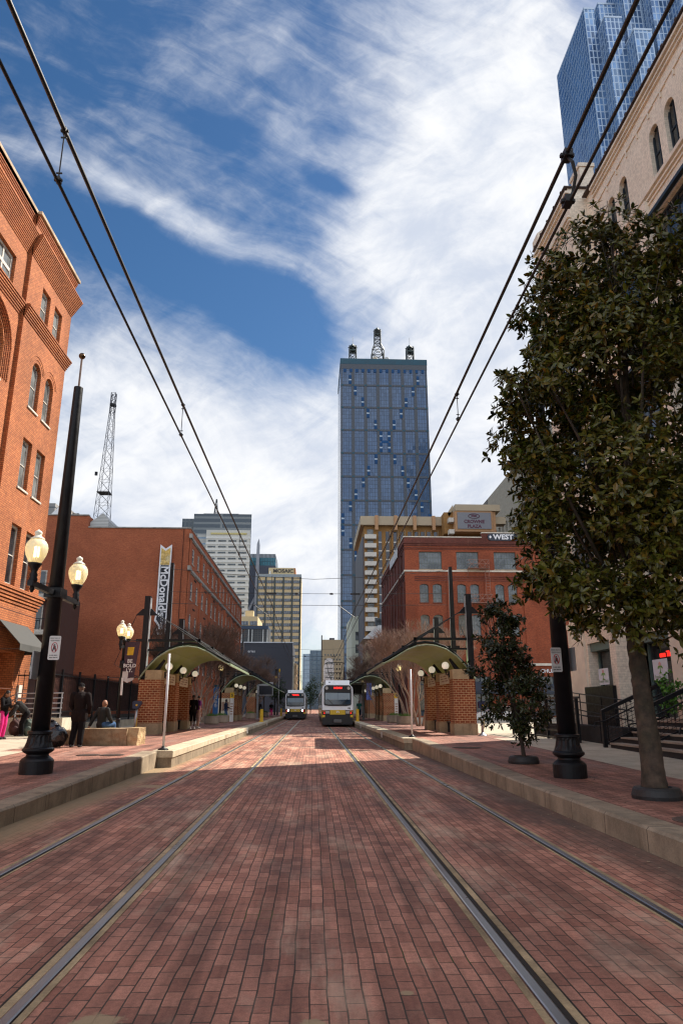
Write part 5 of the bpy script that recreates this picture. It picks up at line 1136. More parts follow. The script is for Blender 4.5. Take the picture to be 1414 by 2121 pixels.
for y, zz, lab in ((35.9, (8.5, 7.3, 6.7), 'span wires across the street between the near poles'), (76, (8.0, 6.9, 6.6), 'span wires across the street between the middle poles'), (125, (8.0, 6.9, 6.6), 'span wires across the street between the far poles')):
    T = thing('span_wires', lab, 'wire', (0, y, 7), 0, 'cross span wires'); m = MB(); xa, xb = (-7.5, 6.9) if y < 100 else (-6.5, 5.3)
    for k, z in enumerate(zz): m.tube([(xa, y, z), (xa*.45, y, z-(.35 if k == 0 else .05)), (0, y, z-(.5 if k == 0 else .06)), (xb*.45, y, z-(.35 if k == 0 else .05)), (xb, y, z)], .012, 5)
    m.build('span', M_wire, T)
    for x in (-2.2, 2.13): m = MB(); m.box(x-.25, x+.25, y-.04, y+.04, zz[1]-.1, zz[1]-.02); m.tube([(x-.9, y, zz[2]-.04), (x, y, 6.0)], .02, 5); m.tube([(x, y, zz[0]-.35), (x, y, 5.9)], .012, 5); m.build('steady_arm', M_wire, T)
    for x in (-.9, .9): m = MB(); m.ball((x, y, zz[1]-.06), .05, 8, 6, (2.4, 1, 1)); m.build('insulator', M_wire, T)

# ------------------------------------------------------------------ small street things
M_wpole = plain('white_metal_pole', (.60, .58, .58), .4, var=.1)
def wpole(lab, x, y): T = thing('marker_pole', lab, 'pole', (x, y, .43), 0, 'slim white poles at the platform ends'); m = MB(); m.tube([(x, y, .45), (x, y, 3.05)], .036, 10); m.build('shaft', M_wpole, T, True); m = MB(); m.lathe([(.16, 0), (.13, .04), (.05, .07), (.045, .1)], (x, y, .432), 12); m.build('foot', M_black, T, True)
wpole('slim white pole on the end block of the left platform', -4.12, 20.45); wpole('slim white pole on the end of the right platform', 3.93, 28.75)
M_yel = plain('bollard_yellow', (.62, .38, .015), .5, var=.12)
def bollard(lab, x, y): T = thing('bollard', lab, 'bollard', (x, y, .43), 0, 'yellow bollards on the platform edges'); m = MB(); m.box(x-.12, x+.12, y-.12, y+.12, .43, 1.38); m.prism([(x-.12, 1.38), (x+.12, 1.38), (x+.08, 1.43), (x-.08, 1.43)], y-.12, y+.12, 'y'); m.build('post', M_yel, T); m = MB(); m.box(x-.2, x+.2, y-.2, y+.2, .434, .47); m.build('base_plate', M_yel, T)
bollard('yellow bollard on the left platform edge, nearest', -4.15, 59); bollard('yellow bollard on the left platform edge beside the far tram', -4.15, 95); bollard('yellow bollard on the right platform edge beside the near tram', 3.72, 60.5)
M_plant = concrete('planter_concrete', (.27, .215, .165), 0, var=.2); M_weed = plain('weed_green', (.075, .15, .018), .6, var=.4, scale=9); M_soil = plain('soil', (.03, .022, .015), .95)
def planter(lab, x, y, r=.52, h=.56, yell=False):
    T = thing('planter', lab, 'planter', (x, y, .43), 0, 'round concrete planters'); m = MB(); m.lathe([(r*.9, 0), (r, .06), (r, h), (r-.07, h), (r-.08, h-.07)], (x, y, .43), 28); m.build('tub', M_plant, T, False); m = MB(); m.lathe([(r-.08, h-.08), (.02, h-.05)], (x, y, .43), 20); m.build('soil', M_soil, T)
    m = MB(); rr = random.Random(int(x*100+y))
    for k in range(240):
        a = rr.uniform(0, 6.28); q = rr.uniform(0, r-.1); bx, by = x+q*math.cos(a), y+q*math.sin(a); l = rr.uniform(.08, .3); dx, dy = rr.uniform(-.12, .12), rr.uniform(-.12, .12)
        m.add([(bx-.014, by, .43+h-.06), (bx+.014, by, .43+h-.06), (bx+dx, by+dy, .43+h-.06+l)], [(0, 1, 2)])
    m.build('plants', M_weed, T)
planter('round concrete planter with sparse plants nearest on the left platform', -7.06, 51); planter('round concrete planter behind the nearest one on the left platform', -6.95, 55.5); planter('distant round concrete planter on the left platform, right of the second shelter', -6.4, 75); planter('round concrete planter with fresh green plants nearest on the right platform', 6.34, 50, .56); planter('round concrete planter behind the greener one on the right platform', 6.2, 55.5); planter('farthest round concrete planter on the left platform', -6.0, 90)
M_bluehead = plain('navy_plastic', (.012, .02, .06), .4)
def validator(lab, x, y):
    T = thing('ticket_validator', lab, 'ticket validator', (x, y, .43), 0, 'grey ticket validators with blue heads'); m = MB(); m.lathe([(.2, 0), (.17, .03), (.07, .09), (.06, .12)], (x, y, .43), 16); m.tube([(x, y, .5), (x+.04, y, 1.55)], .055, 10); m.build('stand', M_steel, T, True)
    m = MB(); m.prism([(x-.12, 1.52), (x+.1, 1.5), (x+.24, 1.72), (x+.22, 1.82), (x-.06, 1.84), (x-.14, 1.78)], y-.12, y+.1, 'y'); hd = m.build('head', M_bluehead, T); m = MB(); m.lathe([(.045, 0), (.045, .01)], (0, 0, 0), 12); m = MB(); m.ball((x+.05, y-.13, 1.66), .045, 10, 8, (1, .2, 1)); m.build('reader_disc', M_yel, hd)
    m = MB(); m.box(x+.055, x+.085, y-.03, y+.03, .72, 1.15); m.build('stripe', M_yel, T)
validator('grey ticket validator with blue head in front of the near left shelter', -7.55, 31.2); validator('grey ticket validator with blue head in front of the near right shelter', 7.08, 30.2)
M_frame = plain('grey_frame', (.25, .25, .26), .5)
def msgsign(lab, x, y, s):
    T = thing('message_sign', lab, 'sign', (x, y, .43), 0, 'grey framed message signs on the platforms'); m = MB(); m.box(x-.1, x+.1, y-.1, y+.1, .43, 3.75); m.box(x, x+s*1.5, y-.1, y+.1, 3.65, 3.8); m.box(x, x+s*1.5, y-.1, y+.1, 2.7, 2.78); m.box(x+s*1.42, x+s*1.5, y-.1, y+.1, 2.78, 3.65); m.box(x+s*.8, x+s*1.5, y-.12, y+.12, 3.8, 4.0); m.build('frame', M_frame, T); m = MB(); m.box(x+s*.12, x+s*1.4, y-.08, y+.08, 2.8, 3.62); m.build('screen', M_signblk, T)
msgsign('grey framed dark message sign on the left platform', -5.5, 72, 1); msgsign('grey framed dark message sign on the right platform beside the near tram', 4.75, 68, -1)
T = thing('info_pylon', 'tall narrow blue information pylon behind the left planters', 'pylon', (-7.7, 57.5, .43)); m = MB(); m.box(-7.9, -7.5, 57.4, 57.6, .43, 3.1); m.build('panel', plain('pylon_blue', (.02, .10, .27), .45), T); text("WEST END", .26, M_signw, T, (-7.7, 57.39, 2.2), 'down', ext=.002); m = MB(); m.box(-7.9, -7.5, 57.4, 57.6, 3.1, 3.3); m.build('cap', M_teal, T)
def stop(lab, x, y): T = thing('stop_totem', lab, 'totem', (x, y, .43), 0, 'white stop totems with yellow tops'); m = MB(); m.box(x-.15, x+.15, y-.05, y+.05, .43, 2.3); m.build('panel', M_signw, T); m = MB(); m.box(x-.16, x+.16, y-.06, y+.06, 2.3, 2.75); m.build('cap', M_yel, T); text("5", .32, M_signk, T, (x, y-.065, 2.52), ext=.002, bold=.01); m = MB(); [m.box(x-.1, x+.1, y-.056, y-.05, 1.0+k*.2, 1.08+k*.2) for k in range(5)]; m.build('panel_print', M_txt, T)
stop('white stop totem with a yellow top in front of the second left shelter', -6.7, 60); stop('white stop totem with a yellow top in front of the second right shelter', 7.05, 61)
T = thing('map_board', 'beige map board behind the hooded man', 'notice board', (-7.35, 61, .43)); m = MB(); m.box(-8.0, -7.0, 60.9, 60.98, .9, 2.3); m.build('board', M_board, T); m = MB(); m.box(-7.95, -7.88, 60.99, 61.05, .43, 2.3); m.box(-7.12, -7.05, 60.99, 61.05, .43, 2.3); m.build('leg', M_black, T); m = MB(); [m.box(-7.8+k*.2, -7.66+k*.2, 60.88, 60.9, 1.3, 2.0) for k in range(4)]; m.build('panel_print', M_txt, T)
T = thing('transit_poster', 'blue lit poster panel by the second right shelter', 'poster', (7.4, 63, .43)); m = MB(); m.box(5.55, 6.1, 74.9, 75.0, 2.3, 4.0); m.build('panel', plain('poster_blue', (.10, .13, .36), .4, var=.5, scale=4), T); m = MB(); m.box(5.8, 5.86, 74.95, 75.01, .43, 2.3); m.build('leg', M_black, T)
T = thing('traffic_signal', 'black traffic signal with yellow visor in front of the dark blank block', 'traffic signal', (-5.3, 105, .43)); m = MB(); m.tube([(-5.0, 105, .4), (-5.0, 105, 6.6)], .07, 8); m.build('pole', M_steel, T); m = MB(); m.box(-5.6, -5.2, 104.8, 105.1, 6.0, 7.0); m.build('housing', M_black, T); m = MB(); m.ball((-4.95, 104.9, 6.75), .26, 10, 8, (.5, 1, 1.1)); m.box(-5.6, -5.25, 104.75, 105, 5.7, 5.95); m.build('visor', M_yel, T)
M_man = plain('manhole_iron', (.11, .075, .06), .7, bump=.5, bscale=60)
for i, (x, y, z, r, lab) in enumerate(((-5.64, 18.8, zl(18.8), .3, 'round manhole cover in the left pavement, left of the pair'), (-5.05, 18.8, zl(18.8), .3, 'round manhole cover in the left pavement, right of the pair'), (4.62, 8.75, .27, .33, 'round manhole cover at the right edge behind the kerb'), (4.7, 22.2, zr(22.2), .45, 'round manhole cover in the pavement left of the small magnolia'))):
    m = MB(); m.lathe([(r, 0), (r, .008), (r*.94, .009), (r*.93, .005), (.02, .006)], (x, y, z+.003), 28)
    for k in range(9): a = (k-4)*r*.19; h = math.sqrt(max(r*r*.8-a*a, 0)); m.box(x-h, x+h, y+a-.012, y+a+.012, z+.006, z+.014)
    tag(m.build('manhole_cover', M_man, None, False, (x, y, z)), lab, 'manhole cover', 'manhole covers')
# rough stone block, bags
def rough(name, x0, x1, y0, y1, z0, z1, amp, n, m_, seed, parent):
    bm = bmesh.new(); bmesh.ops.create_cube(bm, size=1); bmesh.ops.subdivide_edges(bm, edges=bm.edges[:], cuts=n, use_grid_fill=True); sv = Vector((seed, seed*2, 0))
    for v in bm.verts:
        p = Vector(((v.co.x+.5)*(x1-x0)+x0, (v.co.y+.5)*(y1-y0)+y0, (v.co.z+.5)*(z1-z0)+z0)); nn = Vector((mnoise.noise(p*2.3+sv), mnoise.noise(p*2.3+sv+Vector((9, 0, 0))), mnoise.noise(p*2.3+sv+Vector((0, 9, 0)))*.6))*amp+Vector((mnoise.noise(p*8+sv), mnoise.noise(p*8+sv+Vector((5, 0, 0))), 0))*amp*.4
        if v.co.z > .49: nn.z *= .15
        v.co = p+nn
    me = bpy.data.meshes.new(name); o0 = Vector(parent.get('_o', (0, 0, 0)))
    for v in bm.verts: v.co -= o0
    bm.to_mesh(me); bm.free(); me.materials.append(m_); return link(name, me, parent)
M_rock = concrete('limestone', (.40, .28, .15), 0, var=.28, stain=(.22, .14, .07)); M_rockd = concrete('limestone_shaded', (.27, .19, .11), 0, var=.25, stain=(.11, .075, .045))  # darker copy holds the block's shade, brighter one paints the sunlit end
T = thing('stone_block', 'long rough limestone block used as a seat on the left pavement', 'stone', (-6.4, 23.3, .42)); rough('block', -7.25, -5.72, 22.75, 24.0, .40, .93, .05, 14, M_rockd, 2, T); rough('end_block', -5.78, -5.42, 22.85, 24.05, .41, .95, .07, 10, M_rock, 7, T); rough('block', -8.05, -7.3, 23.6, 24.6, .40, .86, .05, 8, M_rockd, 5, T)
M_bag = plain('black_plastic', (.010, .010, .011), .22, var=.2, bump=.9, bscale=9, spec=.6)
def lump(name, lab, cat, x, y, z, rx, ry, rz_, m_, seed, group=None, knot=True):
    T = thing(name, lab, cat, (x, y, z), 0, group); bm = bmesh.new(); bmesh.ops.create_icosphere(bm, subdivisions=4, radius=1)
    for v in bm.verts:
        n = v.co.copy(); d = 1+.16*mnoise.noise(n*2.1+Vector((seed, 0, 0)))+.09*abs(mnoise.noise(n*5+Vector((0, seed, 0)))); v.co = Vector((n.x*rx*d, n.y*ry*d, max((n.z*d+1), .0)*rz_))
    me = bpy.data.meshes.new(name); bm.to_mesh(me); bm.free(); me.materials.append(m_); me.polygons.foreach_set('use_smooth', [True]*len(me.polygons)); link('bag_body', me, T)
    if knot: mb = MB(); mb.lathe([(.06, rz_*1.85), (.03, rz_*2.0), (.09, rz_*2.15), (.02, rz_*2.2)], (0, 0, 0), 8); o = mb.mesh('knot', m_); link('knot', o, T)
    return T
lump('trash_bag', 'full black trash bag standing left of the man in black', 'trash bag', -7.62, 22.0, .42, .33, .30, .30, M_bag, 3, 'black trash bags'); lump('trash_bag', 'second black trash bag half behind the tall lamp post', 'trash bag', -7.95, 22.5, .42, .36, .32, .36, M_bag, 8, 'black trash bags')
M_bp1 = plain('maroon_cloth', (.06, .022, .022), .8, bump=.3); M_bp2 = plain('grey_green_cloth', (.085, .11, .09), .8, bump=.3, var=.35)
for lab, x, m_, sd in (('maroon backpack leaning on the concrete ramp wall', -12.25, M_bp1, 4), ('grey green backpack beside the maroon one against the ramp wall', -11.72, M_bp2, 6)):
    T = lump('backpack', lab, 'backpack', x, 30.6, .43, .27, .2, .33, m_, sd, 'backpacks at the ramp wall', False); mb = MB(); mb.tube([(-.1, -.16, .62), (-.04, -.2, .72), (.04, -.2, .72), (.1, -.16, .62)], .02, 6); link('handle', mb.mesh('handle', M_black), T); mb = MB(); mb.ball((0, -.19, .27), .16, 12, 8, (1.1, .45, .9)); link('pocket', mb.mesh('pocket', m_, True), T)
# tree rings
def treering(lab, x, y, z, r): m = MB(); m.lathe([(r*.98, 0), (r, .05), (r*.93, .13), (r*.86, .16), (r*.62, .165), (r*.55, .12), (.02, .1)], (x, y, z), 36); tag(m.build('tree_ring', M_rubber, None, False, (x, y, z)), lab, 'tree ring', 'black rubber tree rings')
M_rubber = plain('black_rubber', (.018, .018, .019), .6, var=.4, scale=8, bump=.3, bscale=40)
treering('black rubber ring round the foot of the big magnolia', 5.10, 10.85, zr(10.85), .36); treering('black rubber ring round the foot of the small magnolia', 4.93, 17.05, zr(17.05), .36)
# leaf litter
m = MB(); rr = random.Random(5)
for k in range(520):
    if rr.random() < .6: x, y = rr.uniform(3.2, 3.75) if rr.random() < .7 else rr.uniform(2.9, 3.7), rr.uniform(4.5, 24); z = .004
    else: x = rr.uniform(4.25, 6.9); y = rr.uniform(7, 20); z = zr(y)+.004
    s = rr.uniform(.008, .022); a = rr.uniform(0, 6.28); m.add([(x+s*math.cos(a+q*1.57)*(1 if q % 2 else .5), y+s*math.sin(a+q*1.57)*(1 if q % 2 else .5), z+rr.uniform(0, .012)) for q in range(4)], [(0, 1, 2, 3)])
o = m.build('leaf_litter', plain('dry_leaf', (.30, .22, .14), .8, var=.5, scale=2), None); tag(o, 'dry leaf crumbs scattered along the right kerb and pavement', 'leaves', None, 'stuff')
# parked car in the side street, seen between shelter and small magnolia
T = thing('parked_car', 'white parked car in the side street, glimpsed behind the small magnolia', 'car', (17, 66, .2)); M_carw = plain('white_car_paint', (.55, .55, .56), .2, var=.04, coat=.6)
local(T)
b = MB(); b.prism([(-2.2, .35), (-2.25, .75), (-1.9, .95), (-1.0, 1.02), (-.4, 1.45), (1.1, 1.45), (1.8, 1.0), (2.2, .9), (2.25, .4)], -.88, .88, 'y'); b.build('body', M_carw, T)
b = MB(); b.prism([(-.88, 1.02), (-.38, 1.39), (1.05, 1.39), (1.6, 1.02)], -.89, .89, 'y'); b.build('window', M_glass, T)
for x in (-1.4, 1.35):
    for s_ in (-1, 1): b = MB(); b.tube([(x, s_*.72, .33), (x, s_*.92, .33)], .33, 18); wv = b.build('wheel', M_rubber, T); b = MB(); b.tube([(x, s_*.92, .33), (x, s_*.935, .33)], .2, 12); b.build('rim', M_steel, wv)
for s_ in (-1, 1): b = MB(); b.ball((-2.18, s_*.65, .72), .13, 10, 6, (.5, 1, .6)); b.build('headlight', M_signw, T); b = MB(); b.box(2.2, 2.26, s_*.6-.14, s_*.6+.14, .7, .88); b.build('tail_light', M_signr, T)

# ------------------------------------------------------------------ trams
M_tw = plain('tram_white', (.80, .81, .83), .3, var=.06, scale=.6, coat=.3); M_ty = plain('tram_yellow', (.62, .40, .015), .35, var=.08, coat=.3); M_tk = plain('tram_black', (.010, .010, .012), .4, var=.2); M_twin = glassmat('tram_glass', (.012, .018, .03), .05); M_shade = plain('cab_sunshade', (.26, .33, .38), .4, var=.05); M_led = emis('led_red', (1, .02, .015), 1.3); M_tail = emis('tail_red', (.9, .02, .01), .6); M_head = plain('headlamp_glass', (.45, .42, .38), .2); M_headon = emis('headlamp_lit', (1, .85, .85), 5); M_org = plain('orange_lens', (.45, .13, .02), .3)
def tram(label, x0, y0, led, lit, panto):
    T = thing('tram', label, 'tram', (x0, y0, 0), 0, 'white and yellow trams'); local(T)
    hw = 1.33; secs = [(.0, 12.4), (13.1, 21.5), (22.2, 34.6)]
    for a, b in secs:
        up = MB(); pr = [(-hw, 1.5), (-hw, 2.95), (-hw*.95, 3.2), (-hw*.8, 3.38), (hw*.8, 3.38), (hw*.95, 3.2), (hw, 2.95), (hw, 1.5)]
        up.prism(pr, a+(.55 if a == 0 else 0), b, 'y')
        if a == 0:   # cab nose
            n0 = [(-1.27, 1.33), (-1.27, 2.95), (-1.2, 3.2), (-.98, 3.4), (.98, 3.4), (1.2, 3.2), (1.27, 2.95), (1.27, 1.33)]
            n1 = [(-hw, 1.33), (-hw, 2.95), (-hw*.95, 3.2), (-hw*.8, 3.38), (hw*.8, 3.38), (hw*.95, 3.2), (hw, 2.95), (hw, 1.33)]
            yo = [0, .0, .06, .12, .12, .06, .0, 0]
            vs = [(x, y, z) for (x, z), y in zip(n0, yo)]+[(x, .55, z) for x, z in n1]; up.add(vs, [tuple(reversed(range(8)))[::-1]]+[(i, 8+i, 8+(i+1) % 8, (i+1) % 8) for i in range(8)])
            up.prism([(.14, 3.36), (.38, 3.75), (12.2, 3.75), (12.3, 3.36)], -1.0, 1.0, 'x')
        else: up.prism([(a+.1, 3.36), (a+.2, 3.72), (b-.2, 3.72), (b-.1, 3.36)], -1.0, 1.0, 'x')
        bo = up.build('body', M_tw, T)
        lo = MB(); lo.box(-hw+.003, hw-.003, a+(.56 if a == 0 else 0), b, .72, 1.495); lo.build('yellow_band', M_ty, T)
        sk = MB(); sk.box(-hw+.06, hw-.06, a+(.3 if a == 0 else 0), b, .22, .715); sk.build('skirt', M_tk, T)
        for s_ in (-1, 1):
            y = a+1.2
            while y < b-1.2:
                q = MB(); q.box(s_*hw, s_*(hw+.006), y, y+1.55, 1.75, 2.75); q.build('window', M_twin, T); y += 1.85
            q = MB()
            for yy in (a+2.9, b-3.2): q.box(s_*(hw+.007), s_*(hw+.013), yy, yy+1.3, .8, 2.85)
            q.build('door', M_twin, T)
    g_ = MB(); g_.box(-1.15, 1.15, 12.4, 13.1, .5, 3.3); g_.box(-1.15, 1.15, 21.5, 22.2, .5, 3.3); g_.build('bellows', M_tk, T)
    w = MB()
    for y in (2.6, 4.4, 16.2, 18, 29.5, 31.4):
        for s_ in (-.73, .73): w.tube([(s_-.06, y, .335), (s_+.06, y, .335)], .33, 16)
    w.build('wheels', M_railside, T)
    bu = MB(); bu.prism([(-1.22, .18), (1.22, .18), (1.26, .6), (1.26, .97), (-1.26, .97), (-1.26, .6)], .02, .55, 'y'); bu.build('bumper', M_tk, T)
    rr = [(-1.08, 1.72), (-1.14, 1.82), (-1.14, 3.1), (-1.08, 3.26), (-.95, 3.34), (.95, 3.34), (1.08, 3.26), (1.14, 3.1), (1.14, 1.82), (1.08, 1.72), (.7, 1.66), (-.7, 1.66)]
    ms_ = MB(); ms_.prism(rr, -.022, .1, 'y'); mk = ms_.build('windscreen_mask', M_tk, T)
    q = MB(); q.prism([(-1.06, 1.85), (-1.06, 2.74), (1.06, 2.74), (1.06, 1.85), (.8, 1.78), (-.8, 1.78)], -.032, -.022, 'y'); q.build('windscreen', glassmat('cab_glass', (.012, .03, .055), .06), mk)
    q = MB(); q.box(-1.03, -.01, -.037, -.033, 2.17, 2.7); q.box(.01, 1.03, -.037, -.033, 2.17, 2.7); q.build('sunshade', M_shade, mk)
    q = MB(); q.box(-.68, .68, -.035, -.022, 2.95, 3.28); db = q.build('destination_display', M_signblk, T); text(led, .26, M_led, db, (0, -.042, 3.11), bold=.012, ext=.003, sx=1.15) if False else None
    me = text_mesh(led, .2, M_led, bold=.012, ext=.003, sx=1.1); o = link('lettering', me, db, mtx=Matrix(((1, 0, 0, .02), (0, 0, -1, -.042), (0, 1, 0, 3.11), (0, 0, 0, 1))))
    for x in (-.92, .92): q = MB(); q.lathe([(.13, 0), (.13, .02), (.1, .03), (.02, .02)], (0, 0, 0), 14); mm = q.mesh('upper_lamp', M_head); l_ = link('upper_lamp', mm, T); l_.matrix_local = Matrix.Translation((x, -.02, 3.1)) @ Matrix.Rotation(R(90), 4, 'X')
    for s_ in (-1, 1): q = MB(); q.tube([(s_*.3, -.045, 1.72), (s_*.85, -.05, 2.25)], .016, 5); q.build('wiper', M_tk, T)
    q = MB(); q.box(-.63, .63, -.015, .1, .98, 1.345); yp = q.build('front_panel', M_ty, T); q = MB(); q.tube([(math.cos(t)*.1, -.02, 1.16+math.sin(t)*.085) for t in [i*.45-.9 for i in range(9)]], .025, 5); q.prism([(-.1, 1.1), (0, 1.16), (-.1, 1.22)], -.025, -.016, 'y'); q.build('emblem', M_tw, yp)
    ls = MB(); ls.box(-1.265, 1.265, .0, .5, .97, 1.325); ls.build('light_strip', M_tk, T)
    for s_ in (-1, 1):
        q = MB(); q.box(s_*.68, s_*.82, -.014, .0, 1.06, 1.27); q.build('headlight', M_head, T); q = MB(); q.box(s_*.84, s_*.98, -.014, 0, 1.06, 1.27); q.build('headlight', M_headon if lit else M_head, T)
        q = MB(); q.ball((s_*1.1, -.005, 1.09), .06, 10, 8, (1, .3, 1)); q.build('tail_light', M_tail, T); q = MB(); q.box(s_*1.0, s_*1.26, -.01, .0, 1.2, 1.31); q.build('turn_light', M_org, T); q = MB(); q.box(s_*1.03, s_*1.27, .0, .45, .76, .965) if False else q.box(s_*1.05, s_*1.265, .005, .019, .76, .95); q.build('corner_panel', M_ty, T)
    text_o = link('lettering', text_mesh("178", .17, M_signblk, bold=.008, ext=.002), T, mtx=Matrix(((1, 0, 0, .93), (0, 0, -1, -.006), (0, 1, 0, 1.47), (0, 0, 0, 1))))
    c = MB(); c.box(-.3, .3, -.28, .02, .34, .6); [c.tube([(x, -.32, .46), (x, -.1, .46)], .1, 10) for x in (-.24, 0, .24)]; c.build('coupler', plain('coupler_steel', (.12, .12, .12), .5), T)
    q = MB(); q.box(-.75, -.62, .26, .3, 3.48, 3.62); q.build('roof_vent', M_tk, T)
    if panto:
        q = MB(); y = 8.0
        q.box(-.7, .7, y-.8, y+.8, 3.76, 3.9)
        for s_ in (-1, 1): q.tube([(s_*.25, y-.5, 3.9), (s_*.62, y+.1, 4.75), (s_*.75, y-.2, 5.62)], .03, 6); q.tube([(s_*.25, y+.5, 3.9), (s_*.62, y-.1, 4.75)], .025, 5)
        q.tube([(-1.0, y-.2, 5.5), (-.75, y-.2, 5.68), (.75, y-.2, 5.68), (1.0, y-.2, 5.5)], .035, 6); q.tube([(-.62, y, 4.75), (.62, y, 4.75)], .025, 5); q.build('pantograph', M_blackm, T)
    T.location = (x0, y0, .012); return T
tram('nearer white and yellow tram on the right track, number 178', 2.045, 60.0, "NOMU", False, True)
tram('farther white and yellow tram with lit headlights on the left track', -2.295, 94.0, "TCMNAL", True, False)

# ------------------------------------------------------------------ trees
def leafmat(name, cols, rust, rough=.3, odd=.035):
    m, g, b = newmat(name); ge = g.n('NewGeometry'); r = ge.outputs['Random Per Island']
    cr = g.n('ValToRGB'); g.put(cr.inputs[0], r); e = cr.color_ramp.elements
    e[0].position = 0; e[0].color = (*cols[0], 1); e[1].position = 1; e[1].color = (*cols[-1], 1)
    for i, c in enumerate(cols[1:-1]): x = e.new((i+1)/(len(cols)-1)*(1-odd)); x.color = (*c, 1)
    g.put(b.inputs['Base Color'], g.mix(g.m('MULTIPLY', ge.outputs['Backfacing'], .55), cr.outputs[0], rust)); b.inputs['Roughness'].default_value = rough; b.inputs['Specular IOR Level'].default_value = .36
    return m
M_mag = leafmat('magnolia_leaf', [(.010, .022, .003), (.026, .046, .005), (.056, .082, .008), (.145, .145, .013), (.022, .040, .005), (.27, .14, .016)], (.10, .08, .014), .28)
M_magd = leafmat('small_magnolia_leaf', [(.012, .024, .008), (.020, .036, .011), (.030, .046, .013), (.038, .052, .014), (.022, .036, .011), (.09, .055, .014)], (.034, .036, .012), .25)
M_bark = plain('grey_brown_bark', (.07, .048, .034), .9, var=.55, scale=7, bump=1.0, bscale=18, tint=(.045, .036, .022)); M_barkd = plain('dark_bark', (.045, .032, .024), .9, bump=.6, bscale=20)
def leaf(mb, p, d, up, L, w, rr):
    d = d.normalized(); s = d.cross(up); s = s.normalized() if s.length > 1e-4 else d.orthogonal().normalized(); n = s.cross(d)
    k = len(mb.v); cv = rr.uniform(-.16, .06)*L
    M1 = p+d*L*.3+n*L*.03; M2 = p+d*L*.68+n*cv*.3; t = p+d*L+n*cv; wa, wb = w*.82, w*.9
    mb.v += [tuple(q) for q in (p, M1+s*wa+n*wa*.3, M1, M1-s*wa+n*wa*.3, M2+s*wb+n*wb*.25, M2, M2-s*wb+n*wb*.25, t)]
    mb.f += [(k, k+2, k+1), (k, k+3, k+2), (k+1, k+2, k+5, k+4), (k+2, k+3, k+6, k+5), (k+4, k+5, k+7), (k+5, k+6, k+7)]; mb.mi += [0]*6
def rosette(mb, p, axis, n, L, rr):
    axis = axis.normalized(); u = axis.orthogonal().normalized(); v = axis.cross(u); a0 = rr.uniform(0, 6.28)
    for k in range(n):
        a = a0+2.4*k; rad = u*math.cos(a)+v*math.sin(a); open_ = .35+.65*(k/n)*1.2
        d = (axis*(1.05-open_)+rad*open_+Vector((0, 0, -.12*k/n))); d = (d+Vector((rr.uniform(-.35, .35), rr.uniform(-.35, .35), rr.uniform(-.5, .2)))).normalized(); l = L*rr.uniform(.6, 1.2)
        leaf(mb, p-axis*(.05*k/n*L*6), d, (axis+Vector((rr.uniform(-.6, .6), rr.uniform(-.6, .6), rr.uniform(0, .9)))).normalized(), l, l*rr.uniform(.18, .24), rr)
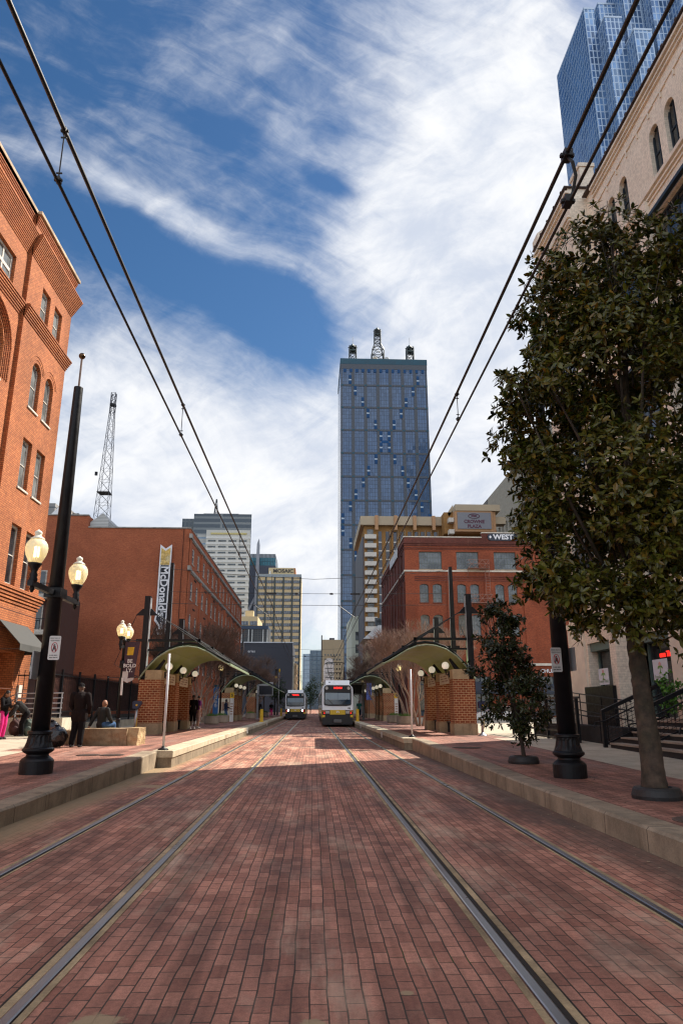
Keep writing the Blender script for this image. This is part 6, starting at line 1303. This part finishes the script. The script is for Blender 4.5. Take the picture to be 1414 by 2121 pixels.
def magnolia(label, x, y, z0, prof, nclump, per, L, seed, mat, lean, trunk, ringz, lobes, cr=.42, bark=None, limbs=16, inner=350):
    T = thing('magnolia_tree', label, 'tree', (x, y, z0)); local(T); rr = random.Random(seed); mb = MB()
    def Rad(z, a):
        for (za, ra), (zb, rb) in zip(prof[:-1], prof[1:]):
            if za <= z <= zb: r = ra+(rb-ra)*(z-za)/(zb-za); break
        else: r = prof[0][1] if z < prof[0][0] else prof[-1][1]
        f = 1+.24*mnoise.noise(Vector((math.cos(a)*1.6, math.sin(a)*1.6, z*1.0+seed)))+.10*mnoise.noise(Vector((math.cos(a)*4, math.sin(a)*4, z*2.6+seed)))
        for la, lz, lw, amp in lobes: 
            da = (a-la+math.pi) % (2*math.pi)-math.pi; f += amp*math.exp(-(da/.55)**2-((z-lz)/lw)**2)
        return r*f
    ax = lambda z: Vector((lean[0]*max(z-trunk[-1][1], 0)/(prof[-1][0]-trunk[-1][1]), lean[1]*max(z-trunk[-1][1], 0)/(prof[-1][0]-trunk[-1][1]), 0))
    za, zb = prof[0][0], prof[-1][0]; tot = []; cl = []
    zs = [za+(zb-za)*i/60. for i in range(61)]; ws = [max(Rad(z, 0), .15) for z in zs]
    for i in range(nclump):
        z = rr.choices(zs, ws)[0]+rr.uniform(-.08, .08); a = rr.uniform(0, 2*math.pi); q = rr.uniform(.72, 1.0) if rr.random() < .8 else rr.uniform(.3, .72)
        r = max(Rad(z, a)*q-cr*.35, .05); cl.append((ax(z)+Vector((math.cos(a)*r, math.sin(a)*r, z)), a))
    for c, a in cl:
        sz = cr*rr.uniform(.7, 1.25)
        for k in range(per):
            d = Vector((rr.gauss(0, 1), rr.gauss(0, 1), rr.gauss(0, .8))).normalized(); p = c+d*sz*(rr.random()**.4)
            out = Vector((math.cos(a), math.sin(a), .35)); rosette(mb, p, d*.75+out*.7+Vector((0, 0, .25)), rr.randint(7, 10), L, rr)
    for i in range(inner):
        z = rr.choices(zs, ws)[0]; a = rr.uniform(0, 6.283); r = Rad(z, a)*rr.uniform(.2, .8); p = ax(z)+Vector((math.cos(a)*r, math.sin(a)*r, z)); rosette(mb, p, Vector((math.cos(a), math.sin(a), rr.uniform(-.2, .8))), 8, L, rr)
    link('crown', mb.mesh('crown', mat), T)
    tk = MB(); pts = [Vector((trunk[i][2], trunk[i][3], trunk[i][1])) for i in range(len(trunk))]; top = ax(zb*.93); pts.append(Vector((top.x, top.y, zb*.9))); rad = [t[0] for t in trunk]+[.02]
    pp = []; rp = []
    for i in range(len(pts)-1):
        for q in range(6): pp.append(pts[i].lerp(pts[i+1], q/6)); rp.append(rad[i]+(rad[i+1]-rad[i])*q/6)
    tk.tube(pp+[pts[-1]], rp+[rad[-1]], 16); fork = pts[-2]
    for i in range(limbs):
        c, a = rr.choice(cl); zst = fork.z*rr.uniform(.86, 1.0) if i < 5 else rr.uniform(fork.z, max(c.z-.4, fork.z+.1)); s = Vector((0, 0, zst))+ax(zst)*.8+(Vector((fork.x, fork.y, 0)) if zst <= fork.z else Vector((0, 0, 0))); mid = s.lerp(c, .5)+Vector((0, 0, -.12)); tk.tube([s, mid, c], [.05*trunk[-1][0]/.13, .03*trunk[-1][0]/.13, .008], 6)
        for q in range(3):
            e = c+Vector((rr.uniform(-.35, .35), rr.uniform(-.35, .35), rr.uniform(-.3, .35))); tk.tube([mid.lerp(c, .6), e], [.014, .004], 4)
    tk.v = [tuple(Vector(v)+Vector((mnoise.noise(Vector(v)*7), mnoise.noise(Vector(v)*7+Vector((5, 0, 0))), 0))*.022) for v in tk.v]
    o = link('trunk', tk.mesh('trunk', bark or M_bark, True), T); T.location = (x, y, z0); return T
z1 = zr(10.85)
magnolia('big glossy magnolia with a tall full crown at the right kerb, hiding the cream building', 5.08, 10.85, z1, [(2.45, .8), (2.8, 1.35), (3.3, 1.75), (4.3, 2.0), (5.3, 2.05), (6.0, 2.15), (6.5, 2.1), (7.2, 1.85), (8.0, 1.78), (8.6, 1.75), (9.15, 1.55), (9.5, 1.1), (9.65, .4)], 290, 22, .145, 11, M_mag, (.5, 0),
         [(.19, -.02, 0, 0), (.165, .45, 0, 0), (.145, 1.1, -.02, 0), (.135, 1.7, -.04, 0), (.13, 2.2, -.05, 0), (.12, 2.7, -.04, 0)], 0, [(math.pi, 5.9, .5, .17), (math.pi, 3.7, .5, .03), (math.pi*1.1, 8.5, .35, .16), (-.3, 9.0, .5, .3)], .42)
magnolia('small dark magnolia with an irregular open crown between black post and right shelter', 4.95, 17.05, zr(17.05), [(.42, .3), (.75, .66), (1.2, .78), (1.7, .72), (2.1, .82), (2.6, .85), (3.0, .66), (3.4, .48), (3.75, .18)], 64, 13, .12, 23, M_magd, (-.42, 0), [(.06, -.02, .0, 0), (.05, .3, -.02, 0), (.045, .6, -.06, 0)], 0,
         [(0, 2.65, .25, .55), (math.pi, 2.2, .22, .25), (.2, .75, .3, .25), (math.pi, .8, .3, .2)], .26, M_barkd, 14, 110)
# bare crape myrtles
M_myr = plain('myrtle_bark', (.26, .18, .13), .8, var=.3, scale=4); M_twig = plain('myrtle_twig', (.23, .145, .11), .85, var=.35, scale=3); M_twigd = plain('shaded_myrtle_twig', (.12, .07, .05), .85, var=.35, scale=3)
def myrtle(seed, twig):
    T = thing('crape_myrtle', 'x', 'tree', (0, 0, 0)); rr = random.Random(seed); tk = MB(); tw = MB()
    def br(p, d, l, r, dep):
        e = p+d*l+Vector((0, 0, .03*l)); m = p.lerp(e, .5)+Vector((rr.uniform(-1, 1), rr.uniform(-1, 1), rr.uniform(-.4, .4)))*l*.09
        (tk if dep < 2 else tw).tube([p, m, e] if dep < 5 else [p, e], [r, r*.85, r*.66] if dep < 5 else [r, r*.7], 6 if dep < 2 else 3, False)
        if dep >= 7: return
        for k in range(3 if dep < 5 else 3):
            nd = (d+Vector((rr.uniform(-1, 1), rr.uniform(-1, 1), rr.uniform(-.35, .55)))*(.48 if dep < 3 else .7)).normalized(); nd = (nd+Vector((0, 0, .16))).normalized(); br(p.lerp(e, rr.uniform(.7, 1)), nd, l*rr.uniform(.66, .88), max(r*.62, .0075), dep+1)
    for k in range(7):
        a = 2*math.pi*k/7+rr.uniform(-.3, .3); b = Vector((math.cos(a)*.22, math.sin(a)*.22, 0)); d = Vector((math.cos(a)*.34, math.sin(a)*.34, 1)).normalized(); l = rr.uniform(1.5, 2.1)
        e = b+d*l; tk.tube([b, b.lerp(e, .5)+Vector((rr.uniform(-.06, .06), rr.uniform(-.06, .06), 0)), e], [.075, .06, .05], 7, False)
        for q in range(2): br(e, (d+Vector((math.cos(a)*rr.uniform(.1, .6), math.sin(a)*rr.uniform(.1, .6), .1))+Vector((rr.uniform(-.35, .35), rr.uniform(-.35, .35), 0))).normalized(), rr.uniform(1.15, 1.45), .036, 1)
    link('trunk', tk.mesh('trunk', M_myr, True), T); link('crown', tw.mesh('crown', twig), T); return T
t0 = myrtle(3, M_twig); t0['label'] = 'bare pinkish crape myrtle behind the near right shelter'; t0['group'] = 'bare crape myrtles on the platforms'; t0.location = (6.75, 45.5, .43)
t1 = myrtle(9, M_twigd); t1['label'] = 'bare dark crape myrtle beside the near left shelter'; t1['group'] = 'bare crape myrtles on the platforms'; t1.location = (-8.1, 47.5, .43)
dup(t1, (-8.4, 56.5, .43), 1.3, 'bare dark crape myrtle beyond the planters on the left platform'); dup(t1, (-7.7, 76, .43), 2.4, 'bare crape myrtle between the second and third left shelters'); dup(t0, (7.3, 54, .43), 2.0, 'second bare crape myrtle on the right platform, behind the pinkish one'); dup(t1, (7.0, 75, .43), 4.0, 'bare dark crape myrtle beside the near tram')
dup(t1, (7.6, 100, .3), 5.0, 'far bare tree at the foot of the glass tower'); dup(t0, (-8.2, 100, .3), .6, 'far bare tree on the left by the dark blank block')
# leafy trees further off
def leafy(label, x, y, z, cz, rx, rz_, n, s, mat, seed, trunk=.12):
    T = thing('leafy_tree', label, 'tree', (x, y, z)); local(T); rr = random.Random(seed); m = MB(); cl = [Vector((rr.gauss(0, .45)*rx, rr.gauss(0, .45)*rx, cz+rr.gauss(0, .42)*rz_)) for k in range(26)]
    for k in range(n):
        c = rr.choice(cl); p = c+Vector((rr.gauss(0, 1), rr.gauss(0, 1), rr.gauss(0, 1)))*rx*.2; a = Vector((rr.uniform(-1, 1), rr.uniform(-1, 1), rr.uniform(-.5, 1))).normalized(); b = a.orthogonal().normalized()*s; c_ = a.cross(b).normalized()*s*.6
        m.add([p-b, p+c_, p+b, p-c_], [(0, 1, 2, 3)])
    link('crown', m.mesh('crown', mat), T); t = MB(); t.tube([(0, 0, 0), (.03, 0, cz*.5), (0, .02, cz)], [trunk, trunk*.8, trunk*.4], 8)
    for c in cl[:8]: t.tube([(0, 0, cz*.6), tuple(c)], [trunk*.4, .02], 5)
    link('trunk', t.mesh('trunk', M_barkd, True), T); T.location = (x, y, z)
M_lg = leafmat('dark_evergreen_leaf', [(.012, .03, .008), (.02, .045, .012), (.03, .055, .012), (.02, .04, .01)], (.02, .04, .01), .5); M_yg = leafmat('yellow_green_leaf', [(.10, .15, .01), (.18, .22, .02), (.25, .26, .03), (.14, .18, .015)], (.14, .18, .02), .5)
leafy('small dark evergreen tree just left of the far tram', -5.5, 112, .2, 3.6, 1.5, 2.4, 1500, .12, M_lg, 4); leafy('yellow green bush behind the second left shelter tip', -8.3, 122, .2, 4.4, 1.6, 1.2, 900, .12, M_yg, 5)
leafy('dark tree between the two trams, far down the street', -.6, 175, 0, 4.2, 2.2, 3.2, 1800, .16, M_lg, 6); leafy('dark tree behind the near tram, far down the street', 4.6, 190, 0, 5.2, 2.4, 3.6, 1800, .16, M_lg, 8); leafy('yellow green tree behind the second right shelter', 11.5, 118, .2, 5.0, 2.2, 2.5, 1200, .14, M_yg, 9)
leafy('green shrub inside the shop entrance beside the big trunk', 10.6, 20.9, .95, 1.0, .35, .6, 500, .06, leafmat('shop_plant', [(.04, .12, .01), (.07, .2, .02), (.1, .22, .03)], (.05, .12, .02), .4), 10, .03)

# ------------------------------------------------------------------ people
def cloth(name, c, r=.85, var=.2): return plain(name, c, r, var=var, scale=9, bump=.35, bscale=14, spec=.12)
SK_D = plain('skin_dark', (.085, .042, .026), .55, var=.1); SK_M = plain('skin_brown', (.26, .115, .06), .5, var=.1); SK_L = plain('skin_light', (.42, .24, .16), .5, var=.1)
M_hair = plain('black_hair', (.012, .010, .009), .6, bump=.6, bscale=60); M_eye = plain('eye_dark', (.02, .015, .012), .2); M_shoe = plain('white_shoe', (.5, .49, .48), .5); M_shoek = plain('dark_shoe', (.02, .02, .022), .5)
def cap(mb, p, q, r0, r1, n=10):
    p, q = Vector(p), Vector(q); d = q-p
    if d.length < 1e-5: return mb.ball(p, r0, n, 8)
    mb.tube([p-d.normalized()*r0*.0, q], [r0, r1], n); mb.ball(tuple(p), r0, n, 8); mb.ball(tuple(q), r1, n, 8)
def solid(mb, name, mat, parent, vox):
    me = mb.mesh(name, mat); o = bpy.data.objects.new('tmp', me); COL.objects.link(o); md = o.modifiers.new('r', 'REMESH'); md.mode = 'VOXEL'; md.voxel_size = vox
    s = o.modifiers.new('s', 'SMOOTH'); s.factor = .5; s.iterations = 2
    bpy.context.view_layer.update(); ev = o.evaluated_get(bpy.context.evaluated_depsgraph_get()); m2 = bpy.data.meshes.new_from_object(ev); bpy.data.objects.remove(o); bpy.data.meshes.remove(me)
    m2.name = name; m2.materials.clear(); m2.materials.append(mat); m2.polygons.foreach_set('use_smooth', [True]*len(m2.polygons)); m2.polygons.foreach_set('material_index', [0]*len(m2.polygons)); return link(name, m2, parent)
BASE = dict(pel=(0, 0, .96), wai=(0, 0, 1.08), che=(0, .0, 1.30), nec=(0, .01, 1.49), hea=(0, -.015, 1.635), sl=(.185, .0, 1.43), sr=(-.185, .0, 1.43), el=(.245, .03, 1.15), er=(-.245, .03, 1.15), wl=(.25, -.05, .90), wr=(-.25, -.05, .90),
            hl=(.09, 0, .93), hr=(-.09, 0, .93), kl=(.10, -.015, .51), kr=(-.10, -.015, .51), al=(.105, .03, .09), ar=(-.105, .03, .09))
def person(label, loc, rz, skin, top, legs, shoes, pose={}, hair='short', hat=None, sleeves=True, shorts=False, vox=.012, h=1., stripe=None, coat=False, face=True, bulk=1.):
    T = thing('person', label, 'person', loc, rz); local(T); J = {k: Vector(v)*1. for k, v in BASE.items()}
    for k, v in pose.items(): J[k] = Vector(v)
    hd = J['hea']; fd = Vector(pose.get('look', (0, -1, 0))).normalized(); upv = (hd-J['nec']).normalized() if 'look' not in pose else Vector((0, 0, 1)); rt = fd.cross(upv).normalized(); upv = rt.cross(fd)
    b = MB(); cap(b, J['nec'], hd-upv*.04, .055, .055); 
    k0 = len(b.v); b.ball((0, 0, 0), 1, 14, 10)
    for i in range(k0, len(b.v)): v = Vector(b.v[i]); b.v[i] = tuple(hd+rt*v.x*.076+fd*v.y*-.095+upv*(v.z*.115))
    cap(b, hd-upv*.055+fd*.03, hd-upv*.085+fd*.05, .05, .035); cap(b, hd+fd*.09, hd+fd*.112-upv*.025, .012, .017); b.ball(tuple(hd+rt*.078-upv*.01), .022, 8, 6); b.ball(tuple(hd-rt*.078-upv*.01), .022, 8, 6); cap(b, hd+fd*.088-upv*.058+rt*.02, hd+fd*.088-upv*.058-rt*.02, .009, .009, 6)
    cap(b, J['che'], J['wai'], .14, .115); cap(b, J['wai'], J['pel'], .12, .135)
    for s in 'lr':
        cap(b, J['s'+s], J['e'+s], .05, .04); cap(b, J['e'+s], J['w'+s], .04, .028); cap(b, J['s'+s], J['che'], .06, .1); cap(b, J['h'+s], J['k'+s], .075, .052); cap(b, J['k'+s], J['a'+s], .05, .034)
        f = (J['w'+s]-J['e'+s]).normalized(); fo = Vector((0, -1, 0)); sd = f.cross(fo); sd = sd.normalized() if sd.length > .1 else Vector((1, 0, 0)); nn = sd.cross(f); w = J['w'+s]
        cap(b, w+f*.02, w+f*.075, .028, .032)
        for q, l in enumerate((.062, .072, .068, .052)):
            o = sd*(.027-.018*q)+f*.085; m_ = w+o+f*l*.55+nn*.006; cap(b, w+o, m_, .010, .0095, 6); cap(b, m_, m_+f*l*.35+nn*.025*(-1), .0095, .008, 6)
        th = sd*(.034); cap(b, w+f*.03+th*.8, w+f*.075+th*1.5, .012, .010, 6)
        a = J['a'+s]; cap(b, a+Vector((0, .02, -.045)), a+Vector((0, -.13, -.06)), .035, .03)
    solid(b, 'body', skin, T, vox)
    c = MB(); g = .022
    cap(c, J['che']+Vector((0, 0, .05)), J['wai'], (.15+g*.4)*bulk, .135*bulk); cap(c, J['wai'], J['pel']-Vector((0, 0, .02)), .138, .152); cap(c, J['sl'], J['sr'], .075, .075); cap(c, J['che']+Vector((0, 0, .09)), J['nec']-Vector((0, 0, .02)), .11, .07)
    for s in 'lr':
        cap(c, J['s'+s], J['che'], .075, .12)
        if sleeves: cap(c, J['s'+s], J['e'+s], .073*bulk, .062*bulk); cap(c, J['e'+s], J['w'+s]-(J['w'+s]-J['e'+s])*.06, .06*bulk, .047*bulk)
        else: cap(c, J['s'+s], J['s'+s].lerp(J['e'+s], .6), .07, .062)
        if coat: cap(c, J['h'+s], J['h'+s].lerp(J['k'+s], .35), .118*bulk, .112*bulk)
    solid(c, 'jacket' if sleeves else 'shirt', top, T, vox)
    d = MB(); cap(d, J['pel'], J['pel']-Vector((0, 0, .03)), .142, .13)
    for s in 'lr':
        cap(d, J['pel'], J['h'+s], .13, .105); e = J['k'+s]; cap(d, J['h'+s], e, .10*bulk, .08*bulk)
        if not shorts: cap(d, e, J['a'+s]+Vector((0, 0, .03)), .078*bulk, .068*bulk)
        else: cap(d, e, e.lerp(J['a'+s], .12), .082, .085)
    solid(d, 'shorts' if shorts else 'trousers', legs, T, vox)
    for s in 'lr': d = MB(); a = J['a'+s]; cap(d, a+Vector((0, .035, -.05)), a+Vector((0, -.14, -.058)), .046, .036); cap(d, a+Vector((0, .02, 0)), a+Vector((0, -.02, -.05)), .048, .045); solid(d, 'shoe', shoes, T, vox)
    if stripe:
        for s in 'lr': d = MB(); o = Vector((.092 if s == 'l' else -.092, 0, 0)); d.tube([J['h'+s]+o*1.1, J['k'+s]+o*.9, J['a'+s]+o*.7], .014, 6); link('stripe', d.mesh('stripe', stripe), T)
    if hair:
        d = MB(); d.ball((0, 0, 0), 1, 14, 10); 
        for i in range(len(d.v)): v = Vector(d.v[i]); y = v.y*-.1-.014; d.v[i] = tuple(hd+rt*v.x*.083+fd*y+upv*(max(v.z, -.35 if hair == 'long' else -.1)*.112+.022))
        if hair == 'long': cap(d, hd-fd*.06-upv*.05, hd-fd*.10-upv*.24, .075, .05)
        solid(d, 'hair', M_hair, T, .012)
    if hat:
        d = MB(); d.ball((0, 0, 0), 1, 14, 10)
        for i in range(len(d.v)): v = Vector(d.v[i]); d.v[i] = tuple(hd+rt*v.x*.093+fd*(v.y*-.112)+upv*(max(v.z, -.05)*.1+.045))
        if hat[1]: cap(d, hd+fd*.09+upv*.05+rt*.03, hd+fd*.16+upv*.04, .02, .012); cap(d, hd+fd*.09+upv*.05-rt*.03, hd+fd*.16+upv*.04, .02, .012)
        solid(d, 'cap' if hat[1] else 'hood', hat[0], T, .012)
    if face:
        for s in (1, -1): d = MB(); d.ball(tuple(hd+fd*.088+rt*.03*s+upv*.005), .011, 8, 6); link('eye', d.mesh('eye', M_eye, True), T)
    T.location = loc; T.rotation_euler = (0, 0, rz); T.scale = (h, h, h); return T
K = cloth('black_cotton', (.007, .006, .007)); K2 = cloth('dark_brown_jacket', (.012, .008, .008)); GJ = cloth('charcoal_jacket', (.028, .027, .026)); PK = cloth('pink_track_trousers', (.62, .03, .19)); NV = cloth('navy_jacket', (.012, .016, .035)); DN = cloth('blue_denim', (.05, .10, .20)); TN = cloth('tan_sleeves', (.28, .19, .09)); PU = cloth('purple_shirt', (.16, .03, .19)); RW_ = cloth('white_red_shorts', (.42, .30, .28)); GN = cloth('teal_shirt', (.05, .26, .22)); KH = cloth('khaki', (.12, .09, .05)); DJ = cloth('dark_jeans', (.016, .022, .036))
zz = .43
person('man in black with a cap standing with his back turned, beside the stone block', (-6.98, 22.0, zz), R(178), SK_D, K2, K, M_shoek, dict(sl=(.21, .02, 1.43), sr=(-.21, .02, 1.42), el=(.27, -.02, 1.15), wl=(.20, -.17, .96), er=(-.275, .0, 1.14), wr=(-.22, -.15, .94), kl=(.12, -.05, .5), al=(.15, .0, .09), kr=(-.09, -.0, .5), ar=(-.10, .05, .09), hea=(.02, -.03, 1.635)), hat=(K, False), coat=True, h=1.045, face=False, bulk=1.22)
person('bald man in a dark sweater sitting on the stone block, leaning on one arm', (-6.85, 23.85, .93-.88), R(150), SK_M, GJ, DN, M_shoek, dict(pel=(0, 0, .98), wai=(0, -.02, 1.1), che=(0, -.05, 1.32), nec=(0, -.06, 1.50), hea=(0, -.09, 1.64), sl=(.19, -.05, 1.44), sr=(-.19, -.05, 1.44), el=(.27, .08, 1.18), wl=(.33, .16, .95), er=(-.26, -.1, 1.18), wr=(-.16, -.3, 1.06), hl=(.09, -.02, .97), hr=(-.09, -.02, .97), kl=(.12, -.42, .98), kr=(-.12, -.42, .98), al=(.12, -.46, .55), ar=(-.12, -.46, .55)), hair=None, face=False, bulk=1.1)
person('woman in pink track trousers and black jacket looking at her phone at the left edge', (-11.55, 27.6, zz), R(75), SK_M, K, PK, M_shoek, dict(el=(.22, -.10, 1.16), wl=(.06, -.30, 1.24), er=(-.22, -.10, 1.16), wr=(-.06, -.30, 1.24), hea=(0, -.06, 1.625), look=(0, -1, -.45)), hair='long', stripe=cloth('white_stripe', (.6, .45, .5)))
person('man in grey bending down over the ramp wall, behind the tall lamp post', (-11.9, 30.3, zz), R(-60), SK_M, GJ, K, M_shoek, dict(pel=(0, .12, .92), wai=(0, .02, 1.04), che=(0, -.2, 1.17), nec=(0, -.38, 1.20), hea=(0, -.50, 1.17), look=(0, -.8, -.7), sl=(.18, -.32, 1.16), sr=(-.18, -.32, 1.16), el=(.22, -.42, .92), er=(-.22, -.42, .92), wl=(.12, -.56, .76), wr=(-.12, -.56, .76), hl=(.09, .12, .9), hr=(-.09, .12, .9)), hat=(KH, True), bulk=1.15)
person('man in a tan sleeved jacket and jeans talking beside the near left shelter', (-7.0, 40.6, zz), R(-70), SK_D, TN, DJ, M_shoe, dict(wl=(.2, -.15, .95), wr=(-.2, -.15, .95)), hat=(KH, True))
person('man in a long black shirt and shorts, back turned, by the near left shelter', (-6.55, 39.9, zz), R(172), SK_D, K, K, M_shoe, dict(wl=(.15, -.2, 1.0), wr=(-.15, -.2, 1.0)), shorts=True, sleeves=True, coat=True, face=False, h=1.02)
person('person in a purple shirt and white shorts half hidden behind the man in black', (-6.38, 40.7, zz), R(120), SK_L, PU, RW_, M_shoe, dict(wl=(.15, -.25, 1.05)), shorts=True, sleeves=False)
person('hooded man in a navy jacket and jeans with a bag, walking by the white totem', (-7.1, 59.3, zz), R(95), SK_D, NV, DN, M_shoek, dict(wl=(.1, -.3, 1.08), el=(.24, -.05, 1.17), kl=(.1, -.12, .52), al=(.1, -.1, .1), ar=(-.1, .16, .12)), hat=(NV, False))
person('distant person in dark clothes under the third left shelter', (-5.9, 80, zz), R(180), SK_D, K, KH, M_shoek, {}, hair='short', vox=.02, face=False)
person('distant person in black top and pink trousers by the far left shelter', (-5.45, 95, zz), R(20), SK_M, K, PK, M_shoe, {}, vox=.02, face=False)
person('man in a teal shirt and dark shorts standing beside the near tram', (4.38, 68.6, zz), R(-15), SK_L, GN, DJ, M_shoek, {}, sleeves=False, shorts=True, vox=.016)
person('dark clothed person at the right edge, holding the handrail of the steps', (8.72, 16.2, .33), R(100), SK_D, K, DJ, M_shoek, dict(el=(.26, -.03, 1.18), wl=(.24, -.2, .98)), h=1.0)
T = thing('phone', 'phone held by the woman in pink trousers', 'phone', (-11.24, 27.68, 1.72)); MB().box(-11.25, -11.235, 27.62, 27.70, 1.66, 1.80).build('case', M_black, T)
for o in bpy.data.objects:
    if '_o' in o: del o['_o']
